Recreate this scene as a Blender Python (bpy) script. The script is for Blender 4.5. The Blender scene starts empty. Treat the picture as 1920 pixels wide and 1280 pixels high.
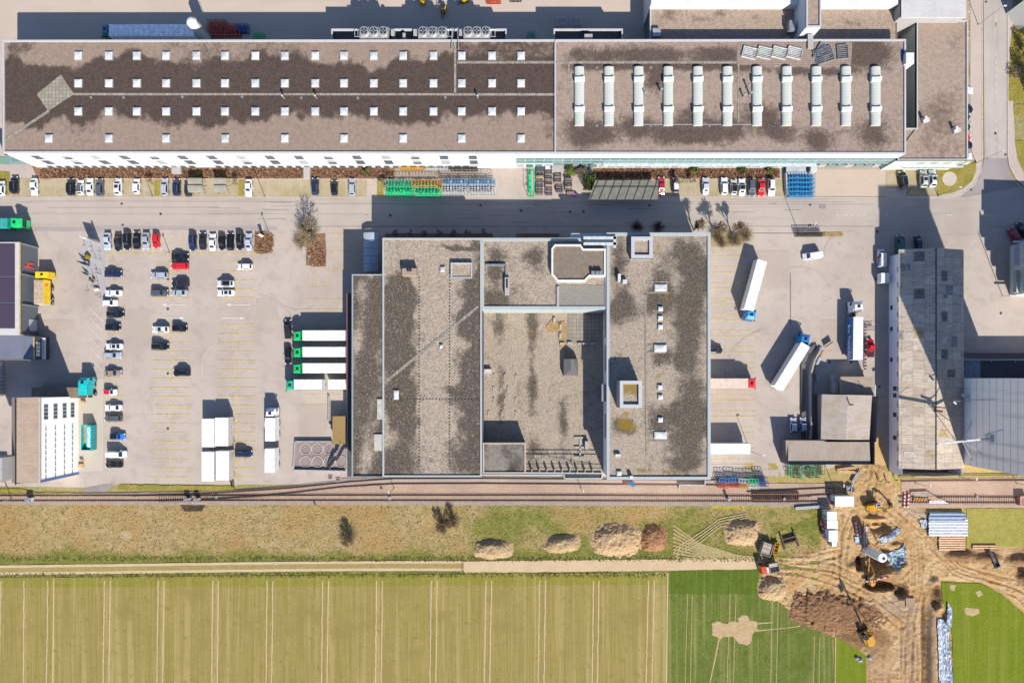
import bpy, bmesh, math, random
from mathutils import noise, Vector, Matrix
R = math.radians
random.seed(7)
scene = bpy.context.scene
COL = scene.collection

# ------------------------------------------------------------------ camera, light, exposure
XN, YN, CH, K = 968.0, 710.0, 155.0, 7.0        # plan point under the drone, flying height, plan units per metre
cam_data = bpy.data.cameras.new('camera'); cam = bpy.data.objects.new('camera', cam_data); COL.objects.link(cam)
cam.location = (0, 0, CH)
cam_data.sensor_width = 36; cam_data.lens = K * CH / 1920 * 36
cam_data.shift_x = (960 - XN) / 1920; cam_data.shift_y = (YN - 640) / 1920
cam_data.clip_start = 1; cam_data.clip_end = 4000
scene.camera = cam
SUN_EL, SUN_AZ = 36.0, 21.0                      # elevation; degrees east of south
world = bpy.data.worlds.new('World'); scene.world = world; world.use_nodes = True
wn = world.node_tree.nodes; wl = world.node_tree.links
sky = wn.new('ShaderNodeTexSky'); sky.sky_type = 'NISHITA'; sky.sun_disc = False
sky.sun_elevation = R(SUN_EL); sky.sun_rotation = R(180 - SUN_AZ); sky.air_density = 1.0; sky.dust_density = 0.6; sky.ozone_density = 1.6
tint = wn.new('ShaderNodeMix'); tint.data_type = 'RGBA'; tint.blend_type = 'MULTIPLY'; tint.inputs[0].default_value = 1; tint.inputs[7].default_value = (.86, .94, 1.12, 1)
wl.new(sky.outputs[0], tint.inputs[6]); wl.new(tint.outputs[2], wn['Background'].inputs[0]); wn['Background'].inputs[1].default_value = 0.085
sd = bpy.data.lights.new('sun', 'SUN'); sd.energy = 4.7; sd.angle = R(0.5); sd.color = (1.0, 0.93, 0.84)
so = bpy.data.objects.new('sun', sd); COL.objects.link(so)
dvec = Vector((math.sin(R(SUN_AZ)) * math.cos(R(SUN_EL)), -math.cos(R(SUN_AZ)) * math.cos(R(SUN_EL)), math.sin(R(SUN_EL))))
so.rotation_euler = dvec.to_track_quat('Z', 'Y').to_euler(); so.location = dvec * 300
vs = scene.view_settings
vs.view_transform = 'Standard'; vs.look = 'None'; vs.gamma = 1; vs.exposure = 0.88; vs.use_curve_mapping = False

# ------------------------------------------------------------------ helpers
def P(px, py, z=0.0):
    s = (1 - z / CH) / K
    return ((px - XN) * s, (YN - py) * s)
def P3(px, py, z=0.0):
    a = P(px, py, z); return (a[0], a[1], z)
def C(r, g, b):
    f = lambda c: (c / 255 / 12.92) if c <= 10 else ((c / 255 + 0.055) / 1.055) ** 2.4
    return (f(r), f(g), f(b), 1)
def A(r, g, b, e=1.78):            # surface colour that shows as this sRGB value under the sun of this scene
    c = C(r, g, b); return (min(c[0] / e, .85), min(c[1] / (e * .965), .85), min(c[2] / (e * .955), .85), 1)

class G:
    """tiny node-graph helper"""
    def __init__(s, name, rough=0.8, metal=0.0, spec=None):
        s.m = bpy.data.materials.new(name); s.m.use_nodes = True
        s.n = s.m.node_tree.nodes; s.l = s.m.node_tree.links
        s.b = s.n['Principled BSDF']; s.b.inputs['Roughness'].default_value = rough; s.b.inputs['Metallic'].default_value = metal
        if spec is not None: s.b.inputs['Specular IOR Level'].default_value = spec
    def geo(s):
        return s.n.new('ShaderNodeNewGeometry').outputs['Position']
    def mapping(s, scale=(1, 1, 1), rot=0, obj=False):
        mp = s.n.new('ShaderNodeMapping'); mp.inputs['Scale'].default_value = scale; mp.inputs['Rotation'].default_value = (0, 0, rot)
        src = s.n.new('ShaderNodeTexCoord').outputs['Object'] if obj else s.geo()
        s.l.new(src, mp.inputs[0]); return mp.outputs[0]
    def noise(s, scale, detail=4, rough=0.55, vec=None, dist=0):
        t = s.n.new('ShaderNodeTexNoise'); t.inputs['Scale'].default_value = scale; t.inputs['Detail'].default_value = detail
        t.inputs['Roughness'].default_value = rough; t.inputs['Distortion'].default_value = dist
        s.l.new(vec if vec is not None else s.geo(), t.inputs['Vector']); return t.outputs['Fac']
    def voro(s, scale, vec=None, feature='F1', out='Color'):
        t = s.n.new('ShaderNodeTexVoronoi'); t.inputs['Scale'].default_value = scale; t.feature = feature
        s.l.new(vec if vec is not None else s.geo(), t.inputs['Vector']); return t.outputs[out]
    def attr(s, name, out='Fac'):
        a = s.n.new('ShaderNodeAttribute'); a.attribute_name = name; return a.outputs[out]
    def math(s, op, a, b=None, c=None):
        t = s.n.new('ShaderNodeMath'); t.operation = op
        for i, v in enumerate((a, b, c)):
            if v is None: continue
            if hasattr(v, 'links'): s.l.new(v, t.inputs[i])
            else: t.inputs[i].default_value = v
        return t.outputs[0]
    def ramp(s, fac, lo, hi):
        t = s.n.new('ShaderNodeMapRange'); t.interpolation_type = 'SMOOTHSTEP'
        t.inputs['From Min'].default_value = lo; t.inputs['From Max'].default_value = hi
        s.l.new(fac, t.inputs['Value']); return t.outputs['Result']
    def mix(s, fac, a, b, mode='MIX'):
        t = s.n.new('ShaderNodeMix'); t.data_type = 'RGBA'; t.blend_type = mode
        for i, v in ((0, fac), (6, a), (7, b)):
            if hasattr(v, 'links'): s.l.new(v, t.inputs[i])
            elif v is not None: t.inputs[i].default_value = v
        return t.outputs[2]
    def wave(s, scale, vec, axis='X', prof='SIN', dist=0):
        t = s.n.new('ShaderNodeTexWave'); t.bands_direction = axis; t.wave_profile = prof
        t.inputs['Scale'].default_value = scale; t.inputs['Distortion'].default_value = dist
        s.l.new(vec, t.inputs['Vector']); return t.outputs['Fac']
    def bump(s, h, dist=0.05, strength=1.0):
        t = s.n.new('ShaderNodeBump'); t.inputs['Distance'].default_value = dist; t.inputs['Strength'].default_value = strength
        s.l.new(h, t.inputs['Height']); s.l.new(t.outputs[0], s.b.inputs['Normal'])
    def col(s, c):
        if hasattr(c, 'links'): s.l.new(c, s.b.inputs['Base Color'])
        else: s.b.inputs['Base Color'].default_value = c
        return s.m

_mc = {}
def plain(name, c, rough=0.6, metal=0.0, var=0.12, spec=None):
    """painted / moulded surface with slight dirt variation"""
    if name in _mc: return _mc[name]
    g = G(name, rough, metal, spec)
    n = g.noise(1.3, 5)
    d = tuple(x * (1 - var * 1.6) for x in c[:3]) + (1,); l = tuple(min(x * (1 + var), .9) for x in c[:3]) + (1,)
    _mc[name] = g.col(g.mix(g.ramp(n, .3, .7), d, l)); return _mc[name]
def paint(name, c):
    if name in _mc: return _mc[name]
    g = G(name, .28, 0.0); g.b.inputs['Coat Weight'].default_value = .35; g.b.inputs['Coat Roughness'].default_value = .08
    n = g.noise(.9, 3); d = tuple(x * .86 for x in c[:3]) + (1,)
    _mc[name] = g.col(g.mix(g.ramp(n, .35, .65), d, c)); return _mc[name]
def glass(name='car_glass', c=(.012, .018, .028, 1), rough=.06):
    if name in _mc: return _mc[name]
    g = G(name, rough, 0, .7); _mc[name] = g.col(c); return _mc[name]

class MB:
    def __init__(s): s.v = []; s.f = []; s.m = []
    def face(s, pts, m=0):
        b = len(s.v); s.v += [tuple(p) for p in pts]; s.f.append(tuple(range(b, b + len(pts)))); s.m.append(m)
    def prism(s, pts, z0, z1, m=0, mt=None, top=True, bottom=True):
        a = sum(pts[i][0] * pts[(i + 1) % len(pts)][1] - pts[(i + 1) % len(pts)][0] * pts[i][1] for i in range(len(pts)))
        if a < 0: pts = pts[::-1]
        n = len(pts); b = len(s.v)
        s.v += [(p[0], p[1], z0) for p in pts] + [(p[0], p[1], z1) for p in pts]
        for i in range(n):
            j = (i + 1) % n; s.f.append((b + i, b + j, b + n + j, b + n + i)); s.m.append(m)
        if top: s.f.append(tuple(range(b + n, b + 2 * n))); s.m.append(m if mt is None else mt)
        if bottom: s.f.append(tuple(range(b + n - 1, b - 1, -1))); s.m.append(m)
        return s
    def box(s, x0, y0, z0, x1, y1, z1, m=0):
        if x0 > x1: x0, x1 = x1, x0
        if y0 > y1: y0, y1 = y1, y0
        if z0 > z1: z0, z1 = z1, z0
        return s.prism([(x0, y0), (x1, y0), (x1, y1), (x0, y1)], z0, z1, m)
    def obox(s, cx, cy, z0, l, w, z1, a=0, m=0):
        c, q = math.cos(a), math.sin(a)
        pts = [(cx + x * c - y * q, cy + x * q + y * c) for x, y in ((-l / 2, -w / 2), (l / 2, -w / 2), (l / 2, w / 2), (-l / 2, w / 2))]
        return s.prism(pts, z0, z1, m)
    def cyl(s, cx, cy, z0, z1, r, n=16, m=0, r2=None):
        r2 = r if r2 is None else r2; b = len(s.v)
        for rr, z in ((r, z0), (r2, z1)):
            s.v += [(cx + rr * math.cos(2 * math.pi * i / n), cy + rr * math.sin(2 * math.pi * i / n), z) for i in range(n)]
        for i in range(n):
            j = (i + 1) % n; s.f.append((b + i, b + j, b + n + j, b + n + i)); s.m.append(m)
        s.f.append(tuple(range(b + n, b + 2 * n))); s.m.append(m); s.f.append(tuple(range(b + n - 1, b - 1, -1))); s.m.append(m)
        return s
    def tube(s, p0, p1, r, n=6, m=0, r2=None):
        p0 = Vector(p0); p1 = Vector(p1); d = p1 - p0
        if d.length < 1e-5: return s
        d.normalize(); u = d.orthogonal().normalized(); w = d.cross(u); r2 = r if r2 is None else r2; b = len(s.v)
        for p, rr in ((p0, r), (p1, r2)):
            for i in range(n):
                a = 2 * math.pi * i / n; s.v.append(tuple(p + (u * math.cos(a) + w * math.sin(a)) * rr))
        for i in range(n):
            j = (i + 1) % n; s.f.append((b + i, b + j, b + n + j, b + n + i)); s.m.append(m)
        s.f.append(tuple(range(b + n, b + 2 * n))); s.m.append(m); s.f.append(tuple(range(b + n - 1, b - 1, -1))); s.m.append(m)
        return s
    def beam(s, p0, p1, w, h, m=0):
        """rectangular bar between two points"""
        p0 = Vector(p0); p1 = Vector(p1); d = (p1 - p0)
        if d.length < 1e-5: return s
        d.normalize(); up = Vector((0, 0, 1))
        if abs(d.z) > .95: up = Vector((0, 1, 0))
        u = d.cross(up).normalized() * w / 2; v = u.cross(d).normalized() * h / 2; b = len(s.v)
        for p in (p0, p1):
            for a, c in ((-1, -1), (1, -1), (1, 1), (-1, 1)): s.v.append(tuple(p + u * a + v * c))
        for q in ((0, 1, 5, 4), (1, 2, 6, 5), (2, 3, 7, 6), (3, 0, 4, 7), (3, 2, 1, 0), (4, 5, 6, 7)):
            s.f.append(tuple(b + i for i in q)); s.m.append(m)
        return s
    def loft(s, rings, m=0, closed=True, caps=True):
        n = len(rings[0]); b = len(s.v)
        for r in rings: s.v += [tuple(p) for p in r]
        for k in range(len(rings) - 1):
            for i in range(n if closed else n - 1):
                j = (i + 1) % n; s.f.append((b + k * n + i, b + k * n + j, b + (k + 1) * n + j, b + (k + 1) * n + i)); s.m.append(m)
        if caps and closed:
            s.f.append(tuple(b + i for i in range(n - 1, -1, -1))); s.m.append(m)
            s.f.append(tuple(b + (len(rings) - 1) * n + i for i in range(n))); s.m.append(m)
        return s
    def build(s, name, mats, parent=None, world=True, smooth=False, link_obj=False, recalc=False):
        me = bpy.data.meshes.new(name)
        off = parent.location if (parent is not None and world) else Vector((0, 0, 0))
        if parent is not None and world and parent.parent is not None: off = off + parent.parent.location
        me.from_pydata([(x - off.x, y - off.y, z - off.z) for x, y, z in s.v], [], s.f)
        if not isinstance(mats, (list, tuple)): mats = [mats]
        for q in mats: me.materials.append(q)
        me.polygons.foreach_set('material_index', s.m)
        if smooth: me.polygons.foreach_set('use_smooth', [True] * len(me.polygons))
        if recalc:
            bm = bmesh.new(); bm.from_mesh(me); bmesh.ops.recalc_face_normals(bm, faces=bm.faces); bm.to_mesh(me); bm.free()
        me.update()
        o = bpy.data.objects.new(name, me); COL.objects.link(o)
        if parent is not None: o.parent = parent
        if link_obj:
            o.material_slots[0].link = 'OBJECT'; o.material_slots[0].material = mats[0]
        return o

def tag(o, label=None, cat=None, group=None, kind=None):
    if label: o['label'] = label
    if cat: o['category'] = cat
    if group: o['group'] = group
    if kind: o['kind'] = kind
    return o
def thing(name, label, cat, loc=(0, 0, 0), rz=0, group=None):
    o = bpy.data.objects.new(name, None); o.empty_display_size = .5; COL.objects.link(o)
    o.location = (loc[0], loc[1], loc[2] if len(loc) > 2 else 0); o.rotation_euler = (0, 0, rz)
    return tag(o, label, cat, group)
KIDS = {}
def kids(o): return [c for c in bpy.data.objects if c.parent == o]
def dup(root, loc, rz, label=None, group=None):
    if root.name not in KIDS: KIDS[root.name] = [(c, kids(c)) for c in kids(root)]
    r = root.copy(); COL.objects.link(r); r.location = loc; r.rotation_euler = (0, 0, rz)
    if label: r['label'] = label
    if group: r['group'] = group
    out = {}
    for ch, gs in KIDS[root.name]:
        c = ch.copy(); COL.objects.link(c); c.parent = r; out.setdefault(ch.name.split('.')[0], []).append(c)
        for g in gs:
            d = g.copy(); COL.objects.link(d); d.parent = c
    return r, out
ORD = ['first', 'second', 'third', 'fourth', 'fifth', 'sixth', 'seventh', 'eighth', 'ninth', 'tenth', 'eleventh', 'twelfth', 'thirteenth', 'fourteenth', 'fifteenth', 'sixteenth', 'seventeenth']

def text_mesh(name, body, size, mat, depth=0.02, bold=0.0):
    cu = bpy.data.curves.new(name, 'FONT'); cu.body = body; cu.size = size; cu.extrude = depth; cu.align_x = 'CENTER'; cu.align_y = 'CENTER'; cu.offset = bold
    t = bpy.data.objects.new(name, cu); COL.objects.link(t)
    dg = bpy.context.evaluated_depsgraph_get(); me = bpy.data.meshes.new_from_object(t.evaluated_get(dg))
    bpy.data.objects.remove(t); bpy.data.curves.remove(cu)
    me.materials.clear(); me.materials.append(mat)
    o = bpy.data.objects.new(name, me); COL.objects.link(o); return o

def ss(x, a, b):
    if a == b: return 1.0 if x > a else 0.0
    t = max(0, min(1, (x - a) / (b - a))); return t * t * (3 - 2 * t)
def sb(x, y, x0, y0, x1, y1, s=6):
    return ss(x, x0 - s, x0 + s) * (1 - ss(x, x1 - s, x1 + s)) * ss(y, y0 - s, y0 + s) * (1 - ss(y, y1 - s, y1 + s))
def bl(x, y, cx, cy, rx, ry):
    d = ((x - cx) / rx) ** 2 + ((y - cy) / ry) ** 2
    return math.exp(-d * .8) if d < 9 else 0.0

# ------------------------------------------------------------------ ground materials
def m_asphalt(name, base, dark, streak=(0.02, 0.5, 1), amt=.5, speck=.25):
    g = G(name, .9, spec=.25)
    big = g.noise(.06, 5, .6); st = g.noise(1.0, 4, .6, g.mapping(streak)); fine = g.noise(2.2, 3, .7); dots = g.noise(9, 2, .5)
    c = g.mix(g.math('MULTIPLY', g.ramp(big, .35, .75), amt), base, dark)
    c = g.mix(g.math('MULTIPLY', g.ramp(st, .48, .72), amt * .8), c, dark)
    c = g.mix(g.math('MULTIPLY', g.ramp(fine, .4, .8), speck), c, tuple(x * .8 for x in dark[:3]) + (1,))
    c = g.mix(g.math('MULTIPLY', g.ramp(dots, .56, .7), speck * .8), c, tuple(min(1, x * 1.15) for x in base[:3]) + (1,))
    cr = g.voro(.09, feature='DISTANCE_TO_EDGE', out='Distance', vec=None)
    g.bump(dots, .01, .4)
    return g.col(c)
M_YARD = m_asphalt('yard_asphalt', A(214, 197, 183), A(187, 170, 157), (.3, .35, 1), .75, .28)
M_ROAD = m_asphalt('road_asphalt', A(208, 193, 179), A(178, 164, 154), (.03, .55, 1), .65, .28)
M_ROAD_N = m_asphalt('side_road_asphalt', A(214, 199, 187), A(180, 168, 160), (.5, .03, 1), .8, .25)
M_PAVE = m_asphalt('pavement_slabs', A(216, 197, 184), A(196, 178, 166), (.2, .2, 1), .5, .2)
M_CONC = m_asphalt('concrete_slab', A(218, 204, 186), A(202, 186, 168), (.3, .3, 1), .5, .18)
M_YNORTH = m_asphalt('north_yard_asphalt', A(222, 202, 184), A(206, 184, 166), (.04, .4, 1), .6, .2)
M_DARKASP = m_asphalt('old_dark_asphalt', A(184, 170, 166), A(150, 138, 138), (.1, .1, 1), .9, .3)
def m_bays():
    g = G('grass_paver_bays', .95, spec=.1)
    n = g.noise(.35, 5, .6); f = g.noise(3.5, 3, .7)
    c = g.mix(g.ramp(n, .35, .7), A(201, 182, 156), A(184, 168, 128))
    c = g.mix(g.math('MULTIPLY', g.ramp(f, .45, .7), .45), c, A(160, 150, 105))
    return g.col(c)
M_BAYS = m_bays()
def m_soil(name, a, b, c3, s1=.5, s2=3.0, bump=.15, dry=None):
    g = G(name, 1.0, spec=.05)
    n = g.noise(s1, 6, .65); f = g.noise(s2, 5, .7)
    c = g.mix(g.ramp(n, .32, .68), a, b); c = g.mix(g.math('MULTIPLY', g.ramp(f, .42, .66), .75), c, c3)
    g.bump(f, bump, .8); return g.col(c)
M_MULCH = m_soil('mulch_bed', A(166, 124, 98), A(140, 102, 82), A(186, 140, 108), .5, 4, .2)
M_TRACK = m_soil('dirt_track', A(228, 198, 158), A(214, 184, 142), A(235, 208, 172), .25, 2.4, .04)
M_SAND = m_soil('excavated_sand', A(214, 170, 118), A(196, 150, 104), A(226, 188, 140), .3, 1.8, .12)
M_HEAPL = m_soil('dry_subsoil', A(218, 186, 144), A(204, 170, 128), A(186, 150, 112), .35, 2.0, .1)
M_HEAPG = m_soil('grey_topsoil', A(210, 182, 142), A(194, 164, 124), A(176, 146, 110), .4, 2.0, .1)
M_HEAPD = m_soil('moist_brown_soil', A(160, 122, 90), A(134, 98, 70), A(186, 144, 108), .25, 1.6, .2)
M_HEAPR = m_soil('red_brown_soil', A(184, 136, 100), A(150, 104, 74), A(204, 156, 118), .5, 2.4, .3)
def m_meadow():
    g = G('meadow_grass', 1.0, spec=.05)
    gr = g.attr('green'); n = g.noise(.12, 6, .62); f = g.noise(1.6, 6, .72); f2 = g.noise(.55, 4, .6)
    dry = g.mix(g.ramp(f2, .35, .68), A(206, 176, 130), A(180, 158, 100))
    dry = g.mix(g.ramp(g.noise(.07, 4), .42, .68), dry, A(196, 160, 104))
    green = g.mix(g.ramp(f2, .35, .65), A(156, 150, 80), A(132, 134, 60))
    k = g.math('ADD', gr, g.math('MULTIPLY', g.math('SUBTRACT', n, .5), 1.5))
    k = g.math('ADD', k, g.math('MULTIPLY', g.math('SUBTRACT', f, .5), .8))
    c = g.mix(g.ramp(k, .3, .85), dry, green)
    yel = g.attr('yellow')
    c = g.mix(g.ramp(g.math('ADD', yel, g.math('MULTIPLY', g.math('SUBTRACT', f, .5), 1.2)), .45, .7), c, A(214, 190, 58))
    bare = g.attr('bare')
    c = g.mix(g.ramp(g.math('ADD', bare, g.math('MULTIPLY', g.math('SUBTRACT', f, .5), .9)), .4, .75), c, A(212, 186, 146))
    c = g.mix(g.math('MULTIPLY', g.ramp(f, .56, .74), .5), c, A(118, 98, 50))
    g.bump(f, .5, .8); return g.col(c)
M_MEADOW = m_meadow()
def m_field(name, a, b, line, rot, dens=1.0, gs=.8):
    g = G(name, 1.0, spec=.05)
    v = g.mapping((1, 1, 1), rot)
    rows = g.noise(1.0, 3, .6, g.mapping((3.2, .05, 1), rot)); rows2 = g.noise(1.0, 2, .6, g.mapping((.55, .012, 1), rot))
    f = g.noise(3.6, 4, .8); n = g.noise(.1, 5, .6); cl = g.noise(.5, 4, .6)
    c = g.mix(g.ramp(rows, .38, .62), a, b)
    c = g.mix(g.math('MULTIPLY', g.ramp(rows2, .5, .7), .55), c, line)
    c = g.mix(g.math('MULTIPLY', g.ramp(f, .48, .64), .7), c, line)
    c = g.mix(g.math('MULTIPLY', g.ramp(cl, .56, .72), gs), c, b)
    c = g.mix(g.math('MULTIPLY', g.ramp(n, .52, .7), gs), c, tuple(x * .86 for x in a[:3]) + (1,)); mo_ = g.noise(.33, 6, .75); c = g.mix(g.math('MULTIPLY', g.ramp(mo_, .5, .7), .22), c, line)
    g.bump(f, .25, .7); return g.col(c)
M_FIELD = m_field('winter_crop', A(176, 156, 92), A(152, 140, 70), A(208, 184, 126), .012)
M_HEAD = m_field('headland_crop', A(162, 152, 66), A(142, 138, 54), A(196, 176, 108), .012)
M_GREEN = m_field('green_crop', A(112, 128, 52), A(92, 112, 40), A(184, 176, 112), .022, gs=.8)
M_GREEND = m_field('dense_green_crop', A(104, 126, 42), A(90, 112, 34), A(140, 150, 76), .022)
M_GREENR = m_field('lush_green_crop', A(132, 146, 36), A(118, 134, 32), A(166, 168, 80), .015, gs=.4)
M_DRYPATCH = m_soil('bare_dry_patch', A(226, 194, 156), A(206, 178, 134), A(170, 150, 96), .8, 2.6, .1)
def m_ballast():
    g = G('ballast', 1.0, spec=.1)
    f = g.voro(4.5); n = g.noise(.15, 5); n2 = g.noise(3, 4, .7)
    c = g.mix(g.ramp(n, .35, .65), A(220, 188, 164), A(204, 174, 152)); c = g.mix(g.math('MULTIPLY', g.ramp(n2, .4, .68), .6), c, A(150, 124, 108))
    c = g.mix(.06, c, f, 'MULTIPLY'); g.bump(n2, .08, .6); return g.col(c)
M_BALLAST = m_ballast()
M_BALL2 = m_soil('ballast_shoulder', A(184, 168, 156), A(162, 148, 138), A(206, 190, 174), .5, 4, .2)
M_RAIL = plain('rail_steel', A(112, 84, 72), .55, .6)
M_SLEEP = plain('sleeper', A(196, 166, 144), .9)
M_YEL = plain('yellow_marking', A(240, 210, 110), .8, var=.2)
M_WHT = plain('white_marking', A(244, 236, 222), .8, var=.1)
M_LINE = plain('joint_line', A(140, 126, 118), .9)

# ------------------------------------------------------------------ sheets
def resample(pts, step, jit, seed, closed=True):
    out = []; n = len(pts)
    for i in range(n if closed else n - 1):
        a = pts[i]; b = pts[(i + 1) % n]; L = math.hypot(b[0] - a[0], b[1] - a[1]); k = max(1, int(L / step))
        for j in range(k):
            t = j / k; x = a[0] + (b[0] - a[0]) * t; y = a[1] + (b[1] - a[1]) * t
            nv = noise.noise_vector(Vector((x * .09, y * .09, seed))) * jit + noise.noise_vector(Vector((x * .35, y * .35, seed + 5))) * jit * .5
            out.append((x + nv.x, y + nv.y))
    return out
LV = [0]
def sheet(name, pts, z, mat, jit=0, step=6, seed=1, label=None, kind='structure', parent=None):
    if jit: pts = resample(pts, step, jit, seed)
    bm = bmesh.new(); vsx = [bm.verts.new((*P(x, y), z)) for x, y in pts]; f = bm.faces.new(vsx)
    if f.normal.z < 0: pass
    bmesh.ops.triangulate(bm, faces=bm.faces); bm.normal_update()
    for f in bm.faces:
        if f.normal.z < 0: f.normal_flip()
    me = bpy.data.meshes.new(name); bm.to_mesh(me); bm.free(); me.materials.append(mat)
    o = bpy.data.objects.new(name, me); COL.objects.link(o)
    if parent: o.parent = parent
    elif kind: o['kind'] = kind
    if label: o['label'] = label
    return o
def ribbon(name, line, w, z, mat, jit=0, seed=0):
    pts = resample(line, 4, 0, 0, closed=False) + [line[-1]]; b = MB(); L = []
    for i, p in enumerate(pts):
        a = pts[max(0, i - 1)]; c = pts[min(len(pts) - 1, i + 1)]; d = math.hypot(c[0] - a[0], c[1] - a[1]) or 1; n = (-(c[1] - a[1]) / d, (c[0] - a[0]) / d)
        ww = w * (1 + jit * noise.noise(Vector((p[0] * .2, p[1] * .2, seed)))) / 2; L.append((*P(p[0] - n[0] * ww, p[1] - n[1] * ww), z)); L.append((*P(p[0] + n[0] * ww, p[1] + n[1] * ww), z))
    b.v = L
    for i in range(len(pts) - 1): b.f.append((2 * i, 2 * i + 1, 2 * i + 3, 2 * i + 2)); b.m.append(0)
    o = b.build(name, mat, recalc=True); o['kind'] = 'structure'; return o
def rect(x0, y0, x1, y1): return [(x0, y0), (x1, y0), (x1, y1), (x0, y1)]

# base ground with an opening where the dug-over site lies
SX0, SY0, SX1, SY1 = 1396, 868, 2060, 1420      # site heightfield extent
def ring_ground():
    b = MB(); X = [-6000, SX0, SX1, 8000]; Y = [-5000, SY0, SY1, 7000]
    for i in range(3):
        for j in range(3):
            if i == 1 and j == 1: continue
            p = [(*P(X[i], Y[j + 1]), -.12), (*P(X[i + 1], Y[j + 1]), -.12), (*P(X[i + 1], Y[j]), -.12), (*P(X[i], Y[j]), -.12)]
            b.face(p)
    o = b.build('ground', m_soil('open_ground', A(176, 160, 110), A(150, 146, 84), A(196, 176, 128), .1, 1.5, .2)); o['kind'] = 'structure'
ring_ground()
sheet('yard', [(-400, 300), (1700, 300), (1700, 380), (2300, 380), (2300, 865), (1690, 867), (1640, 872), (1590, 872), (1396, 906), (1396, 896), (640, 908), (440, 908), (225, 906), (190, 914), (60, 912), (-400, 905)], -.06, M_YARD)
sheet('north_yard', rect(-400, -500, 1830, 300), -.055, M_YNORTH)
sheet('road', [(-400, 372), (1762, 372), (1800, 362), (1836, 335), (1848, 300), (1888, 300), (1896, 332), (1920, 352), (2300, 380), (2300, 455), (1640, 437), (1400, 425), (-400, 424)], -.04, M_ROAD)
sheet('side_road', [(1841, -500), (1888, -500), (1889, 300), (1846, 300)], -.035, M_ROAD_N)
sheet('road_mouth', [(1846, 296), (1889, 296), (1894, 325), (1912, 350), (1800, 372), (1836, 335)], -.03, M_DARKASP, 2, 5)
sheet('footpath', [(1819, -500), (1841, -500), (1841, 305), (1836, 330), (1822, 350), (1800, 364), (1770, 371), (1690, 372), (1690, 367), (1757, 367), (1780, 362), (1808, 345), (1826, 320), (1830, 300), (1819, 300)], .04, M_PAVE)
sheet('footpath', [(1889, -500), (1899, -500), (1899, 180), (1903, 270), (1908, 300), (1925, 330), (2300, 345), (2300, 362), (1920, 350), (1902, 330), (1892, 305), (1890, 290)], .04, M_PAVE)
# kerbs as raised strips
def strip(pts, w, z0, z1, name, mat, kind='structure', label=None, cat=None, parent=None):
    b = MB()
    q = [P(*p) for p in pts]
    for i in range(len(q) - 1): b.beam((q[i][0], q[i][1], (z0 + z1) / 2), (q[i + 1][0], q[i + 1][1], (z0 + z1) / 2), w, z1 - z0)
    o = b.build(name, mat, parent)
    if parent is None: tag(o, label, cat, None, kind)
    return o
M_KERB = plain('kerb_stone', A(228, 212, 196), .85)
strip([(1841, -300), (1841.5, 300), (1838, 325), (1826, 347), (1805, 362), (1782, 369), (1745, 371.5), (1682, 371)], .22, -.03, .09, 'kerb', M_KERB)
strip([(1889, -300), (1889.5, 290), (1893, 312), (1904, 333), (1921, 348), (1960, 356)], .22, -.03, .09, 'kerb', M_KERB)
strip([(-200, 369.5), (722, 369.5)], .12, -.05, .0, 'kerb', M_KERB)
strip([(50, 423.5), (165, 424)], .12, -.05, .0, 'kerb', M_KERB)
# darker strip and thin longitudinal joints in the street
sheet('road_edge_band', [(52, 425), (170, 426), (200, 423), (520, 424), (520, 432), (200, 431), (166, 434), (54, 433)], -.034, m_asphalt('street_patch', A(190, 175, 170), A(170, 156, 152), (.05, .4, 1), .6, .3))
for i, (x0, y0, x1, y1, w) in enumerate([(55, 377, 560, 378, .08), (560, 382, 1640, 383, .08), (90, 389, 410, 388.5, .1), (600, 424.5, 1640, 424, .1), (1330, 437, 1490, 437.3, .18), (1520, 368.5, 1660, 368.8, .12), (0, 400, 900, 402, .05), (1000, 378, 1600, 379, .06)]):
    strip([(x0, y0), (x1, y1)], w, -.036, -.024, 'road_joint', M_LINE)
rs = random.Random(3)
sheet('tar_patch', [(1440 + 95, 383), (1536, 391), (1548, 392), (1549, 383)], -.03, M_DARKASP)
for i in range(26):
    x = rs.uniform(0, 1640); y = rs.uniform(376, 420); L = rs.uniform(8, 60)
    sheet('tar_patch', [(x, y), (x + L, y + rs.uniform(-.6, .6)), (x + L, y + rs.uniform(.6, 2.4)), (x, y + rs.uniform(.6, 2))], -.0325 + i * .0003, M_DARKASP, 1.0, 4, i)
# bays, beds, lawns
sheet('parking_bays', rect(22, 335, 688, 368.5), -.02, M_BAYS); sheet('parking_bays', rect(1236, 335, 1478, 368.5), -.02, M_BAYS)
sheet('parking_bays', rect(1662, 318, 1712, 352), -.02, M_BAYS); sheet('parking_bays', [(1712, 318), (1756, 320), (1757, 366), (1700, 366), (1712, 350)], -.02, M_BAYS)
sheet('parking_bays', rect(1780, -60, 1819, 305), -.02, M_BAYS)
sheet('planting_bed', [(60, 310), (740, 310), (740, 334), (70, 335)], .02, M_MULCH, .6, 6, 2); sheet('planting_bed', [(1112, 310), (1462, 310), (1462, 333), (1240, 336), (1112, 338)], .02, M_MULCH, .6, 6, 3)
strip([(100, 335.5), (700, 336)], .14, -.05, .06, 'bed_edging', M_KERB); strip([(1236, 336.5), (1470, 335)], .14, -.05, .06, 'bed_edging', M_KERB)
def m_lawn():
    g = G('lawn_grass', 1, spec=.05); f = g.noise(2.2, 5, .7); n = g.noise(.3, 4)
    c = g.mix(g.ramp(n, .35, .65), A(160, 150, 66), A(186, 162, 92)); c = g.mix(g.math('MULTIPLY', g.ramp(f, .45, .7), .7), c, A(120, 122, 44)); g.bump(f, .2); return g.col(c)
M_LAWN = m_lawn()
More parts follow.
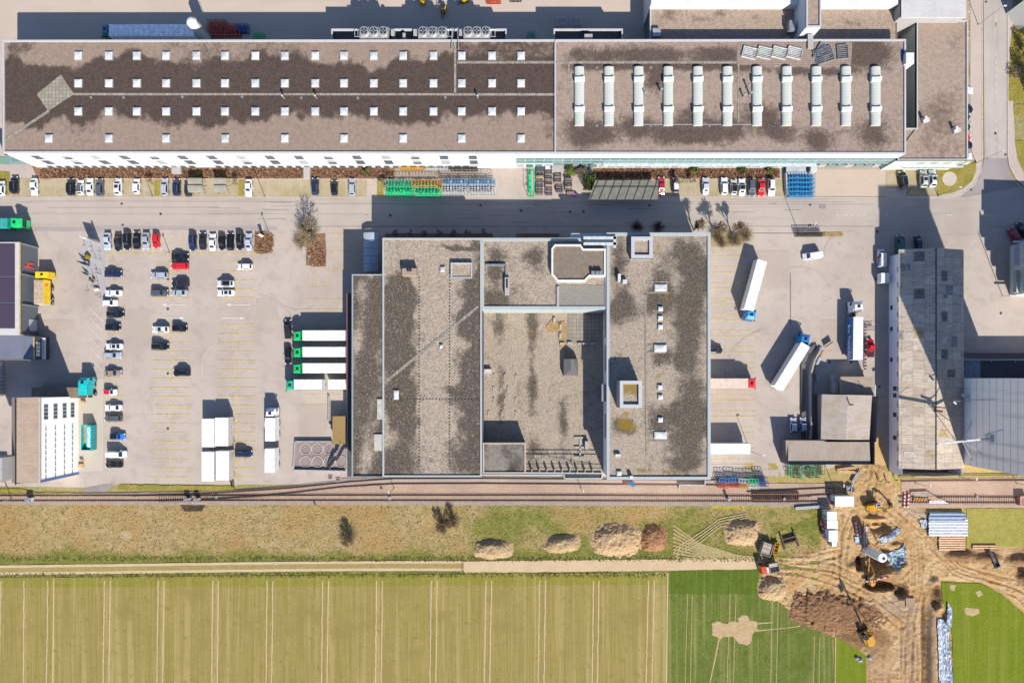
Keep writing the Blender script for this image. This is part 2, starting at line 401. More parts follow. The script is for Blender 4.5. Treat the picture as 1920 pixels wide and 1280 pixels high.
sheet('lawn', [(-60, 318), (18, 322), (19, 366), (-60, 372)], .02, M_LAWN, .4, 4); sheet('lawn', rect(289, 337, 300, 367.5), .02, M_LAWN, .5, 4); sheet('lawn', rect(447, 337, 458, 367), .02, M_LAWN, .5, 4)
sheet('lawn', rect(707, 337, 719, 366), .02, M_LAWN, .5, 4)
sheet('lawn', [(1756, 318), (1829, 305), (1831, 318), (1822, 340), (1806, 354), (1782, 363), (1757, 366)], .05, M_LAWN, .5, 4)
sheet('lawn', rect(1817, 38, 1835, 71), .02, M_LAWN, .3, 4); sheet('lawn', rect(1817, 119, 1835, 144), .02, M_LAWN, .3, 4)
sheet('lawn', [(1895, 70), (1901, 45), (1912, 38), (2300, 20), (2300, 190), (1889, 190)], .05, M_LAWN, .5, 5); sheet('lawn', rect(1901, 196, 2300, 216), .05, M_LAWN, .4, 4)
sheet('lawn', [(1902, 264), (2300, 264), (2300, 340), (1920, 326), (1908, 300)], .05, M_LAWN, .5, 4)
sheet('grass_verge', [(225, 907), (260, 908), (440, 911), (440, 922), (330, 919), (222, 917)], .02, M_LAWN, 1.6, 5); sheet('grass_verge', [(-100, 915), (40, 916), (68, 922), (140, 923), (136, 929), (-100, 930)], .02, M_LAWN, 1.2, 5)
sheet('concrete_slab', rect(146, 710, 193.5, 883), -.03, M_CONC)
sheet('old_asphalt', [(158, 914), (190, 908), (214, 905), (200, 922), (160, 922)], -.03, M_DARKASP, .8, 5)
sheet('gravel_circle', [(1780 + 13.6 * math.cos(a / 24 * 6.283), 335.5 + 13.6 * math.sin(a / 24 * 6.283)) for a in range(24)], .09, M_CONC)
sheet('gravel_island', [(192, 433), (197, 446), (197, 566), (186, 556), (170, 535), (155, 508), (149, 487), (150, 470), (158, 450), (172, 437)], .0, m_soil('pale_gravel', A(196, 190, 188), A(184, 178, 178), A(206, 200, 196), .5, 5, .03), .8, 6)
for q in ([(478, 435), (500, 433), (513, 443), (514, 460), (504, 474), (488, 477), (476, 470)], ): sheet('planted_island', q, .03, m_soil('brown_turf', A(150, 116, 74), A(132, 110, 62), A(172, 138, 90), .5, 3, .2), .8, 4)
sheet('planted_island', [(574, 455), (590, 440), (610, 438), (612, 468), (611, 500), (584, 500), (583, 478)], .03, M_MULCH, .8, 4)
sheet('planted_island', [(1333, 432), (1390, 436), (1398, 450), (1392, 462), (1334, 463)], .03, m_soil('gravel_bed', A(206, 186, 146), A(186, 166, 122), A(160, 140, 92), .5, 3, .1), .8, 4)
sheet('planted_island', [(1490, 436), (1578, 435), (1582, 440), (1578, 443), (1494, 444)], .03, m_soil('stony_bed', A(186, 156, 104), A(150, 120, 74), A(212, 186, 140), .8, 4, .2), .5, 4)
sheet('north_strip', rect(737, 316, 905, 345), -.02, m_asphalt('rack_yard', A(196, 178, 160), A(178, 160, 144), (.2, .2, 1), .5, .3)); sheet('loading_yard', [(1530, 316), (1655, 316), (1662, 368), (1525, 368)], -.02, m_asphalt('loading_apron', A(220, 196, 176), A(206, 182, 164), (.1, .5, 1), .5, .2))
sheet('planted_strip', rect(1106, 870, 1402, 872), .0, M_CONC)

# meadow with attribute painted species patches
def grid_obj(name, x0, y0, x1, y1, step, zf, attrs, mat, keep=None, kind='structure', zlift=None, smooth=False, parent=None):
    nx = max(2, int((x1 - x0) / step)); ny = max(2, int((y1 - y0) / step)); vsx = []; A_ = {k: [] for k in attrs}
    pc = []
    for j in range(ny + 1):
        for i in range(nx + 1):
            px = x0 + (x1 - x0) * i / nx; py = y0 + (y1 - y0) * j / ny; z = zf(px, py)
            w = P(px, py, zlift) if zlift is not None else P(px, py)
            vsx.append((w[0], w[1], z)); pc.append((px, py))
            for k, fn in attrs.items(): A_[k].append(fn(px, py))
    fs = []
    for j in range(ny):
        for i in range(nx):
            a = j * (nx + 1) + i
            q = (a, a + nx + 1, a + nx + 2, a + 1)
            if keep is None or keep(*pc[a], vsx[a][2], [vsx[t][2] for t in q]): fs.append(q)
    used = sorted({i for f in fs for i in f})
    if len(used) < len(vsx):
        mp = {u: i for i, u in enumerate(used)}; fs = [tuple(mp[i] for i in f) for f in fs]; vsx = [vsx[u] for u in used]
        A_ = {k: [v[u] for u in used] for k, v in A_.items()}
    me = bpy.data.meshes.new(name)
    if parent is not None: L = parent.location; vsx = [(a - L.x, b - L.y, c - L.z) for a, b, c in vsx]
    me.from_pydata(vsx, [], fs); me.materials.append(mat)
    for k, v in A_.items():
        if v and isinstance(v[0], tuple):
            at = me.color_attributes.new(k, 'FLOAT_COLOR', 'POINT'); at.data.foreach_set('color', [c for t in v for c in (*t, 1)])
        else:
            at = me.attributes.new(k, 'FLOAT', 'POINT'); at.data.foreach_set('value', v)
    if smooth: me.polygons.foreach_set('use_smooth', [True] * len(me.polygons))
    me.update(); o = bpy.data.objects.new(name, me); COL.objects.link(o)
    if parent is not None: o.parent = parent
    elif kind: o['kind'] = kind
    return o
def mg(x, y):
    v = .33 + .56 * ss(y, 1022, 1050) + .3 * bl(x, y, 950, 980, 60, 30) + .25 * sb(x, y, 880, 950, 1420, 1050, 30) + .3 * bl(x, y, 1300, 1010, 90, 30)
    v -= .3 * bl(x, y, 250, 980, 200, 25); return v + .5 * sb(x, y, 1440, 945, 1540, 1020, 12)
grid_obj('meadow', -400, 936, 1540, 1086, 7, lambda x, y: -.05 + .10 * noise.noise(Vector((x * .02, y * .05, 3))), {
    'green': mg, 'yellow': lambda x, y: .95 * sb(x, y, 1335, 946, 1465, 953, 3) + .8 * sb(x, y, 700, 945, 880, 950, 3) * .6 + .75 * bl(x, y, 1195, 922, 20, 4) + .45 * bl(x, y, 170, 1010, 60, 10),
    'bare': lambda x, y: .8 * bl(x, y, 236, 1004, 16, 12) + .45 * bl(x, y, 845, 1000, 30, 15) + .55 * sb(x, y, 880, 1044, 990, 1052, 4)}, M_MEADOW)
# track
sheet('dirt_track', [(869, 1052), (1000, 1050), (1430, 1046), (1435, 1066), (1250, 1069), (1000, 1072), (869, 1072)], .05, M_TRACK, .8, 8)
sheet('track_centre', [(-400, 1064)] + [(30 * k, 1063.5 - .012 * 30 * k - 3.0 * math.exp(-(30 * k - 600) ** 2 / 160000)) for k in range(0, 30)] + [(30 * k, 1077 - .01 * 30 * k - 3.0 * math.exp(-(30 * k - 600) ** 2 / 160000)) for k in range(29, -1, -1)] + [(-400, 1080)], .045, m_soil('trodden_verge', A(178, 158, 102), A(156, 142, 78), A(200, 178, 126), .5, 3, .08), .8, 5)
for a, b in (((-400, 1065), (869, 1055)), ((-400, 1078), (869, 1069))):
    pts = []
    for s, w in ((1, 2.4), (-1, -2.4)):
        L = [(a[0] + (b[0] - a[0]) * t / 60, (a[1] + (b[1] - a[1]) * t / 60 + w - 3.0 * math.exp(-((a[0] + (b[0] - a[0]) * t / 60) - 600) ** 2 / 160000))) for t in range(61)]
        pts += L if s == 1 else L[::-1]
    sheet('wheel_track', pts, .05, M_TRACK, .5, 8)
M_PRESS = m_soil('pressed_grass', A(196, 176, 126), A(172, 154, 96), A(208, 188, 140), 1.2, 3, .05)
for k in range(9):
    y1 = 984 + 7.5 * k; q = [(1436, 1047), (1380, 1040 + .6 * k), (1310, 1018 + 3.6 * k), (1262, y1)]; ribbon('wheel_rut', q, 3.4, .07 + .002 * k, M_PRESS, .7, k)
for k in range(4): q = [(1262, 1030 + 5 * k), (1310, 1000 + 6 * k), (1350, 972 + 5 * k), (1400, 962 + 4 * k)]; ribbon('wheel_rut', q, 2.6, .09 + .002 * k, M_PRESS, .7, k)
# fields
sheet('crop_field', [(-400, 1086), (1253, 1073), (1250, 1500), (-400, 1500)], .0, M_FIELD, .8, 10)
sheet('field_headland', [(-400, 1088), (868, 1078), (1250, 1077), (1250, 1096), (-400, 1102)], .02, M_HEAD, 2.2, 4)
sheet('green_crop_field', [(1251.5, 1070), (1430, 1066), (1432, 1110), (1480, 1140), (1560, 1190), (1575, 1500), (1248, 1500)], .01, M_GREEN, .8, 10)
sheet('green_headland', [(1254, 1071), (1424, 1067), (1424, 1078), (1422, 1113), (1254, 1113)], .03, M_GREEND, 3.2, 4)
sheet('green_margin', [(1552, 1190), (1600, 1204), (1624, 1225), (1626, 1500), (1566, 1500), (1564, 1200)], .035, M_GREENR, 1.6, 8)
sheet('bare_patch', [(1334, 1168), (1346, 1164), (1362, 1168), (1372, 1165), (1386, 1166), (1384, 1158), (1392, 1152), (1402, 1155), (1406, 1162), (1418, 1163), (1421, 1180), (1410, 1188), (1408, 1202), (1400, 1210), (1386, 1206), (1374, 1194), (1356, 1192), (1350, 1200), (1344, 1194), (1335, 1190)], .05, M_DRYPATCH, 3.2, 2.6, 4)
for q in ([(1398, 1168), (1450, 1165), (1450, 1167), (1400, 1171)], [(1410, 1181), (1470, 1176), (1500, 1172), (1500, 1174), (1410, 1184)], [(1350, 1196), (1330, 1290), (1328, 1290), (1347, 1196)]): sheet('wheel_rut', q, .045, M_DRYPATCH, .6, 4)
# tramlines: pairs of bare wheel strips
for pr in ([(2, -2), (45, 44)], [(90, 87), (101, 99)], [(196, 193), (207, 204)], [(297, 294), (308, 305)], [(399, 397), (410, 407)], [(501, 499), (512, 509)], [(605, 603), (616, 613)], [(706, 704), (717, 715)], [(809, 806), (820, 817)], [(911, 908), (922, 918)], [(1012, 1009), (1023, 1020)], [(1113, 1110), (1123, 1120)], [(1216, 1211), (1227, 1222)]):
    for (xt, xb) in pr:
        sx = (xb - xt) / 200.0
        sheet('tramline', [(xt - .9, 1088), (xt + .9, 1088), (xt + .9 + sx * 380, 1470), (xt - .9 + sx * 380, 1470)], .032, M_TRACK, .9, 4, xt)
for pr in ([(1289, 1284), (1298, 1294)], [(1369, 1362), (1380, 1374)], [(1448, 1444), (1459, 1455)], [(1527, 1524), (1537, 1534)]):
    for (xt, xb) in pr:
        sx = (xb - xt) / 210.0; y0 = 1113 if xt < 1400 else (1128 if xt < 1500 else 1192)
        sheet('tramline', [(xt - .55, y0), (xt + .55, y0), (xt + .55 + sx * 380, 1470), (xt - .55 + sx * 380, 1470)], .032, M_DRYPATCH, .5, 6, xt)
strip([(1252, 1073), (1247, 1480)], .3, -.0, .055, 'field_boundary_furrow', M_TRACK)
strip([(1567, 1190), (1563, 1480)], .3, -.0, .05, 'field_boundary_furrow', M_DRYPATCH)

sheet('sandy_lane', [(1632, 806), (1650, 806), (1658, 835), (1668, 872), (1610, 874), (1618, 830)], -.025, m_soil('spread_sand', A(226, 186, 132), A(212, 170, 116), A(234, 198, 148), .3, 2, .05), 1.0, 4)
# railway
sheet('ballast_bed', [(-400, 927), (0, 926), (380, 921), (540, 914), (700, 897), (900, 893), (1402, 895), (1402, 906), (1560, 906), (1560, 949), (700, 945), (-400, 946)], .04, M_BALLAST, .8, 8)
sheet('ballast_bed', [(1690, 897), (2300, 891), (2300, 952), (1690, 952)], .04, M_BALLAST, .8, 8)
sheet('ballast_shoulder', [(-400, 940.5), (700, 940), (1540, 941), (1540, 948.5), (700, 946.5), (-400, 946)], .06, M_BALL2, .8, 6)
sheet('loading_strip', [(640, 896), (900, 893), (1330, 896), (1400, 900), (1402, 910), (1260, 908), (900, 903), (700, 905), (560, 914), (640, 905)], .07, m_asphalt('paved_siding', A(204, 180, 162), A(176, 152, 140), (.05, .5, 1), .6, .35), .6, 8)
def track(pts_top, pts_bot, name, sleepers=True, sx0=None, sx1=None, zz=.1):
    g = .075
    for pts in (pts_top, pts_bot):
        b = MB(); q = [P(*p) for p in pts]
        for i in range(len(q) - 1): b.beam((q[i][0], q[i][1], zz + .14), (q[i + 1][0], q[i + 1][1], zz + .14), .17, .17)
        o = b.build('rail', M_RAIL); o['kind'] = 'structure'
    if sleepers:
        b = MB(); x = sx0
        def yat(pts, x):
            for i in range(len(pts) - 1):
                if pts[i][0] <= x <= pts[i + 1][0]: return pts[i][1] + (pts[i + 1][1] - pts[i][1]) * (x - pts[i][0]) / (pts[i + 1][0] - pts[i][0])
            return None
        while x < sx1:
            a = yat(pts_top, x); c = yat(pts_bot, x)
            if a is not None and c is not None:
                m = (a + c) / 2; X, Y = P(x, m); b.box(X - .13, Y - 1.25, zz - .05, X + .13, Y + 1.25, zz + .06)
            x += 4.3
        o = b.build('sleepers', M_SLEEP); tag(o, None, None, None, 'structure')
track([(-400, 929), (210, 928.5), (640, 928), (1120, 928), (1520, 930)], [(-400, 938.5), (640, 937.5), (1240, 938.5), (1535, 939.5)], 'main', True, -380, 1530)
track([(250, 929), (380, 925), (450, 921), (540, 915), (600, 909), (660, 902.5), (740, 897), (900, 896.5), (1400, 900)], [(290, 938), (400, 935), (480, 930), (560, 922), (640, 912.5), (740, 906.5), (900, 906), (1400, 909)], 'siding', True, 300, 690)
track([(1684, 930.5), (1905, 931.5), (2300, 932)], [(1684, 940.5), (1810, 941.5), (2300, 942)], 'main', True, 1690, 2290)
track([(1684, 893.5), (1720, 891), (1780, 890), (2300, 889)], [(1688, 902), (1740, 900.5), (1920, 900), (2300, 900)], 'siding', False)
track([(1400, 921.5), (1560, 914)], [(1490, 930), (1560, 926)], 'spur', False)

# ------------------------------------------------------------------ painted markings
def marks(name, segs, w, mat, z=-.015):
    b = MB()
    for x0, y0, x1, y1 in segs:
        a = P(x0, y0); c = P(x1, y1); b.beam((a[0], a[1], z), (c[0], c[1], z), w, .006)
    o = b.build(name, mat); o['kind'] = 'structure'; return o
Y1 = [491, 508, 524.8, 541.5, 558]; Y2 = [608.7 + 16.78 * i for i in range(18)]
seg = []
for (xa, xb, xc) in ((284, 356, 320), (408, 479, 442.5)):
    for y in Y1 + Y2: seg.append((xa, y, xb, y))
    seg += [(xc, 491, xc, 558), (xc, 608.7, xc, 912 if xc < 400 else 912)]
for y in Y1: seg.append((201, y, 232, y))
for y in Y2[:16]: seg.append((200, y - 1, 231, y - 1))
for x in range(214, 480, 18): seg.append((x - .3, 437, x - .3, 475))
seg.append((197, 475.5, 479, 475.5))
marks('parking_lines', seg, .15, M_YEL)
seg = []
for k in range(14):
    y = 470.5 + 30 * k
    if y < 880: seg += [(1333, y, 1416, y), (1333, y + 19.5 - 9.5, 1416, y + 10)]
marks('parking_lines', seg, .15, M_YEL)
seg = [(572, 561, 652, 561), (572, 580, 652, 580), (572, 591, 652, 591), (572, 610, 652, 610), (572, 640, 652, 640), (572, 671, 652, 671), (572, 702, 652, 702), (572, 739.5, 652, 739.5), (572, 758, 652, 758),
       (582, 504, 582, 539), (597.5, 504, 597.5, 539), (613, 504, 613, 539), (582, 539, 613, 539),
       (630, 438, 630, 504), (647, 438, 647, 504), (664, 438, 664, 504), (614, 438, 664, 438), (614, 471, 664, 471), (614, 504, 664, 504)]
for cx, cy in ((672, 454), (672, 488)): seg += [(cx - 3, cy - 3.5, cx + 3, cy + 3.5), (cx - 3, cy + 3.5, cx + 3, cy - 3.5)]
marks('parking_lines', seg, .12, M_YEL)
seg = []
for i in range(6):
    y = 577 + 18.6 * i; seg.append((167, y, 192.5, y + 24.5))
for x0, x1, y in ((55, 165, 423), (1660, 1690, 400)): pass
seg += [(x, 403, x + 5, 403) for x in (1568, 1585, 1596, 1609, 1618, 1660, 1775, 1781, 1846, 1856)]
for y in range(28, 292, 14):
    if y in (28, 42) or 86 < y < 180 or 212 < y < 240 or 265 < y < 280: seg.append((1867.5, y, 1867.5, y + (22 if y == 28 else 8)))
seg += [(x, 355.5, x + 4, 355.5) for x in (1664, 1670, 1676)]
for y in (4.5, 22, 60, 71): seg.append((1815, y, 1833, y))
marks('white_lines', seg, .16, M_WHT)
seg = [(1819, y, 1837 - 4, y) for y in (150, 181, 198, 216, 233, 250, 267, 284)]
for x in range(40, 690, 21): seg.append((x, 337, x, 367.5))
for x in range(1250, 1470, 18): seg.append((x, 338, x, 368))
marks('bay_joints', seg, .07, M_CONC)
def arrow(x0, x1, y):
    b = MB(); d = 1 if x1 > x0 else -1
    q = [(x0, y - .9), (x1 - d * 10, y - .5), (x1 - d * 11, y - 2.8), (x1, y), (x1 - d * 11, y + 2.8), (x1 - d * 10, y + .5), (x0, y + .9)]
    b.prism([P(*p) for p in q], -.02, -.012); o = b.build('painted_arrow', M_WHT); o['kind'] = 'structure'
for a in ((348, 302, 571), (302, 348, 596), (469, 423, 571), (415, 460, 596)): arrow(*a)
M_SCUFF = m_asphalt('tyre_scuff', A(198, 182, 168), A(176, 160, 148), (.3, .3, 1), .5, .3); M_PALE = m_asphalt('pale_scuff', A(224, 208, 192), A(212, 196, 180), (.3, .3, 1), .5, .2)
for i, (cx, cy, rr_, a0, a1, m) in enumerate(((320, 762, 48, 90, 270, M_PALE), (322, 764, 33, 100, 250, M_PALE), (430, 690, 52, 120, 200, M_PALE), (250, 470, 40, 190, 260, M_SCUFF), (560, 520, 60, 200, 300, M_SCUFF), (470, 640, 90, 20, 80, M_SCUFF), (1440, 700, 80, 100, 200, M_SCUFF), (1450, 705, 90, 95, 190, M_SCUFF), (1500, 560, 60, 20, 120, M_SCUFF), (1590, 480, 46, 60, 170, M_SCUFF), (620, 560, 40, 200, 330, M_SCUFF), (120, 560, 70, 300, 380, M_PALE), (110, 470, 50, 290, 400, M_PALE), (1600, 440, 30, 270, 360, M_PALE), (1850, 600, 60, 150, 260, M_SCUFF))):
    L = [(cx + rr_ * math.cos(R(a0 + (a1 - a0) * t / 14)), cy - rr_ * math.sin(R(a0 + (a1 - a0) * t / 14))) for t in range(15)]
    ribbon('tyre_mark', L, 1.3, -.030 + i * .0004, m, .5, i)
for i in range(60):
    x, y = rs.choice(((rs.uniform(205, 640), rs.uniform(440, 900)), (rs.uniform(1336, 1640), rs.uniform(445, 860)))); q = rs.uniform(.8, 3.2)
    sheet('oil_spot', [(x + q * math.cos(a) * rs.uniform(.6, 1.2), y + q * .8 * math.sin(a) * rs.uniform(.6, 1.2)) for a in (0, .8, 1.6, 2.4, 3.1, 3.9, 4.7, 5.5)], -.0235 + i * .00005, M_SCUFF)
for i, q in enumerate(((640, 452, 700, 470), (480, 560, 520, 600), (1420, 470, 1480, 540), (1540, 600, 1580, 660), (240, 580, 280, 640), (60, 600, 140, 620), (1380, 880, 1460, 892), (560, 760, 610, 815), (1335, 560, 1360, 600))): sheet('asphalt_patch', rect(*q), -.0262 + i * .0001, m_asphalt('patched_asphalt', A(206, 188, 172), A(186, 168, 154), (.2, .2, 1), .5, .3) if i == 0 else bpy.data.materials['patched_asphalt'])
# manholes and drains
b = MB()
for x, y, r in ((228, 382, 0), (230, 421.5, 0), (1519, 384, 0), (1518, 422, 0), (901, 385, 0), (1218, 385, 0), (301, 401, 1), (315, 523, 1), (314.5, 579, 1), (314.5, 700, 1), (314.5, 803, 1), (1555.7, 678.7, 1), (1596, 679, 1), (1649, 725, 1), (1645, 434.5, 1), (1877, 587, 1), (1866.5, 250, 1), (1885.6, 290, 0), (1821, 355.7, 0), (1849, 3.5, 0), (1069, 397, 1), (1094, 397, 1), (977, 395, 1), (732, 404, 1)):
    X, Y = P(x, y)
    if r: b.cyl(X, Y, -.04, -.008, .35, 14)
    else: b.box(X - .3, Y - .25, -.04, X + .3, Y + .25, -.008)
b.build('drain_covers', plain('cast_iron', A(98, 86, 84), .7, .3))['kind'] = 'structure'
sheet('slab_patch', rect(309.5, 696, 318, 704.5), -.045, M_CONC)

# ------------------------------------------------------------------ building materials
def m_gravel(name, light, dark, lichen=A(152, 124, 50), sc=3.2, contrast=.55):
    g = G(name, .98, spec=.08)
    mo = g.attr('moss'); li = g.attr('lichen')
    n = g.noise(.28, 6, .68); n2 = g.noise(1.4, 5, .75); sp = g.noise(sc * 1.35, 2, .6); sp2 = g.voro(sc * .8)
    k = g.math('ADD', mo, g.math('MULTIPLY', g.math('SUBTRACT', n, .5), 1.25)); k = g.math('ADD', k, g.math('MULTIPLY', g.math('SUBTRACT', n2, .5), .95))
    n0 = g.noise(.075, 4, .6); k = g.math('ADD', k, g.math('MULTIPLY', g.math('SUBTRACT', n0, .5), 1.1))
    wm = lambda q, f: (q[0] * f * 1.04, q[1] * f, q[2] * f * .93, 1)
    mot = g.noise(.9, 6, .75); c = g.mix(g.ramp(mot, .35, .68), wm(light, 1.1), wm(light, .84)); dk = g.mix(g.ramp(mot, .34, .66), wm(dark, .66), wm(dark, .98))
    k = g.math('ADD', k, g.math('MULTIPLY', g.math('SUBTRACT', mot, .5), .9)); c = g.mix(g.ramp(k, .18, .95), c, dk)
    c = g.mix(g.math('MULTIPLY', g.ramp(sp, .5, .62), contrast), c, tuple(x * .45 for x in light[:3]) + (1,))
    c = g.mix(g.math('MULTIPLY', g.ramp(sp, .48, .34), contrast * .6), c, tuple(min(1, x * 1.7) for x in light[:3]) + (1,))
    kl = g.math('ADD', li, g.math('MULTIPLY', g.math('SUBTRACT', n2, .5), 1.3))
    c = g.mix(g.math('MULTIPLY', g.ramp(kl, .45, .8), .85), c, lichen)
    g.bump(sp, .06, .7); return g.col(c)
M_GR_A = m_gravel('moss_gravel_roof', A(170, 150, 138), A(94, 80, 74), contrast=.34)
M_GR_B = m_gravel('pink_gravel_roof', A(180, 160, 148), A(104, 88, 82), contrast=.42)
M_GR_N = m_gravel('pale_gravel_roof', A(186, 166, 152), A(134, 114, 102), contrast=.4)
M_GR_C = m_gravel('coarse_gravel_roof', A(188, 173, 158), A(94, 85, 76), contrast=.62, sc=2.6)
M_GR_D = m_gravel('dark_gravel_roof', A(156, 148, 142), A(84, 78, 74), contrast=.5)
def m_slabs(name='roof_slabs', c1=A(196, 184, 168), c2=A(160, 150, 136), size=.6):
    g = G(name, .9, spec=.15); t = g.n.new('ShaderNodeTexBrick'); t.offset = 0; t.inputs['Scale'].default_value = 1
    t.inputs['Brick Width'].default_value = size; t.inputs['Row Height'].default_value = size; t.inputs['Mortar Size'].default_value = .04
    t.inputs['Color1'].default_value = c1; t.inputs['Color2'].default_value = c2; t.inputs['Mortar'].default_value = tuple(x * .45 for x in c2[:3]) + (1,)
    g.l.new(g.geo(), t.inputs['Vector']); return g.col(t.outputs['Color'])
M_SLAB = m_slabs(); M_SLAB1 = m_slabs('terrace_slabs', A(178, 166, 152), A(160, 150, 138), 1.0)
def m_concr(name, base, st=A(120, 112, 108), amt=.6, sx=2.0, sy=2.0, sz=.15):
    g = G(name, .85, spec=.2); v = g.mapping((sx, sy, sz)); n = g.noise(.6, 5, .65, v); f = g.noise(2, 4)
    c = g.mix(g.math('MULTIPLY', g.ramp(n, .5, .75), amt), base, st); c = g.mix(g.math('MULTIPLY', g.ramp(f, .4, .7), .2), c, st); return g.col(c)
M_WHITE = m_concr('white_render', A(250, 246, 238), A(214, 206, 198), .35)
M_PARA = m_concr('pale_metal_coping', A(214, 212, 214), A(180, 176, 178), .4)
M_PARB = m_concr('bluish_coping', A(200, 204, 202), A(168, 174, 174), .5)
M_CONW = m_concr('fair_faced_concrete', A(198, 192, 188), A(150, 146, 144), .5)
M_GREYW = m_concr('grey_cladding', A(120, 124, 132), A(100, 104, 110), .3)
M_DKW = m_concr('dark_cladding', A(92, 94, 98), A(78, 80, 84), .3)
M_PALEW = m_concr('pale_shaded_render', (.82, .80, .80, 1), (.60, .58, .58, 1), .4)
M_SILO = m_concr('silo_concrete', (.84, .78, .72, 1), (.52, .48, .44, 1), .85, .2, 1.2, .05)
M_GLASS = glass('window_glass', (.05, .07, .09, 1), .08)
M_GLASST = glass('teal_curtain_glass', (.10, .20, .20, 1), .12)
M_FRAME = plain('pale_window_frame', A(226, 230, 230), .5)
M_BLIND = plain('grey_blind', A(188, 190, 196), .7)
M_STEEL = plain('galvanised_steel', A(196, 196, 198), .45, .5)
M_DSTEEL = plain('dark_steel', A(70, 68, 70), .5, .4)
M_ALU = plain('brushed_aluminium', A(228, 226, 222), .35, .5)
M_CREAM = m_concr('cream_render', (.88, .85, .78, 1), (.74, .70, .62, 1), .3)
def m_corr(name, base, dark, ax=0, period=.3, amt=.5, moss=None):
    g = G(name, .8, spec=.2); v = g.mapping((1, 1, 1)); w = g.wave(1 / period * .159 * 3.14, v, 'X' if ax == 0 else 'Y'); n = g.noise(1, 5, .65, g.mapping((.35, 3.5, 1) if ax else (3.5, .35, 1))); n2 = g.noise(.3, 5, .6)
    c = g.mix(g.math('MULTIPLY', g.ramp(n, .35, .65), amt), base, dark); c = g.mix(g.math('MULTIPLY', w, .3), c, dark)
    c = g.mix(g.math('MULTIPLY', g.ramp(n2, .45, .7), .5), c, moss if moss else dark)
    f = g.noise(3, 5, .75); c = g.mix(g.math('MULTIPLY', g.ramp(f, .5, .68), .4), c, tuple(x * .6 for x in dark[:3]) + (1,))
    return g.col(c)
def m_sheets():
    g = G('weathered_sheet_roof', .85, spec=.15); t = g.n.new('ShaderNodeTexBrick'); t.offset = 0; t.inputs['Scale'].default_value = 1
    t.inputs['Brick Width'].default_value = 2.55; t.inputs['Row Height'].default_value = 2.4; t.inputs['Mortar Size'].default_value = .035; t.inputs['Bias'].default_value = 0
    t.inputs['Color1'].default_value = (.50, .43, .35, 1); t.inputs['Color2'].default_value = (.37, .31, .245, 1); t.inputs['Mortar'].default_value = (.17, .14, .12, 1); g.l.new(g.geo(), t.inputs['Vector'])
    n = g.noise(1, 6, .75, g.mapping((.5, 4.5, 1))); f = g.noise(2.6, 5, .75); w = g.noise(.12, 5)
    c = g.mix(g.math('MULTIPLY', g.ramp(n, .46, .62), .6), t.outputs['Color'], (.15, .12, .095, 1)); c = g.mix(g.math('MULTIPLY', g.ramp(f, .52, .66), .5), c, (.60, .50, .36, 1)); c = g.mix(g.math('MULTIPLY', g.ramp(w, .45, .65), .3), c, (.32, .24, .15, 1))
    return g.col(c)
M_ETERN = m_sheets()
M_ETERN2 = m_corr('lichen_tile_roof', A(216, 200, 188), A(178, 160, 146), 1, .6, .5, A(176, 154, 120))
M_TILE3 = m_corr('dark_tile_roof', A(186, 170, 156), A(150, 136, 124), 0, .5, .5, A(156, 138, 104))
M_TIMBR = m_corr('brown_sheet_roof', A(204, 180, 160), A(168, 146, 128), 1, .45, .6)
M_RIBW = m_corr('white_ribbed_sheet', A(226, 222, 220), A(196, 192, 190), 1, .7, .4)
M_RIBG = m_corr('grey_ribbed_sheet', A(236, 230, 226), A(208, 202, 198), 1, .6, .3)

# ------------------------------------------------------------------ building helpers
def walls(parent, pts, z0, z1, mat, name='wall', h=0):
    """pts: plan points drawn at height h"""
    b = MB(); q = [P(x, y, h) for x, y in pts]; b.prism(q, z0, z1, top=False, bottom=False); return b.build(name, mat, parent)
def coping(parent, pts, z, h, w, mat, top=None, name='parapet'):
    """upright parapet ring of height h and width w along a polygon drawn at its top"""
    zt = z + h; q = [P(x, y, zt) for x, y in pts]
    ar = sum(q[i][0] * q[(i + 1) % len(q)][1] - q[(i + 1) % len(q)][0] * q[i][1] for i in range(len(q)))
    if ar < 0: q = q[::-1]
    n = len(q); inn = []
    for i in range(n):
        p0 = Vector(q[i - 1]); p1 = Vector(q[i]); p2 = Vector(q[(i + 1) % n])
        d1 = (p1 - p0).normalized(); d2 = (p2 - p1).normalized(); n1 = Vector((-d1.y, d1.x)); n2 = Vector((-d2.y, d2.x))
        m = (n1 + n2); m.normalize(); inn.append(tuple(p1 + m * (w / max(.35, m.dot(n1)))))
    b = MB()
    for i in range(n):
        j = (i + 1) % n
        b.face([(*q[i], zt), (*q[j], zt), (*inn[j], zt), (*inn[i], zt)]); b.face([(*inn[i], z), (*inn[i], zt), (*inn[j], zt), (*inn[j], z)])
        b.face([(*q[i], z - .35), (*q[j], z - .35), (*q[j], zt), (*q[i], zt)])
    return b.build(name, mat, parent)
def flat_roof(parent, x0, y0, x1, y1, z, mat, moss=lambda x, y: 0, lichen=lambda x, y: 0, step=3.0, keep=None, zc=None):
    return grid_obj('roof', x0, y0, x1, y1, step, lambda x, y: z, {'moss': moss, 'lichen': lichen}, mat, kind=None, zlift=z if zc is None else zc, parent=parent, keep=keep)
def pbox(parent, name, x0, y0, x1, y1, zb, zt, mat, h=None):
    """box whose top rectangle is seen at x0..x1,y0..y1"""
    h = zt if h is None else h; b = MB(); a = P(x0, y0, h); c = P(x1, y1, h); b.box(a[0], a[1], zb, c[0], c[1], zt); return b.build(name, mat, parent)
def ppoly(parent, name, pts, z, mat, th=.04):
    b = MB(); b.prism([P(x, y, z) for x, y in pts], z - th, z); return b.build(name, mat, parent)
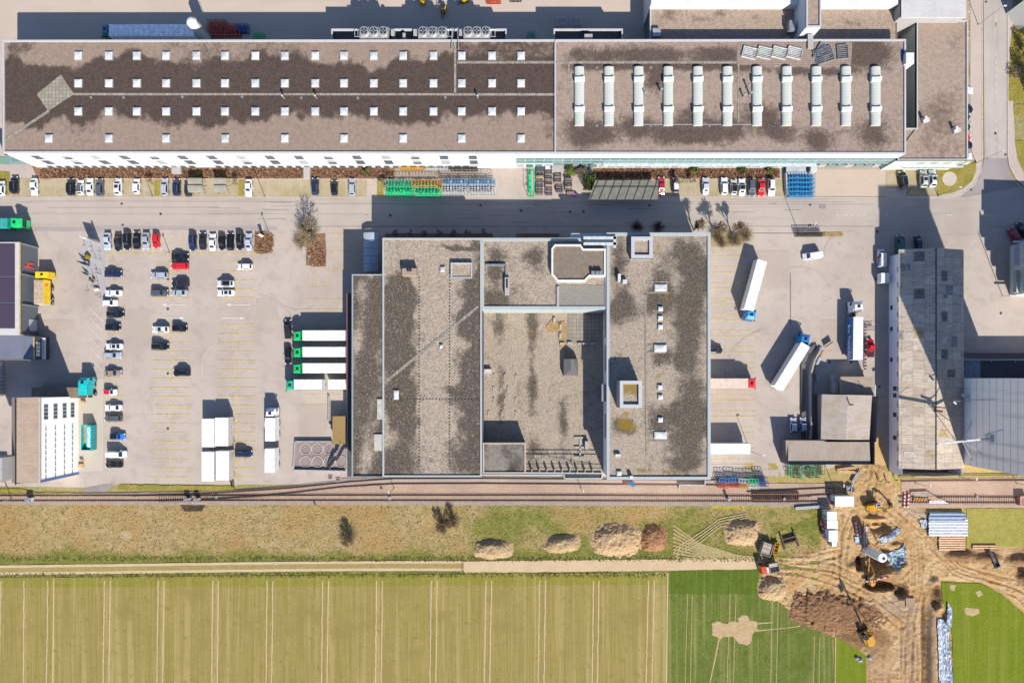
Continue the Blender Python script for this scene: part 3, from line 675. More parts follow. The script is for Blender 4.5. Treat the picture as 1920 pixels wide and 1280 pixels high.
def pstrip(parent, name, x0, y0, x1, y1, w, z, mat, th=.06):
    b = MB(); a = P(x0, y0, z); c = P(x1, y1, z); b.beam((*a, z), (*c, z), w, th); return b.build(name, mat, parent)
def skylight(parent, px, py, z, sx, sy, mat=None, name='skylight', curbh=.35):
    X, Y = P(px, py, z + .5); f = MB(); f.box(X - sx / 2, Y - sy / 2, z, X + sx / 2, Y + sy / 2, z + curbh)
    fo = f.build(name, M_ALU, parent)
    d = MB(); N = 6; rings = []
    for k in range(4):
        t = k / 3 * 1.35; s = math.cos(t) * .94; zz = z + curbh + .28 * math.sin(t)
        rings.append([(X - sx / 2 * s, Y - sy / 2 * s, zz), (X + sx / 2 * s, Y - sy / 2 * s, zz), (X + sx / 2 * s, Y + sy / 2 * s, zz), (X - sx / 2 * s, Y + sy / 2 * s, zz)])
    d.loft(rings); do = d.build('dome', mat or M_DOME, None)
    do.parent = fo; L = parent.location
    for v in do.data.vertices: v.co -= L
    return fo
def m_dome():
    g = G('opal_dome', .35); g.b.inputs['Coat Weight'].default_value = .3; n = g.noise(.35, 5, .7); return g.col(g.mix(g.ramp(n, .38, .62), A(214, 214, 208), A(252, 252, 252)))
M_DOME = m_dome()
def pole_vent(parent, px, py, z, h=1.6, r=.18, name='vent_pipe'):
    X, Y = P(px, py, z); b = MB(); b.cyl(X, Y, z, z + h, r, 8); b.cyl(X, Y, z + h, z + h + .25, r * 1.7, 8, 0, r * .9); return b.build(name, M_STEEL, parent)

# ================================================================== A: long factory
ZA = 10.2
fx = thing('factory_building', 'long white factory with flat mossy gravel roof, rows of domes and glass-fronted eastern half', 'factory', (*P(850, 180), 0))
west = [(6, 77), (1041, 76), (1041, 285), (7, 285.5), (3, 270)]
walls(fx, [(3, 76), (1041, 76), (1041, 286), (5.6, 286)], 0, ZA + .25, M_WHITE, h=ZA + .3)
def mA(x, y):
    y += 20 * noise.noise(Vector((x * .022, y * .01, 5))) + 11 * noise.noise(Vector((x * .07, y * .05, 8))); x += 10 * noise.noise(Vector((x * .05, y * .05, 2)))
    v = .35 * bl(x, y, 200, 165, 400, 1) + 1.25 * sb(x, y, -20, 114 + 9 * math.sin(x * .021), 1050, 222 + 10 * math.sin(x * .017 + 1), 16)
    v += .8 * sb(x, y, -20, 60, 70 + 25 * math.sin(y * .04), 240, 14) - .5 * sb(x, y, 0, 60, 16, 250, 5)
    v += .42 * sb(x, y, 300, 70, 560, 130, 18) + .75 * sb(x, y, 850, 70, 1050, 135, 10) + .3 * sb(x, y, 100, 205, 260, 240, 12) + .4 * sb(x, y, 1020, 200, 1045, 270, 6)
    v -= .6 * bl(x, y, 105, 108, 50, 18)
    return v - .03
flat_roof(fx, 4, 76, 1041.5, 287, ZA, M_GR_A, mA, lambda x, y: .18 * sb(x, y, 640, 180, 860, 205, 8), 4)
def mA2(x, y):
    v = .1
    for cx in (1085, 1140, 1200, 1255, 1320, 1365): v += .95 * bl(x, y, cx, 103, 26, 14)
    for cx, cy, rx, ry in ((1085, 245, 30, 30), (1130, 250, 26, 20), (1190, 240, 28, 18), (1260, 250, 40, 20), (1310, 255, 30, 14), (1365, 245, 28, 22), (1460, 250, 34, 20), (1530, 265, 22, 22), (1640, 255, 28, 34), (1640, 105, 40, 30), (1600, 95, 30, 22), (1120, 125, 60, 8), (1260, 125, 90, 7), (1380, 125, 40, 8), (1480, 133, 40, 8), (1560, 135, 40, 8), (1230, 145, 20, 26), (1300, 215, 30, 20), (1430, 215, 30, 22)): v += .95 * bl(x, y, cx, cy, rx, ry)
    return v
flat_roof(fx, 1040.5, 74, 1697, 289, ZA + .02, M_GR_B, mA2, lambda x, y: 0, 4)
coping(fx, [(4, 75), (1699, 73.5), (1699, 288.5), (5, 286.5)], ZA, .3, .42, M_PARA)
pstrip(fx, 'roof_divider', 1041, 77, 1041, 286, .35, ZA + .25, M_PARA, .5)
# slab walkways on the roof
for q in ((136, 176.5, 1041, 177.5), (853.5, 79, 853.5, 176), (857, 117, 1381, 117)): pstrip(fx, 'walkway', *q, .62, ZA + .05, M_SLAB)
pstrip(fx, 'walkway', 10, 261, 92, 208, .62, ZA + .05, M_SLAB); pstrip(fx, 'walkway', 1066.5, 118, 1066.5, 176, .5, ZA + .06, M_SLAB); pstrip(fx, 'walkway', 1385, 118, 1385, 230, .5, ZA + .06, M_SLAB)
pstrip(fx, 'roof_cable', 1205, 233.5, 1410, 233.5, .12, ZA + .08, M_PARA)
ppoly(fx, 'roof_terrace', [(68.5, 177), (114, 140), (138.5, 176), (90, 208)], ZA + .09, m_slabs('terrace_planks', A(186, 176, 158), A(164, 154, 138), .9), .08)
ppoly(fx, 'slab_field', [(1382, 79), (1598, 79), (1596, 118), (1594, 124), (1382, 122)], ZA + .07, m_slabs('rack_slabs', A(190, 168, 152), A(176, 154, 138), .5), .05)
XS = [145.5, 203, 255.5, 310.5, 367.5, 421, 478, 533.5, 590.5, 644.5, 700.5, 755.5, 812.5, 865.5, 922.5, 977]
for y in (103.7, 155.2, 208): 
    for x in XS: skylight(fx, x, y, ZA, 1.95, 2.05)
for x in (90.5, 203, 310.5, 421.5, 533.5, 644.5, 755.5, 865.5, 977): skylight(fx, x, 259, ZA, 1.95, 2.05)
def m_barrel():
    g = G('ribbed_barrel_glazing', .45); w = g.wave(.42, g.mapping(), 'Y'); n = g.noise(1.5, 4)
    c = g.mix(g.math('MULTIPLY', g.ramp(w, .85, .97), .6), A(232, 234, 222), A(204, 206, 194)); return g.col(g.mix(g.math('MULTIPLY', g.ramp(n, .4, .7), .3), c, A(220, 218, 200)))
M_BARREL = m_barrel()
for i in range(11):
    x = 1086.5 + 55.65 * i; y0, y1 = 125.5, 235; zt = ZA + 1.0
    b = MB(); X0, Ya = P(x - 9, y0, ZA + .6); X1, Yb = P(x + 9, y1, ZA + .6); cx = (X0 + X1) / 2; r = (X1 - X0) / 2; rr = []
    for yy in (Ya, Yb):
        rr.append([(cx + r * math.cos(math.pi * (k / 10)), yy, ZA + .35 + .55 * math.sin(math.pi * (k / 10))) for k in range(11)] + [(cx - r, yy, ZA), (cx + r, yy, ZA)])
    b.loft(rr); o = b.build('barrel_skylight', M_BARREL, fx)
    for yo in (145, 201):
        f = MB(); xa, ya = P(x - 8.8, yo, ZA + 1); xb, yb = P(x + 9.6, yo + 8, ZA + 1)
        f.face([(xa, yb, ZA + 1.0), (xb, yb, ZA + .95), (xb, ya, ZA + 1.42), (xa, ya, ZA + 1.18)]); f.face([(xa, ya, ZA + 1.18), (xb, ya, ZA + 1.42), (xb, ya, ZA + .4), (xa, ya, ZA + .4)])
        f.face([(xb, yb, ZA + .95), (xb, yb, ZA + .4), (xb, ya, ZA + .4), (xb, ya, ZA + 1.42)]); f.face([(xa, yb, ZA + 1.0), (xa, ya, ZA + 1.18), (xa, ya, ZA + .4), (xa, yb, ZA + .4)]); f.face([(xa, yb, ZA + .4), (xb, yb, ZA + .4), (xb, yb, ZA + .95), (xa, yb, ZA + 1)])
        fo = f.build('smoke_vent', M_BARREL, None); fo.parent = o
        for v in fo.data.vertices: v.co -= fx.location
for x, y in ((533, 184), (594, 184), (896, 184), (1238, 172), (1208, 178), (1400, 165), (1393, 182), (1405, 178)): pole_vent(fx, x, y, ZA, 1.5, .22)
for x, y in ((171, 183), (232, 183), (342, 182), (454, 182), (565, 184), (671, 184), (835, 183), (1119, 127.5), (1119, 236), (1220, 127), (1220, 236), (1330, 236), (1664, 124), (1664, 233), (1553, 233), (1451, 234), (1800 - 350, 235)):
    b = MB(); X, Y = P(x, y, ZA); b.cyl(X, Y, ZA, ZA + .12, .34, 12); b.build('roof_drain', M_STEEL, fx)
# south front: windows of the white half
ysw = YN - (YN - 286) * (1 - (ZA + .3) / CH)                     # plan line of the front
Yf = (YN - ysw) / K
def fbox(parent, name, xa, xb, z0, z1, mat, out=.04, yf=None, into=.02):
    b = MB(); yq = Yf if yf is None else yf; b.box(xa, yq - out, z0, xb, yq + into, z1); return b.build(name, mat, parent)
pw = (ZA - 1.6)
for i in range(16):
    xa = P(54 + 54.9 * i, 0, 8.6)[0]
    for (z0, z1) in ((6.1, 8.6), (2.7, 5.4)):
        o = fbox(fx, 'window', xa, xa + 2.35, z0, z1, M_FRAME, .05)
        sh = ((i * 7 + int(z0)) % 5 == 0)
        for k in range(2):
            p = MB(); zz = z0 + .12 + k * (z1 - z0 - .12) / 2; p.box(xa + .12, Yf - .07, zz, xa + 2.23, Yf - .03, zz + (z1 - z0) / 2 - .2); q = p.build('pane', M_BLIND if sh or (k == 1 and i % 3 == 1) else M_GLASS, None); q.parent = o
            for v in q.data.vertices: v.co -= fx.location
x = P(88, 0, 1)[0]; i = 0
while x < P(880, 0, 1)[0]:
    if not (P(360, 0)[0] < x < P(392, 0)[0]): fbox(fx, 'basement_window', x, x + 1.5, .25, 1.5, M_GLASS, .05)
    x += 2.36; i += 1
fbox(fx, 'plinth', P(66, 0)[0], P(895, 0)[0], -.1, .22, M_GREYW, .08)
# bright blank bay and the glass half
fbox(fx, 'blank_wall_panel', P(894, 0, 8)[0], P(967, 0, 8)[0], 0, ZA + .1, m_concr('clean_white_panel', A(255, 253, 248), A(240, 236, 228), .2), .15)
xe = P(1699, 0, ZA + .3)[0]; xg0 = P(967, 0, 6)[0]
fbox(fx, 'fascia', xg0, xe, 7.3, ZA + .28, m_concr('white_fascia', A(252, 250, 252), A(236, 232, 236), .25), .16)
fbox(fx, 'glass_front', xg0, xe, 3.4, 7.3, M_GLASST, .05)
fbox(fx, 'ground_floor_front', P(1112, 0, 1)[0], P(1470, 0, 1)[0], .0, 2.9, M_FRAME, .05)
n = 0; x = xg0
while x < xe:
    fbox(fx, 'mullion', x, x + .12, 3.3, 7.3, M_FRAME, .14); x += 2.42
    fbox(fx, 'glass_panel', x - 2.1, x - .25, .6, 2.6, M_GLASST if n % 3 else M_BLIND, .08); n += 1
for z in (5.4, 3.35): fbox(fx, 'transom', xg0, xe, z, z + .12, M_FRAME, .12)
fbox(fx, 'canopy', P(1130, 0, 3)[0], P(1530, 0, 3)[0], 2.95, 3.2, M_FRAME, .75)
o = fbox(fx, 'entrance_canopy', P(1475, 0, 3)[0], P(1512, 0, 3)[0], 2.6, 2.75, M_BLIND, 2.0)
# entrance with steps at the west corner, access steps in the beds
fbox(fx, 'porch', P(18, 0)[0], P(66, 0)[0], 2.6, 8.2, M_GLASST, .05)
for x0, x1 in ((325, 342), (571, 583)):
    fbox(fx, 'entrance_steps', P(x0, 0)[0], P(x1, 0)[0], 0, .8, M_CONW, 1.8 if x0 < 400 else 3.0)
# chillers and their enclosure behind the north edge
ZC = 9.1
def fanunit(x0, x1, y0, y1):
    o = pbox(fx, 'cooling_unit', x0, y0, x1, y1, ZC - .6, ZC + 1.4, M_ALU)
    n = 3
    for k in range(n):
        cx = x0 + (x1 - x0) * (k + .5) / n; X, Y = P(cx, y0 + (y1 - y0) * .42, ZC + 1.6); f = MB(); f.cyl(X, Y, ZC + 1.38, ZC + 1.95, 1.25, 20, 0, 1.1); f.cyl(X, Y, ZC + 1.95, ZC + 1.98, .85, 16, 1)
        for a in range(4): f.beam((X, Y, ZC + 2.02), (X + .8 * math.cos(a * 1.57), Y + .8 * math.sin(a * 1.57), ZC + 2.02), .32, .05, 2)
        q = f.build('fan', [M_ALU, M_DSTEEL, M_STEEL], None); q.parent = o
        for v in q.data.vertices: v.co -= fx.location
for x0, x1 in ((674, 728), (784, 838), (869, 919)): fanunit(x0, x1, 51, 71)
for (x0, x1, nm) in ((621, 950, 'service_yard'), (1038, 1168, 'service_yard')):
    walls(fx, [(x0, 54), (x1, 54), (x1, 79), (x0, 79)], 0, ZC - .5, M_CONW, 'service_yard_wall', h=ZC - .5); coping(fx, [(x0, 54), (x1, 54), (x1, 82), (x0, 82)], ZC - .9, .4, .35, M_PARA, name='service_yard_rim')
    ppoly(fx, 'service_yard_deck', [(x0 + 1, 55), (x1 - 1, 55), (x1 - 1, 80), (x0 + 1, 80)], ZC - 1.6, plain('dark_deck', A(72, 84, 92), .8))
for x0, y0, x1, y1 in ((733, 55, 739, 66), (775, 55, 782, 66), (861, 55, 867, 66), (1096, 64, 1111, 76), (755, 62, 760, 73)): pbox(fx, 'duct', x0, y0, x1, y1, ZC - 1.5, ZC + .6, M_CONW)
b = MB()
for x in (665, 671, 841, 849, 921, 928):
    a = P(x, 54, ZC); c = P(x, 71, ZC); b.tube((*a, ZC), (*c, ZC), .12)
for y in (56, 69):
    for x0, x1 in ((665, 674), (838, 850), (919, 930)): b.tube((*P(x0, y, ZC + .3), ZC + .3), (*P(x1, y, ZC + .3), ZC + .3), .14)
for x0 in (848, 858): b.tube((*P(x0, 52, ZC + 2), ZC + 2), (*P(x0 + (x0 - 853) * .3, 92, ZA + 1), ZA + .6), .1)
b.build('pipework', M_ALU, fx)
pbox(fx, 'bridge_slab', 1515, 64, 1525, 92, ZA + .3, ZA + .55, M_CONW)
pbox(fx, 'roof_cabinet', 1699, 99, 1714, 119, ZA - 3, ZA + 1.2, M_WHITE)
pbox(fx, 'painted_hatch_shadow', 1690, 93, 1699, 113, ZA, ZA + .12, plain('blue_shadow_tone', A(46, 90, 168), .5))  # thin blue slab painting the cabinet's cast shadow onto the roof
# pallets and window frames stored on the roof
def frame_stack(px, py, z, ang, L, Wd, hh, mat, label, group=None, nb=5, name='window_frame_stack', inner=None):
    X, Y = P(px, py, z + hh); t = thing(name, label, 'frame', (X, Y, z), ang, group)
    b = MB(); b.beam((-L / 2, -Wd / 2, .25), (L / 2, -Wd / 2, .25), .1, .5); b.beam((-L / 2, Wd / 2, .25), (L / 2, Wd / 2, .25), .1, .5)
    b.beam((-L / 2, -Wd / 2, .25), (-L / 2, Wd / 2, .25), .1, .5); b.beam((L / 2, -Wd / 2, .25), (L / 2, Wd / 2, .25), .1, .5); b.build('outer_frame', mat, t, world=False)
    b = MB()
    for k in range(1, nb): b.beam((-L / 2, -Wd / 2 + Wd * k / nb, .3 + .03 * (k % 2)), (L / 2, -Wd / 2 + Wd * k / nb, .3 + .03 * (k % 2)), .13, .1)
    b.build('bars', mat, t, world=False)
    if inner:
        b = MB(); b.box(-L * .4, -Wd * .1, .1, L * .2, Wd * .35, .2); b.build('glass_sheet', inner, t, world=False)
    return t
M_WFR = plain('white_lacquer', A(236, 234, 232), .4)
for i, x in enumerate((1406, 1434, 1462, 1490)):
    frame_stack(x, 99, ZA, R(-14), 3.6, 2.6, .4, M_WFR, f'white frame bundle on the factory roof, {ORD[i]} from the left of four leaning bundles', 'frame bundles on the factory roof', 6, inner=paint('pale_green_sheet', A(160, 200, 170)) if i in (1, 2) else M_BLIND)
for (x, y, a, L, Wd, h, s) in ((1552, 96, 20, 4.6, 3.6, 2.2, 'tall stack of silver frames dumped crosswise on the factory roof'), (1536, 95, 62, 4.2, 1.2, .5, 'dark tilted frame stack left of the silver frames on the roof'), (1580, 97, 5, 2.6, 3.4, .4, 'low pile of metal frames right of the silver stack on the roof')):
    t = frame_stack(x, y, ZA, R(a), L, Wd, h, M_STEEL if 'silver' in s else M_DSTEEL, s, None, 7)
    if h > 1:
        b = MB()
        for k in range(9): b.beam((-L / 2 + .1 * k, -Wd / 2 + .4 * k, .55 + .12 * (k % 4)), (L / 2 - .15 * k, -Wd / 2 + .4 * k + .6, .6 + .12 * (k % 3)), .1, .1)
        b.build('loose_frames', M_STEEL, t, world=False)

# ================================================================== B: annex, C/D/E: northern blocks
ZB = 6.7
an = thing('office_annex', 'grey gravel-roofed annex at the eastern end of the long factory, beside the side road', 'annex', (*P(1750, 170), 0))
walls(an, [(1719, 38), (1815, 38), (1815, 300), (1683, 300), (1683, 287), (1719, 240)], 0, ZB + .25, m_concr('pale_green_render', A(226, 234, 220), A(200, 206, 194), .4), h=ZB + .3)
def mB(x, y): return .18 + .4 * bl(x, y, 1790, 180, 22, 20) + .4 * bl(x, y, 1740, 210, 30, 30) + .35 * bl(x, y, 1770, 240, 40, 40) + .3 * bl(x, y, 1790, 75, 20, 20)
flat_roof(an, 1719.5, 39, 1814.5, 299.5, ZB, M_GR_N, mB, step=4); flat_roof(an, 1683.5, 239.5, 1719.7, 299.5, ZB, M_GR_N, mB, step=4)
coping(an, [(1719, 38), (1815, 38), (1815, 300), (1683, 300), (1683, 240), (1719, 240)], ZB, .3, .3, M_PARA)
yfa = (YN - (YN - (YN - 300) * (1 - (ZB + .3) / CH))) / K
Ya = P(0, 300, ZB + .3)[1]
b = MB(); xw = P(1719, 0, ZB)[0]
for k in range(9):
    y0 = P(0, 60 + k * 20, ZB)[1]; b.box(xw - .05, y0 - 2.0, 1 if k % 2 else 3.4, xw + .05, y0, 2.8 if k % 2 else 5.6)
b.build('courtyard_glazing', M_GLASST, an)
for k, z in ((0, 3.6), (3, 3.6), (8, 3.4)):
    y0 = P(0, 55 + k * 20, ZB)[1]; b = MB(); b.box(xw - .12, y0 - 2.6, z, xw - .04, y0, z + 1.6); b.build('orange_shutter', plain('orange_shutter', A(214, 150, 60), .5), an)
for k in range(9):
    x = P(1700 + 12.2 * k, 0, 3)[0]
    b = MB(); b.box(x, Ya - .06, 3.9, x + 1.4, Ya + .02, 5.7); b.build('window', M_BLIND if k % 2 else M_FRAME, an); b = MB(); b.box(x, Ya - .06, 1.2, x + 1.4, Ya + .02, 2.8); b.build('window', M_GLASST, an)
b = MB(); b.box(P(1690, 0, 3)[0], Ya - .5, 3.0, P(1806, 0, 3)[0], Ya, 3.15); b.build('sunshade', M_FRAME, an)
for x, y in ((1738, 225), (1796, 244)):
    X, Y = P(x, y, ZB + .8); b = MB(); b.obox(X, Y, ZB, 1.8, .9, ZB + .7, R(18)); b.obox(X - .7, Y + .4, ZB, .7, .7, ZB + 1.5, R(18)); b.build('roof_ventilator', M_WFR, an)
nb = thing('north_workshop', 'low gravel-roofed workshop block touching the northern side of the factory', 'workshop', (*P(1450, 30), 0)); ZN = 6.8
walls(nb, [(1220, -120), (1680, -120), (1680, 76), (1220, 76)], 0, ZN + .2, M_GREYW, h=ZN)
def mN(x, y): return .1 + .6 * bl(x, y, 1255, 28, 16, 14) + .45 * bl(x, y, 1315, 36, 16, 8) + .55 * bl(x, y, 1350, 26, 14, 10) + .5 * bl(x, y, 1412, 32, 12, 8) + .35 * bl(x, y, 1580, 42, 26, 10)
flat_roof(nb, 1220, 8, 1682, 88, ZN, M_GR_N, mN, lambda x, y: .12 * bl(x, y, 1376, 44, 14, 10), 3)
pstrip(nb, 'roof_rim', 1219.5, 8, 1219.5, 90, .35, ZN + .2, M_PARA, .5)
pbox(nb, 'roof', 1221, -130, 1684, 7.5, 0, ZN + 2.2, plain('bright_roof_membrane', A(255, 250, 240), .6, var=.05)); pbox(nb, 'exhaust_silencer', 1224, 53, 1239, 68, ZN, ZN + 1.2, M_ALU)
for x in (1621, 1632): pbox(nb, 'roof_ventilator', x, 9, x + 6, 14, ZN, ZN + .8, M_WFR)
tw = thing('stair_tower', 'white stair tower rising between the two northern gravel roofs', 'tower', (*P(1520, 20), 0)); ZD = 13.0
walls(tw, [(1512, -60), (1540, -60), (1540, 51), (1512, 51)], 0, ZD, m_concr('white_tower_render', A(246, 248, 252), A(220, 220, 226), .3), h=ZD)
flat_roof(tw, 1512, -60, 1540, 51, ZD - .3, M_GR_N, lambda x, y: .1, step=6); coping(tw, [(1512, -60), (1540, -60), (1540, 51), (1512, 51)], ZD - .3, .35, .4, M_PARA)
pbox(tw, 'air_handler', 1480, 38, 1491, 56, ZN, ZN + 2.0, M_STEEL)
sh = thing('ribbed_roof_hall', 'hall with pale ribbed metal roof at the northern end of the annex', 'hall', (*P(1750, 10), 0)); ZE = 9.6
walls(sh, [(1690, -80), (1812, -80), (1812, 30), (1690, 30)], 0, ZE - .1, M_CONW, h=ZE); pbox(sh, 'roof', 1690, -80, 1812, 33, ZE - .4, ZE, M_RIBG)

# ================================================================== G: central complex
ZG = 10.7
cg = thing('warehouse_complex', 'large grey flat-roofed warehouse complex around an inner court in the middle of the yard', 'warehouse', (*P(990, 670), 0))
walls(cg, [(718, 446), (903, 446), (903, 893), (661, 893), (660, 514), (719, 514)], -.1, ZG + .2, M_GREYW, h=ZG + .3)
MAIN = [(751, 560, 34, 30), (748, 545, 16, 40), (745, 605, 22, 30), (750, 650, 26, 40), (745, 678, 24, 22), (752, 730, 26, 26), (745, 775, 20, 26), (765, 790, 16, 30), (745, 865, 34, 34), (885, 540, 20, 26), (890, 620, 26, 18), (885, 675, 26, 22), (880, 730, 34, 26), (890, 790, 30, 34), (885, 860, 34, 28), (892, 575, 14, 20), (875, 600, 18, 16), (900, 700, 10, 200), (862, 462, 30, 6)]
LICH = [(893, 500, 5, 16), (742, 512, 12, 8), (755, 738, 6, 10), (734, 824, 6, 8), (852, 868, 10, 10), (895, 885, 10, 8), (730, 640, 4, 8), (748, 583, 10, 5)]
def mG(x, y):
    y += 14 * noise.noise(Vector((x * .04, y * .04, 5))); x += 12 * noise.noise(Vector((x * .05, y * .05, 2)))
    return .05 + sum(1.35 * bl(x, y, *q) for q in MAIN)
def lG(x, y): return sum(.6 * bl(x, y, *q) for q in LICH)
flat_roof(cg, 719.5, 447, 902.5, 893, ZG, M_GR_C, mG, lG, 3)
def mW(x, y): return .98 + .3 * math.sin(x * .11 + y * .02) - .5 * bl(x, y, 672, 545, 10, 20) - .45 * bl(x, y, 670, 640, 12, 24) - .4 * bl(x, y, 672, 790, 12, 30) - .4 * bl(x, y, 708, 660, 10, 30) - .4 * bl(x, y, 690, 850, 20, 12)
flat_roof(cg, 661, 515, 719, 892.5, ZG - .25, M_GR_C, mW, lambda x, y: 0, 3)
coping(cg, [(717, 446), (903.5, 446), (903.5, 894), (717, 894)], ZG, .3, .42, M_PARB); coping(cg, [(659.5, 513.5), (719.4, 513.5), (719.4, 893.5), (659.5, 893.5)], ZG - .25, .3, .3, M_PARB)
for q in ((726, 713, 897, 574),): pstrip(cg, 'walkway', *q, .7, ZG + .06, M_SLAB)
for x in (786, 843):
    b = MB()
    for y in range(520, 880, 6): X, Y = P(x, y, ZG); b.box(X - .14, Y - .14, ZG, X + .14, Y + .14, ZG + .07)
    b.build('anchor_plates', M_DSTEEL, cg)
b = MB()
for x in range(728, 900, 6): X, Y = P(x, 748, ZG); b.box(X - .14, Y - .14, ZG, X + .14, Y + .14, ZG + .07)
b.build('anchor_plates', M_DSTEEL, cg)
pbox(cg, 'chimney_block', 754, 503, 781, 516, ZG, ZG + 2.0, m_concr('rusty_concrete', A(190, 164, 146), A(160, 130, 112), .5)); 
for x in (765, 770): b = MB(); X, Y = P(x, 507, ZG + 2); b.cyl(X, Y, ZG + 2, ZG + 2.3, .3, 10); b.build('flue', M_DSTEEL, cg)
walls(cg, [(845, 493), (885.5, 493), (885.5, 521.5), (845, 521.5)], ZG, ZG + 1.0, M_CONW, 'roof_housing', h=ZG + 1); flat_roof(cg, 846, 494, 885, 521, ZG + .75, M_GR_C, step=6); coping(cg, [(845, 492.5), (885.5, 492.5), (885.5, 521.5), (845, 521.5)], ZG + .7, .3, .3, M_PARA)
for x, y, sx, sy in ((829.5, 504.5, 1.2, 1.4), (742.5, 740, 1.3, 2.4), (827, 649, .8, 1.0)): skylight(cg, x, y, ZG, sx, sy, name='skylight')
for x0, y0, x1, y1 in ((707, 748, 717.5, 786), (701, 814, 716, 845)): pbox(cg, 'roof_light', x0, y0, x1, y1, ZG - .2, ZG + .12, plain('weathered_rooflight', A(212, 204, 190), .7))
# dock canopy and ramp edge on the west
b = MB(); a = P(651, 550, 5.5); c = P(661, 893, 5.5); b.box(a[0], a[1], 5.2, c[0] + .7, c[1], 5.5); b.build('dock_canopy', M_DKW, cg)
b = MB(); b.box(a[0] - .12, a[1], 5.15, a[0], c[1] + 22, 5.56); b.build('canopy_edge', plain('orange_edge', A(214, 120, 84), .6), cg)
# central wing
ZW = 9.5
walls(cg, [(903.5, 447), (1137, 447), (1137, 579), (903.5, 579)], -.1, ZW + .1, M_PARB, h=ZW + .2)
def mC(x, y): return .15 + .95 * bl(x, y, 1000, 478, 18, 16) + .95 * bl(x, y, 920, 560, 30, 16) + .85 * bl(x, y, 930, 500, 14, 30) + .4 * bl(x, y, 945, 480, 20, 10) + .3 * bl(x, y, 1010, 500, 16, 20)
flat_roof(cg, 906, 452, 1138, 577, ZW, M_GR_C, mC, lambda x, y: .5 * bl(x, y, 941, 520, 8, 18) + .55 * sb(x, y, 905, 455, 912, 575, 2) + .45 * sb(x, y, 905, 570, 1040, 577, 2) + .3 * bl(x, y, 915, 458, 20, 4), 3)
coping(cg, [(901.5, 446), (1140, 446), (1140, 580), (901.5, 580)], ZW, .35, .8, M_PARB)
pstrip(cg, 'roof_duct', 911, 497, 949, 497, .5, ZW + .5, M_STEEL, .4); pstrip(cg, 'roof_duct', 948, 497, 950, 520, .4, ZW + .5, M_STEEL, .4)
o = pbox(cg, 'cooling_unit', 946.5, 520, 955, 552, ZW, ZW + 1.3, M_CONW)
for k in range(4): X, Y = P(950.5, 525 + 4.3 * k, ZW + 1.3); b = MB(); b.cyl(X, Y, ZW + 1.3, ZW + 1.4, .28, 10); q = b.build('fan', M_DSTEEL, None); q.parent = o; 
for q in [c for c in o.children]:
    for v in q.data.vertices: v.co -= cg.location
ppoly(cg, 'roof_terrace', [(1043, 535), (1138, 535), (1138, 576), (1043, 576)], ZW + .12, m_slabs('patio_slabs', A(178, 172, 160), A(168, 160, 148), .5), .1)
pstrip(cg, 'planter_edge', 1046, 537, 1046, 575, .6, ZW + .3, M_CONW, .4)
# octagonal penthouse
oc = [(1034, 466), (1040, 458), (1089, 458), (1094, 466), (1136, 466), (1136, 518), (1106, 518), (1097, 527.5), (1045, 527.5), (1034, 514)]
ZO = ZW + 1.7
b = MB(); b.prism([P(x, y, ZO) for x, y in oc], ZW, ZO - .2, top=False); b.build('penthouse_wall', M_WHITE, cg)
b = MB(); b.prism([P(x, y, ZO) for x, y in [(1035, 467), (1041, 459.5), (1088, 459.5), (1093, 467), (1136, 467), (1136, 518), (1106, 518), (1097, 526), (1046, 526), (1035, 513)]], ZO - .5, ZO - .3); b.build('penthouse_roof', m_gravel('penthouse_gravel', A(150, 136, 124), A(112, 100, 92), contrast=.4), cg)
coping(cg, oc, ZO - .3, .35, .45, M_WHITE)
for x in (1109, 1117, 1124): pbox(cg, 'air_handler', x, 508, x + 6, 515, ZO - .3, ZO + .9, M_STEEL)
# oriel / glazed stair front at the north
pbox(cg, 'stair_front', 1071, 437.5, 1160, 449, 0, 8.9, M_WHITE); pbox(cg, 'stair_front_parapet', 1071, 449, 1082, 454, ZW, 8.8, M_WHITE)
o = pbox(cg, 'roof_glazing', 1096, 447, 1150, 456, ZW, ZW + 1.3, M_GLASS)
for q in ((1094, 446, 1156, 446), (1094, 457, 1156, 457), (1152.5, 443, 1152.5, 465)): pstrip(cg, 'glazing_frame', *q, .7, ZW + 1.35, M_FRAME, .2)
# east wing
ZR = 10.0
walls(cg, [(1142, 438), (1331, 438), (1331, 897), (1142, 897)], -.1, ZR + .2, M_PALEW, h=ZR + .35)
EM = [(1283, 470, 30, 26), (1300, 500, 22, 22), (1290, 560, 26, 40), (1310, 530, 16, 30), (1288, 620, 24, 40), (1285, 680, 20, 22), (1300, 740, 24, 30), (1305, 790, 30, 26), (1290, 830, 26, 34), (1280, 870, 30, 14), (1240, 535, 20, 40), (1228, 570, 24, 20), (1170, 560, 18, 22), (1160, 490, 14, 40), (1160, 590, 30, 20), (1235, 790, 20, 26), (1170, 800, 24, 16), (1270, 770, 20, 16), (1240, 670, 16, 14)]
EL = [(1234, 470, 9, 22), (1170, 788, 14, 14), (1190, 863, 18, 6), (1265, 884, 60, 6), (1200, 880, 12, 6), (1180, 800, 30, 10), (1240, 600, 20, 14), (1250, 560, 12, 20), (1165, 667, 10, 5), (1218, 870, 6, 14), (1235, 705, 16, 10), (1175, 773, 6, 5)]
flat_roof(cg, 1143, 439, 1330, 896.5, ZR, M_GR_C, lambda x, y: .1 + sum(.95 * bl(x + 8 * noise.noise(Vector((x * .06, y * .06, 1))), y + 12 * noise.noise(Vector((x * .05, y * .05, 3))), *q) for q in EM), lambda x, y: sum(.62 * bl(x, y, *q) for q in EL) + .3 * max(0, noise.noise(Vector((x * .03, y * .03, 4)))), 3)
coping(cg, [(1137.5, 436), (1332.5, 436), (1332.5, 899), (1137.5, 899)], ZR, .35, .75, M_PARB)
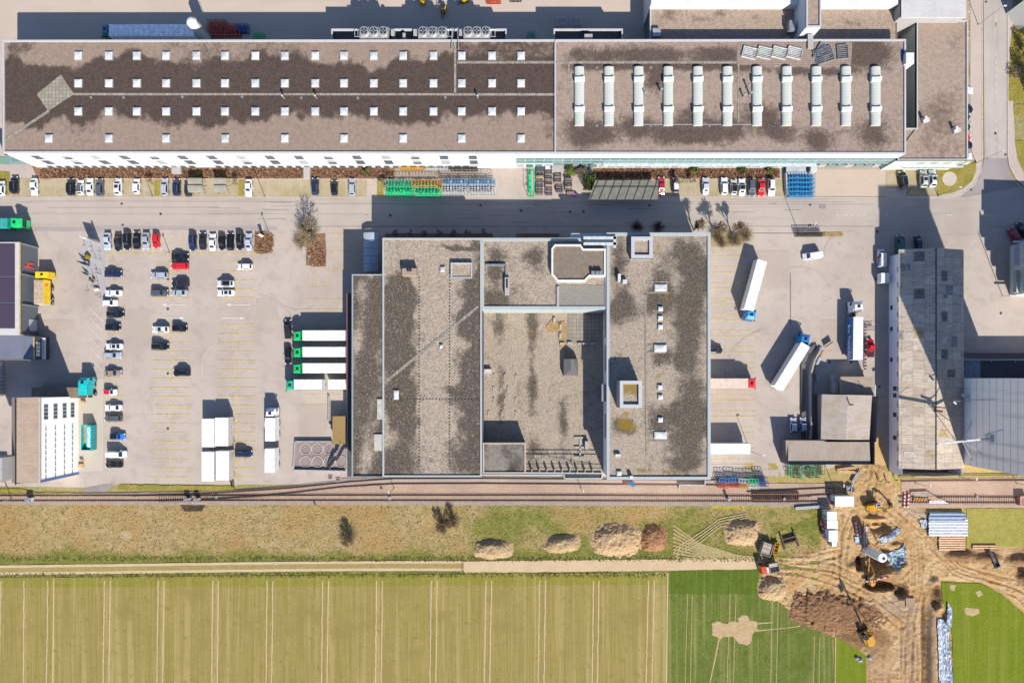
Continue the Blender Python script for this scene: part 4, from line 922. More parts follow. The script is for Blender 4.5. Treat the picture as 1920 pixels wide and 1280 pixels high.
pstrip(cg, 'walkway', 1210, 552, 1213, 890, .5, ZR + .06, M_SLAB)
for q in ((1212, 529, 1254, 529), (1212, 548.5, 1254, 548.5), (1212, 646, 1248, 646), (1212, 661, 1248, 661), (1213, 806, 1252, 806), (1213, 826, 1252, 826)): pstrip(cg, 'walkway', *q, .4, ZR + .07, M_SLAB)
for x, y in ((1238.7, 578.5), (1238.5, 596), (1238.5, 612.5), (1238, 725.5), (1238.5, 744), (1238.5, 786.5), (1161, 887)): skylight(cg, x, y, ZR, 1.25, 1.25)
for x, y in ((1239.5, 539), (1238.5, 652.5), (1239, 815.5)): skylight(cg, x, y, ZR, 3.2, 1.9)
pbox(cg, 'roof_ventilator', 1159, 513, 1164, 527, ZR, ZR + 1.4, M_WFR); pbox(cg, 'roof_ventilator', 1168, 524, 1176, 531, ZR, ZR + 1.0, M_WFR); pbox(cg, 'roof_ventilator', 1154, 851, 1164, 856, ZR, ZR + .8, M_WFR); pbox(cg, 'roof_ventilator', 1181, 892, 1187, 897, ZR, ZR + 1.2, M_WFR)
def turret(x0, y0, x1, y1, h, moss, lich):
    zt = ZR + h; walls(cg, [(x0, y0), (x1, y0), (x1, y1), (x0, y1)], ZR, zt - .1, M_CONW, 'shaft_wall', h=zt)
    flat_roof(cg, x0 + 2, y0 + 2, x1 - 2, y1 - 2, zt - .6, M_GR_C, lambda x, y: moss, lich, 4); coping(cg, [(x0, y0), (x1, y0), (x1, y1), (x0, y1)], zt - .6, .6, .85, M_PARA)
turret(1183.5, 443.5, 1224, 484, 1.8, .1, lambda x, y: .32); turret(1162, 713.5, 1204, 764.5, 4.6, .0, lambda x, y: .95 - 1.1 * bl(x, y, 1180, 751, 13, 11))
# west-facing window strips of the east wing
xwr = P(1142, 0, ZR + .35)[0]
for y0, y1 in ((586, 633), (647, 697), (775, 820), (600, 620)):
    for k, z in enumerate((8.2, 5.9, 3.6)):
        ya = P(0, y0, z)[1]; yb = P(0, y1, z)[1]; b = MB(); b.box(xwr - .06, yb, z, xwr + .02, ya, z + 1.2); b.build('ribbon_window', M_GLASS, cg)
# fire escape platform
b = MB()
for z in (2.4, 4.6, 6.8, 9.0):
    a = P(1128, 720, z); c = P(1142, 752, z); b.box(a[0], c[1], z, a[0] + 2.2, a[1], z + .08)
    for yy in (a[1], c[1]): b.tube((a[0], yy, z - 2.6), (a[0], yy, z + 1), .05)
    b.tube((a[0], a[1], z + 1), (a[0], c[1], z + 1), .04); b.beam((a[0] + .5, a[1], z - 2.6), (a[0] + .5, c[1], z), .7, .08)
b.build('fire_escape', M_STEEL, cg)
# inner court
ZY = .6
def mY(x, y): return .1 + .95 * bl(x, y, 937, 605, 12, 26) + .7 * bl(x, y, 940, 740, 9, 60) + .95 * bl(x, y, 997, 600, 10, 40) + .85 * bl(x, y, 998, 715, 8, 50) + .85 * bl(x, y, 1000, 850, 14, 28) + .85 * bl(x, y, 1056, 790, 9, 40) + .35 * bl(x, y, 1050, 855, 20, 12) + .3 * bl(x, y, 1060, 655, 12, 20)
flat_roof(cg, 900, 575, 1136, 885, ZY, M_GR_C, mY, lambda x, y: .75 * bl(x, y, 998, 605, 4, 5) + .75 * bl(x, y, 998, 620, 5, 4) + .55 * bl(x, y, 998, 640, 4, 16) + .3 * bl(x, y, 995, 845, 8, 20), 3)
walls(cg, [(905, 577), (1134, 577), (1134, 884), (905, 884)], -.1, ZY, M_CONW, 'court_base', h=ZY)
ppoly(cg, 'roof_terrace', [(1064, 586), (1129, 586), (1129, 644), (1064, 640)], ZY + .1, M_SLAB1, .1)
for x, y, w, d in ((1039.5, 601, 4, 10), (1051, 612, 4, 9), (1051, 629, 4, 9), (1054.5, 644, 9, 4), (1068.5, 643, 8, 4), (1087, 644, 7, 3), (1097, 644, 10, 3), (1111, 644, 10, 3)):
    pbox(cg, 'planter', x - w / 2, y - d / 2, x + w / 2, y + d / 2, ZY, ZY + .6, M_CONW)
ppoly(cg, 'dry_planting', [(1023, 612), (1036, 597), (1042, 604), (1058, 602), (1064, 612), (1060, 640), (1062, 652), (1049, 652), (1046, 620), (1026, 622)], ZY + .16, m_soil('dry_planting', A(196, 160, 108), A(166, 132, 84), A(214, 184, 140), 1, 4, .2), .12)
b = MB(); a = P(1057, 673, ZY + 2.2); c = P(1084, 704, ZY + 2.2); b.box(a[0], c[1], ZY, c[0], a[1], ZY + 1.8); ym = (a[1] + c[1]) / 2
b.loft([[(a[0], c[1], ZY + 1.8), (c[0], c[1], ZY + 1.8), ((a[0] + c[0]) / 2 + .4, c[1] + 1.5, ZY + 2.3), ((a[0] + c[0]) / 2, c[1] + 1.5, ZY + 2.3)], [(a[0], a[1], ZY + 1.8), (c[0], a[1], ZY + 1.8), ((a[0] + c[0]) / 2 + .4, a[1], ZY + 3.1), ((a[0] + c[0]) / 2, a[1], ZY + 3.1)]])
b.build('roof_shed', m_corr('grey_shed_roof', A(124, 122, 120), A(104, 102, 102), 1, .8, .4), cg)
pbox(cg, 'roof_ventilator', 908, 692, 921, 699, ZY, ZY + 1, M_WFR)
for q in ((1088, 822, 1088, 856), (1077, 820, 1095, 820), (1077, 838, 1095, 838), (1077, 854.5, 1095, 854.5)): pstrip(cg, 'walkway', *q, .45, ZY + .2, M_CONW, .3)
pbox(cg, 'air_handler', 1097, 827, 1103.5, 842, ZY, ZY + 1.3, M_CONW)
for x, y in ((926, 706), (946.5, 706), (967, 708), (925, 730), (939, 731), (952, 729), (926, 751), (946.5, 751), (967, 751), (916, 775), (941, 776), (967, 776)): pbox(cg, 'roof_curb', x - 1, y - 5, x + 1.2, y + 5, ZY, ZY + .3, M_CONW)
pstrip(cg, 'walkway', 1000, 853, 1135, 876, .9, ZY + .06, M_SLAB)
# low block and pergola at the southern end of the court
walls(cg, [(906, 831), (985, 831), (985, 886), (906, 886)], ZY, 4.7, m_concr('beige_plaster', A(206, 190, 172), A(170, 156, 142), .5), 'block_wall', h=4.9); flat_roof(cg, 907, 832, 984, 885.5, 4.6, M_GR_D, lambda x, y: .5 + .2 * math.sin(x * .1), lambda x, y: .3 * sb(x, y, 905, 876, 985, 886, 3), 4)
coping(cg, [(905.5, 830), (985.5, 830), (985.5, 887), (905.5, 887)], 4.6, .3, .3, m_concr('beige_coping', A(222, 206, 186), A(190, 174, 156), .4))
pstrip(cg, 'pergola_beam', 985, 868.5, 1130, 869, .14, ZY + 2.6, M_DSTEEL, .14); pstrip(cg, 'pergola_beam', 985, 876, 1130, 877, .14, ZY + 2.6, M_DSTEEL, .14)
for k in range(9): x = 997 + 14.3 * k; pbox(cg, 'pergola_post', x - 1, 879, x + 1, 886, ZY, ZY + 1.6, M_CONW); pstrip(cg, 'pergola_rafter', x - 5, 866, x, 884, .1, ZY + 2.5, M_DSTEEL, .1)
b = MB(); z = 1.0
for x0, y0, x1, y1 in ((905, 890, 1058, 890), (1058, 890, 1058, 897), (1058, 897, 1129, 897), (1129, 891, 1129, 897), (985, 886, 1128, 887)): b.beam((*P(x0, y0, z), .5), (*P(x1, y1, z), .5), .35, 1.0)
b.build('retaining_wall', M_PARB, cg)

# ================================================================== H: western neighbours
M_SOLAR = (lambda g: g.col(g.mix(g.math('MULTIPLY', g.wave(.55, g.mapping(), 'X'), .25), A(84, 70, 88), A(112, 100, 116))))(G('solar_panel', .3))
h1 = thing('solar_roof_hall', 'hall with solar panels on its roof and dark front carrying a red letter h', 'hall', (*P(20, 540), 0)); Z1 = 5.6
walls(h1, [(-160, 455), (37.5, 455), (37.5, 627), (-160, 627)], 0, Z1, M_GREYW, h=Z1); pbox(h1, 'roof', -160, 454, 37.5, 628, Z1 - .3, Z1, M_RIBG)
for y0, y1 in ((457.5, 518.5), (520.5, 567.5), (569.5, 615.5)): pbox(h1, 'solar_panel', -150, y0, 27, y1, Z1 + .05, Z1 + .2, M_SOLAR)
pstrip(h1, 'gutter', 37.6, 454, 37.6, 628, .25, Z1 + .05, plain('ochre_gutter', A(226, 190, 110), .6), .2)
xw = P(37.5, 0, Z1)[0]
for y in (486, 555): b = MB(); Y = P(0, 458 + (y - 486), Z1)[1]
for k in range(4): b = MB(); Y = P(0, 456 + k * 57, Z1)[1]; b.box(xw, Y - .12, .1, xw + .35, Y + .12, Z1 - .3); b.build('downpipe', M_STEEL, h1)
b = MB(); Y0 = P(0, 598, 3)[1]; b.box(xw, Y0 - 3.0, .2, xw + .1, Y0, 2.8); b.build('roller_gate', M_RIBW, h1)
t = text_mesh('logo', 'h', 3.9, plain('red_logo', C(226, 74, 60), .5, var=.02), .03, .06); t.parent = h1
t.rotation_euler = (R(90), 0, R(90)); Yl = P(0, 497, 3)[1]; t.location = (xw + .08 - h1.location.x, Yl - h1.location.y, 2.7)
h2 = thing('link_building', 'low slate-blue roofed building between the solar hall and the cream mill', 'building', (*P(30, 650), 0)); Z2 = 5.0
walls(h2, [(-160, 627), (63, 630), (63, 673), (-160, 673)], 0, Z2 - .1, M_DKW, h=Z2); ppoly(h2, 'roof', [(-160, 627.5), (37, 628), (63.5, 631), (63.5, 673), (-160, 673)], Z2, m_corr('slate_sheet_roof', A(140, 142, 160), A(116, 118, 136), 1, .5, .3), .3)
pstrip(h2, 'gutter', 63.6, 631, 63.6, 673, .25, Z2 + .04, plain('ochre_gutter', A(226, 190, 110), .6), .15)
xw = P(63.5, 0, Z2)[0]; b = MB(); a = P(0, 633, 2.6); c = P(0, 674, 2.6); b.box(xw, c[1], 2.3, xw + .9, a[1], 2.6); b.build('canopy', M_WFR, h2)
for k in range(4): b = MB(); Y = P(0, 641 + 7 * k, 3.6)[1]; b.box(xw, Y - .8, 3.1, xw + .06, Y, 4.3); b.build('window', M_FRAME, h2)
tr = thing('wall_step', 'dark stair flight at the left edge north of the cream mill', 'stairs', (*P(5, 700), 0))
b = MB()
for k in range(9): b.box(*P(2, 680 + 7 * k), 0, *P(9, 686 + 7 * k), .25 * k + .2)
b.build('steps', M_CONW, tr); b = MB(); b.tube((*P(9.5, 678), 1), (*P(9.5, 740), 3.2), .05); b.build('handrail', M_STEEL, tr)
h3 = thing('cream_mill', 'tall cream mill with brown sheet gable roof and small slit windows in its eastern wall', 'mill', (*P(60, 820), 0)); Z3 = 12.9
e0, e1 = P(72.5, 746, Z3); s0 = P(72.5, 905, Z3)[1]; rx = P(30, 0, Z3 + 2.6)[0]; wx = 2 * rx - e0
b = MB(); b.prism([(wx, s0), (e0, s0), (e0, e1), (wx, e1)], 0, Z3, top=False); b.face([(wx, s0 + .3, Z3), (e0, s0 + .3, Z3), (rx, s0 + .3, Z3 + 2.6)]); b.face([(wx, e1, Z3), (rx, e1, Z3 + 2.6), (e0, e1, Z3)]); b.build('wall', M_CREAM, h3)
b = MB(); b.face([(e0 + .15, s0, Z3), (e0 + .15, e1 + .2, Z3), (rx, e1 + .2, Z3 + 2.62), (rx, s0 + .5, Z3 + 2.62)]); b.face([(rx, s0 + .5, Z3 + 2.62), (rx, e1 + .2, Z3 + 2.62), (wx, e1 + .2, Z3), (wx, s0, Z3)]); b.build('roof', M_TIMBR, h3)
b = MB(); b.beam((rx, s0, Z3 + 2.7), (rx, e1, Z3 + 2.7), .25, .15); b.build('ridge_cap', M_DSTEEL, h3)
b = MB(); b.box(e0, s0, Z3 - .15, e0 + .35, e1, Z3 + .05); b.build('eaves_gutter', plain('beige_gutter', A(220, 204, 186), .6), h3); b = MB(); b.box(e0, s0 - .02, .0, e0 + .12, s0 + .5, Z3 - .2); b.build('blue_corner_board', plain('blue_board', A(90, 130, 196), .5), h3)
for j, x in enumerate((85, 103, 120, 135)):
    z = CH * (1 - (XN - 147) / (XN - x)); 
    z = CH * (1 - (e0 * -K) / (XN - x))
    for k in range(9):
        Y = P(0, 800 + 12.7 * k + (0 if j == 0 else -1.3 * j), z)[1] if False else e1 - (e1 - s0) * (.36 + .072 * k)
        b = MB(); b.box(e0 - .02, Y - .7, z - .28, e0 + .05, Y + .4, z + .12); o = b.build('slit_window', M_PARA, h3); b = MB(); b.box(e0 + .01, Y - .65, z - .24, e0 + .09, Y - .38, z + .04); q = b.build('pane', M_GLASS, None); q.parent = o
        for v in q.data.vertices: v.co -= h3.location
    Y = e1 - (e1 - s0) * .14; b = MB(); b.box(e0 - .02, Y - 2.6, z - .8, e0 + .06, Y + 1.2, z + .6); o = b.build('window', M_FRAME, h3)
    for k in range(4): b = MB(); b.box(e0, Y - 2.4 + .95 * k, z - .65, e0 + .1, Y - 1.7 + .95 * k, z + .45); q = b.build('pane', M_GLASS, None); q.parent = o
    for q in list(o.children):
        for v in q.data.vertices: v.co -= h3.location
pbox(h3, 'head_house', -60, 858, 4, 900, Z3, Z3 + 5.5, M_CONW); pbox(h3, 'low_annex', 59, 726, 147, 746, 0, 3.0, m_gravel('annex_felt', A(146, 132, 120), A(110, 98, 90), contrast=.2))
fr = thing('flower_shed', 'brown roofed shed corner below the mill at the left edge', 'shed', (*P(-10, 880), 0)); pbox(fr, 'roof', -60, 876, 4, 904, 2.6, 3, M_TIMBR); pbox(fr, 'wall', -59, 877, 3, 903, 0, 2.6, M_CONW)

# ================================================================== I: gable warehouse, K: silo, L: white house
gw = thing('old_warehouse', 'long old warehouse with weathered patchwork sheet roof beside the concrete silo', 'warehouse', (*P(1740, 680), 0)); ZI = 5.5
ex, ey0 = P(1685, 468, ZI); ex2, ey1 = P(1807, 878, ZI); rX = P(1755, 0, 7.4)[0]
b = MB(); X0, Ya = P(1666.5, 482, 0); X1 = ex2 - .8; Yb = P(0, 884, 0)[1]; b.prism([(X0, Yb), (X1, Yb), (X1, Ya), (X0, Ya)], 0, ZI + .1, top=False); b.build('wall', M_PALEW, gw)
b = MB(); b.face([(ex, ey1, ZI), (rX, ey1, 7.4), (rX, ey0, 7.4), (ex, ey0, ZI)]); b.face([(rX, ey1, 7.4), (ex2, ey1, ZI), (ex2, ey0, ZI), (rX, ey0, 7.4)])
b.face([(ex, ey1, ZI - .12), (ex, ey1, ZI), (ex, ey0, ZI), (ex, ey0, ZI - .12)]); b.build('roof', M_ETERN, gw)
b = MB(); b.face([(X0, Yb, ZI), (X1, Yb, ZI), (rX, Yb, 7.3)]); b.face([(X0, Ya, ZI), (rX, Ya, 7.3), (X1, Ya, ZI)]); b.build('gable', M_CONW, gw)
b = MB(); b.beam((rX, ey0, 7.45), (rX, ey1, 7.45), .22, .12); b.build('ridge_cap', M_DSTEEL, gw)
# repaired sheets, sitting on the slopes
def slope_z(x): return ZI + (7.4 - ZI) * ((x - ex) / (rX - ex) if x < rX else (ex2 - x) / (ex2 - rX))
patch = [(1722, 481, 17, 18, 'd'), (1722, 551, 17, 18, 'd'), (1768, 518, 13, 19, 'd'), (1768, 594, 13, 18, 'd'), (1779, 544, 16, 18, 'm'), (1770, 556, 10, 6, 'm'), (1703, 707, 18, 14, 'l'), (1738, 708, 16, 12, 'l'), (1767, 812, 15, 14, 'o'), (1705, 851, 16, 10, 'l'), (1721, 624, 16, 20, 'o'), (1768, 638, 12, 14, 'l'), (1768, 664, 14, 18, 'd'), (1704, 630, 18, 15, 'l'), (1691, 628, 12, 16, 'm'), (1728, 780, 12, 10, 'l'), (1700, 500, 16, 14, 'm'), (1740, 850, 14, 12, 'o'), (1790, 640, 12, 20, 'm'), (1783, 700, 18, 14, 'd'), (1693, 770, 16, 12, 'l'), (1712, 590, 12, 14, 'l')]
PM = {'d': plain('dark_roof_sheet', A(136, 122, 114), .85, var=.2), 'm': plain('grey_roof_sheet', A(168, 156, 148), .85, var=.2), 'l': plain('new_roof_sheet', A(218, 206, 184), .85, var=.15), 'o': plain('ochre_roof_sheet', A(204, 176, 134), .85, var=.2)}
for px, py, w, h, k in patch:
    zz = slope_z(P(px, 0, 6.3)[0]); x0, y0 = P(px - w / 2, py - h / 2, 6.3); x1, y1 = P(px + w / 2, py + h / 2, 6.3); x0 = max(x0, ex + .1)
    if x0 < rX < x1: x1 = rX - .1
    b = MB(); b.face([(x0, y1, slope_z(x0) + .05), (x1, y1, slope_z(x1) + .05), (x1, y0, slope_z(x1) + .05), (x0, y0, slope_z(x0) + .05)]); b.build('roof_patch', PM[k], gw)
b = MB(); X, Y = P(1742, 770, 7.2); b.cyl(X + 1.5, Y, 6.6, 9.6, .3, 10); b.tube((X + 1.5, Y, 9.4), (X - .2, Y - .1, 9.7), .24, 8); b.build('bent_flue', plain('rusty_flue', A(150, 100, 76), .8), gw)
for k in range(14):
    y = 500 + 28 * k; Y = P(0, y, 4)[1]; b = MB(); b.box(X0 - .04, Y - 1.4, 3.4, X0 + .02, Y, 4.9); b.build('shutter', M_BLIND if k % 3 else M_CONW, gw)
for y in (572, 612, 670, 724, 737, 773, 816): Y = P(0, y, 2)[1]; b = MB(); b.box(X0 - .05, Y - 1.1, 1.8 if y > 700 else .6, X0 + .02, Y, 3.2 if y > 700 else 1.6); b.build('window', M_GLASS, gw)
pbox(gw, 'loading_ramp', 1680, 878, 1806, 888, 0, 1.1, m_concr('rubble_plinth', A(170, 158, 150), A(130, 116, 108), .6))
si = thing('concrete_silo', 'huge striped concrete silo rising out of frame at the right edge', 'silo', (*P(1850, 785), 0))
b = MB(); xs = P(1778, 0)[0]; yA = P(0, 709)[1]; yB = P(0, 865)[1]; b.box(xs, yB, 0, xs + 12.5, yA, 37.5); b.build('shaft', M_SILO, si)
b = MB(); b.box(P(1785.6, 0)[0], P(0, 750)[1], 37.5, P(1873, 0)[0], yA, 40.2); b.build('head_house', M_SILO, si); b = MB(); b.box(xs, P(0, 865)[1], 37.5, xs + 6, P(0, 787)[1], 39.6); b.build('unseen_roof_block', M_SILO, si)  # unseen blocks added on the silo roof, sized to cast the stepped shadow edge
sx2 = thing('silo_annex', 'flat-roofed annex just beyond the concrete silo, its shadow falling on the yard', 'annex', (*P(1950, 790), 0)); b = MB(); b.box(xs + 12.6, yB, 0, xs + 40, yA, 8.8); b.build('wall', M_CONW, sx2)
for k in range(19):
    z = 1.5 + 2.0 * k
    if z > 37: break
    b = MB(); b.box(xs - .05, yB + .1, z, xs, yA - .1, z + .06); b.build('pour_joint', plain('joint_grey', (.42, .40, .38, 1), .9), si)
zb = 14.2
b = MB(); A0 = (P(1862, 0, zb)[0], P(0, 821, zb)[1], zb); A1 = (P(1757, 0, zb)[0], P(0, 832, zb)[1], zb); b.beam(A0, A1, .45, .35); b.box(xs - .9, A0[1] - .9, zb - .9, xs, A0[1] + .9, zb + .6); b.build('boom', M_WFR, si)
b = MB(); mid = tuple(A0[i] * .45 + A1[i] * .55 for i in range(3))
for q in ((xs, P(0, 849, 11)[1], 11), (xs, P(0, 804, 17)[1], 17.5), (xs, P(0, 790, 8)[1], 8), (xs, P(0, 862, 8)[1], 8)): b.tube(mid, q, .09, 5)
p2 = P3(1788, 752, 12); b.tube(p2, (xs, P(0, 748, 14)[1], 15), .07, 5); b.tube(p2, P3(1793, 757, 12), .25, 6); b.tube(A1, (A1[0] + 2.2, A1[1] + 4.6, zb - 1), .04, 4); b.build('stays', M_STEEL, si)
b = MB(); b.box(xs - .8, P(0, 752, 2)[1], 6.5, xs, P(0, 742, 2)[1], 7.6); b.cyl(xs - 1.2, P(0, 741, 6)[1], 6.6, 7.4, .45, 10); b.build('wall_fan', M_WFR, si)
sy = thing('loading_bay_roof', 'dark flat canopy against the northern side of the concrete silo', 'canopy', (*P(1860, 690), 0))
ppoly(sy, 'canopy_roof', [(1808, 674), (1838, 674), (1838, 708), (1808, 708)], 4.2, plain('slate_canopy', A(120, 134, 150), .8), .3)
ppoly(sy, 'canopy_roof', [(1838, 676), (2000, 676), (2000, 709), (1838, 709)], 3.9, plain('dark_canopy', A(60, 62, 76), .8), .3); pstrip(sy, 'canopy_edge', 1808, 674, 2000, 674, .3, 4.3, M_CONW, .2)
for x in (1812, 1836, 1880, 1930): b = MB(); X, Y = P(x, 678); b.cyl(X, Y, 0, 4, .15, 8); b.build('post', M_STEEL, sy)
ww = thing('boundary_wall', 'long low wall crossing the yard north of the concrete silo', 'wall', (*P(1870, 660), 0)); b = MB(); b.box(*P(1808, 662), 0, *P(2100, 660), 1.4); b.build('masonry', M_CONW, ww)
wh = thing('white_house', 'white building with glazed balconies at the right edge', 'house', (*P(1910, 510), 0)); ZL = 14
wx0, wy0 = P(1893, 462); wx1, wy1 = P(2080, 554); b = MB(); b.prism([(wx0, wy1), (wx1, wy1 - 1), (wx1, wy0 - 1), (wx0, wy0)], 0, ZL); b.build('wall', M_WHITE, wh)
for k, z in enumerate((3, 6, 9.2, 12)): b = MB(); b.box(wx0 - 1.6, wy1 + .3, z - .15, wx0, wy1 + 6.2, z); b.box(wx0 - 1.6, wy0 - 5.6, z - .15, wx0, wy0 - .2, z); o = b.build('balcony', M_WFR, wh); b = MB(); b.box(wx0 - 1.65, wy1 + .3, z, wx0 - 1.58, wy1 + 6.2, z + 1); q = b.build('balustrade', M_GLASST, None); q.parent = o; [setattr(v, 'co', v.co - wh.location) for v in q.data.vertices]
b = MB(); b.tube((wx0 - 1.8, wy1 - .3, 0), (wx0 - 1.8, wy1 - .3, 13.5), .1); b.beam((wx0 - 2.6, wy1 - .5, 3), (wx0 + 3, wy1 - .5, 3), .4, .2); b.beam((wx0 - 2.4, wy0 + .3, 4), (wx0 + 3, wy0 + .3, 4), .5, .2); b.build('frame_post', M_WFR, wh)
for y, z in ((480, 8), (500, 8), (492, 4), (520, 6), (488, 11), (520, 11)): b = MB(); Y = P(0, y)[1]; b.box(wx0 - .05, Y - .9, z, wx0 + .02, Y, z + 1.5); b.build('window', M_GLASS, wh)
# top right sliver of a white gable
wg = thing('white_gable_house', 'white gable end poking in at the top right corner', 'house', (*P(1930, 48), 0)); b = MB(); X, Y = P(1907, 54); b.prism([(X, Y - .4), (X + 20, Y + 8), (X + 16, Y + 16), (X - 3, Y + 4)], 0, 7); b.build('wall', M_WHITE, wg)

# ================================================================== J: small old building group
jw = thing('old_shed_house', 'old house with lichened tile roof and a long lean-to in the eastern yard', 'house', (*P(1575, 790), 0)); ZJ = 5.6
q = [P(1541, 739, ZJ), P(1635, 741, ZJ), P(1630, 824, ZJ), P(1539, 823, ZJ)]
xr = (q[0][0] + q[1][0]) / 2
b = MB(); b.prism([P(1528, 739), P(1624, 742), P(1619, 824), P(1529, 824)], 0, ZJ - .1, top=False); b.build('wall', m_concr('old_grey_plaster', A(176, 164, 158), A(140, 128, 122), .5), jw)
zr = 7.0; m0 = P(1590, 740, zr); m1 = P(1586, 824, zr)
b = MB(); b.face([(*q[3], ZJ), (*m1, zr), (*m0, zr), (*q[0], ZJ)]); b.face([(*m1, zr), (*q[2], ZJ), (*q[1], ZJ), (*m0, zr)]); b.build('roof', M_ETERN2, jw)
ZK = 4.3; b = MB(); b.prism([P(1464, 822), P(1622, 825), P(1622, 866), P(1464, 866)], 0, ZK - .1, top=False); b.build('lean_to_wall', m_concr('dark_plaster', A(140, 130, 130), A(110, 100, 100), .5), jw)
b = MB(); z2 = 3.4; b.face([(*P(1475, 870, z2), z2), (*P(1632, 870, z2), z2), (*P(1630, 825, ZK), ZK), (*P(1473, 824, ZK), ZK)]); b.build('lean_to_roof', M_TILE3, jw)
b = MB(); b.beam((*P(1473, 824.5, ZK), ZK + .05), (*P(1630, 825.5, ZK), ZK + .05), .2, .15); b.build('lean_to_ridge', M_DSTEEL, jw)
b = MB(); b.prism([P(1562, 706), P(1621, 706), P(1625, 741), P(1564, 738)], 0, 3.6, mt=1); b.build('annex', [m_concr('old_grey_plaster', A(176, 164, 158), A(140, 128, 122), .5), M_TIMBR], jw)
for x0, y0, x1, y1, z in ((1565, 714, 1572, 737, 2.6), (1562, 702, 1574, 715, 2.2)): pbox(jw, 'small_roof', x0, y0, x1, y1, 0, z, M_CONW)
b = MB(); X, Y = P(1591, 758, 6.5); b.cyl(X, Y, 6.2, 8.4, .18, 8); X, Y = P(1614, 726, 3.6); b.cyl(X, Y, 3.6, 5, .1, 6); b.build('flue', M_DSTEEL, jw)
b = MB(); 
for q in ((1626, 722, 1641, 722), (1641, 722, 1640, 748)): b.beam(P3(q[0], q[1], 3), P3(q[2], q[3], 3), .3, .2)
b.build('pipe_gantry', M_WFR, jw); pbox(jw, 'tank_box', 1635, 744, 1641, 752, 2, 3.4, M_WFR)
for y in (736,): b = MB(); b.box(*P(1528, y), 2.2, *P(1541, y - .5), 2.4); b.build('ledge', M_CONW, jw)
# retaining wall / planted strip west of the old house
rw = thing('garden_wall', 'crooked stone wall with overgrown strip running up from the old house', 'wall', (*P(1515, 740), 0))
for pts, w, z, m in (([(1506, 822), (1505, 760), (1505, 680), (1512, 662), (1528, 648)], 1.1, .5, m_concr('mossy_stone', A(120, 116, 112), A(90, 84, 80), .6)), ([(1516, 822), (1516, 700), (1522, 676), (1534, 655)], .35, 1.6, M_CONW), ([(1523, 822), (1521, 720), (1524, 690), (1540, 656)], 1.0, .3, M_HEAPR)):
    b = MB(); qq = [P(*p) for p in pts]
    for i in range(len(qq) - 1): b.beam((*qq[i], z / 2), (*qq[i + 1], z / 2), w, z)
    b.build('masonry', m, rw)

# ================================================================== dug-over site
TR = [([(1436, 1055), (1500, 1057), (1560, 1062), (1600, 1080), (1640, 1112), (1690, 1150), (1703, 1200), (1703, 1420)], 1), ([(1436, 1062), (1500, 1070), (1560, 1085), (1610, 1110), (1650, 1140), (1690, 1170)], 1),
      ([(1640, 935), (1672, 955), (1700, 985), (1718, 1020), (1722, 1060), (1718, 1110), (1706, 1160), (1700, 1280)], 1), ([(1660, 960), (1690, 985), (1712, 1020), (1716, 1070), (1712, 1120)], 1),
      ([(1690, 955), (1730, 990), (1760, 1030), (1800, 1066), (1850, 1080), (1900, 1092), (2000, 1150)], 1), ([(1740, 1010), (1790, 1068), (1850, 1092), (1910, 1112), (1960, 1160)], 1),
      ([(1600, 960), (1584, 1000), (1578, 1050), (1580, 1080), (1592, 1100), (1630, 1118)], 1), ([(1640, 870), (1632, 920), (1636, 960)], 1), ([(1572, 960), (1570, 1020), (1566, 1075)], 1), ([(1700, 1150), (1712, 1210), (1712, 1420)], 1), ([(1694, 1180), (1696, 1420)], 1), ([(1450, 1050), (1520, 1048), (1570, 1036)], 1)]
def dseg(x, y, a, b):
    dx, dy = b[0] - a[0], b[1] - a[1]; t = max(0, min(1, ((x - a[0]) * dx + (y - a[1]) * dy) / (dx * dx + dy * dy))); return math.hypot(x - a[0] - dx * t, y - a[1] - dy * t)
def dpoly(x, y, pts): return min(dseg(x, y, pts[i], pts[i + 1]) for i in range(len(pts) - 1))
TB = [(p, min(q[0] for q in p) - 14, max(q[0] for q in p) + 14, min(q[1] for q in p) - 14, max(q[1] for q in p) + 14) for p, _ in TR]
def inpoly(x, y, pts):
    c = False; n = len(pts)
    for i in range(n):
        x0, y0 = pts[i]; x1, y1 = pts[i - 1]
        if (y0 > y) != (y1 > y) and x < (x1 - x0) * (y - y0) / (y1 - y0) + x0: c = not c
    return c
SITE = [(1558, 950), (1560, 905), (1597, 900), (1612, 868), (1650, 868), (1664, 880), (1672, 900), (1690, 920), (1700, 950), (1740, 958), (1812, 960), (1812, 1026), (2060, 1026), (2060, 1200), (1965, 1180), (1920, 1146), (1880, 1112), (1840, 1092), (1764, 1088), (1768, 1130), (1780, 1160), (1790, 1200), (1790, 1420), (1622, 1420), (1624, 1235), (1600, 1215), (1560, 1195), (1480, 1150), (1424, 1100), (1424, 1072), (1430, 1046), (1500, 1036), (1540, 1028), (1540, 950)]
def edge_d(x, y): return dpoly(x, y, SITE + [SITE[0]])
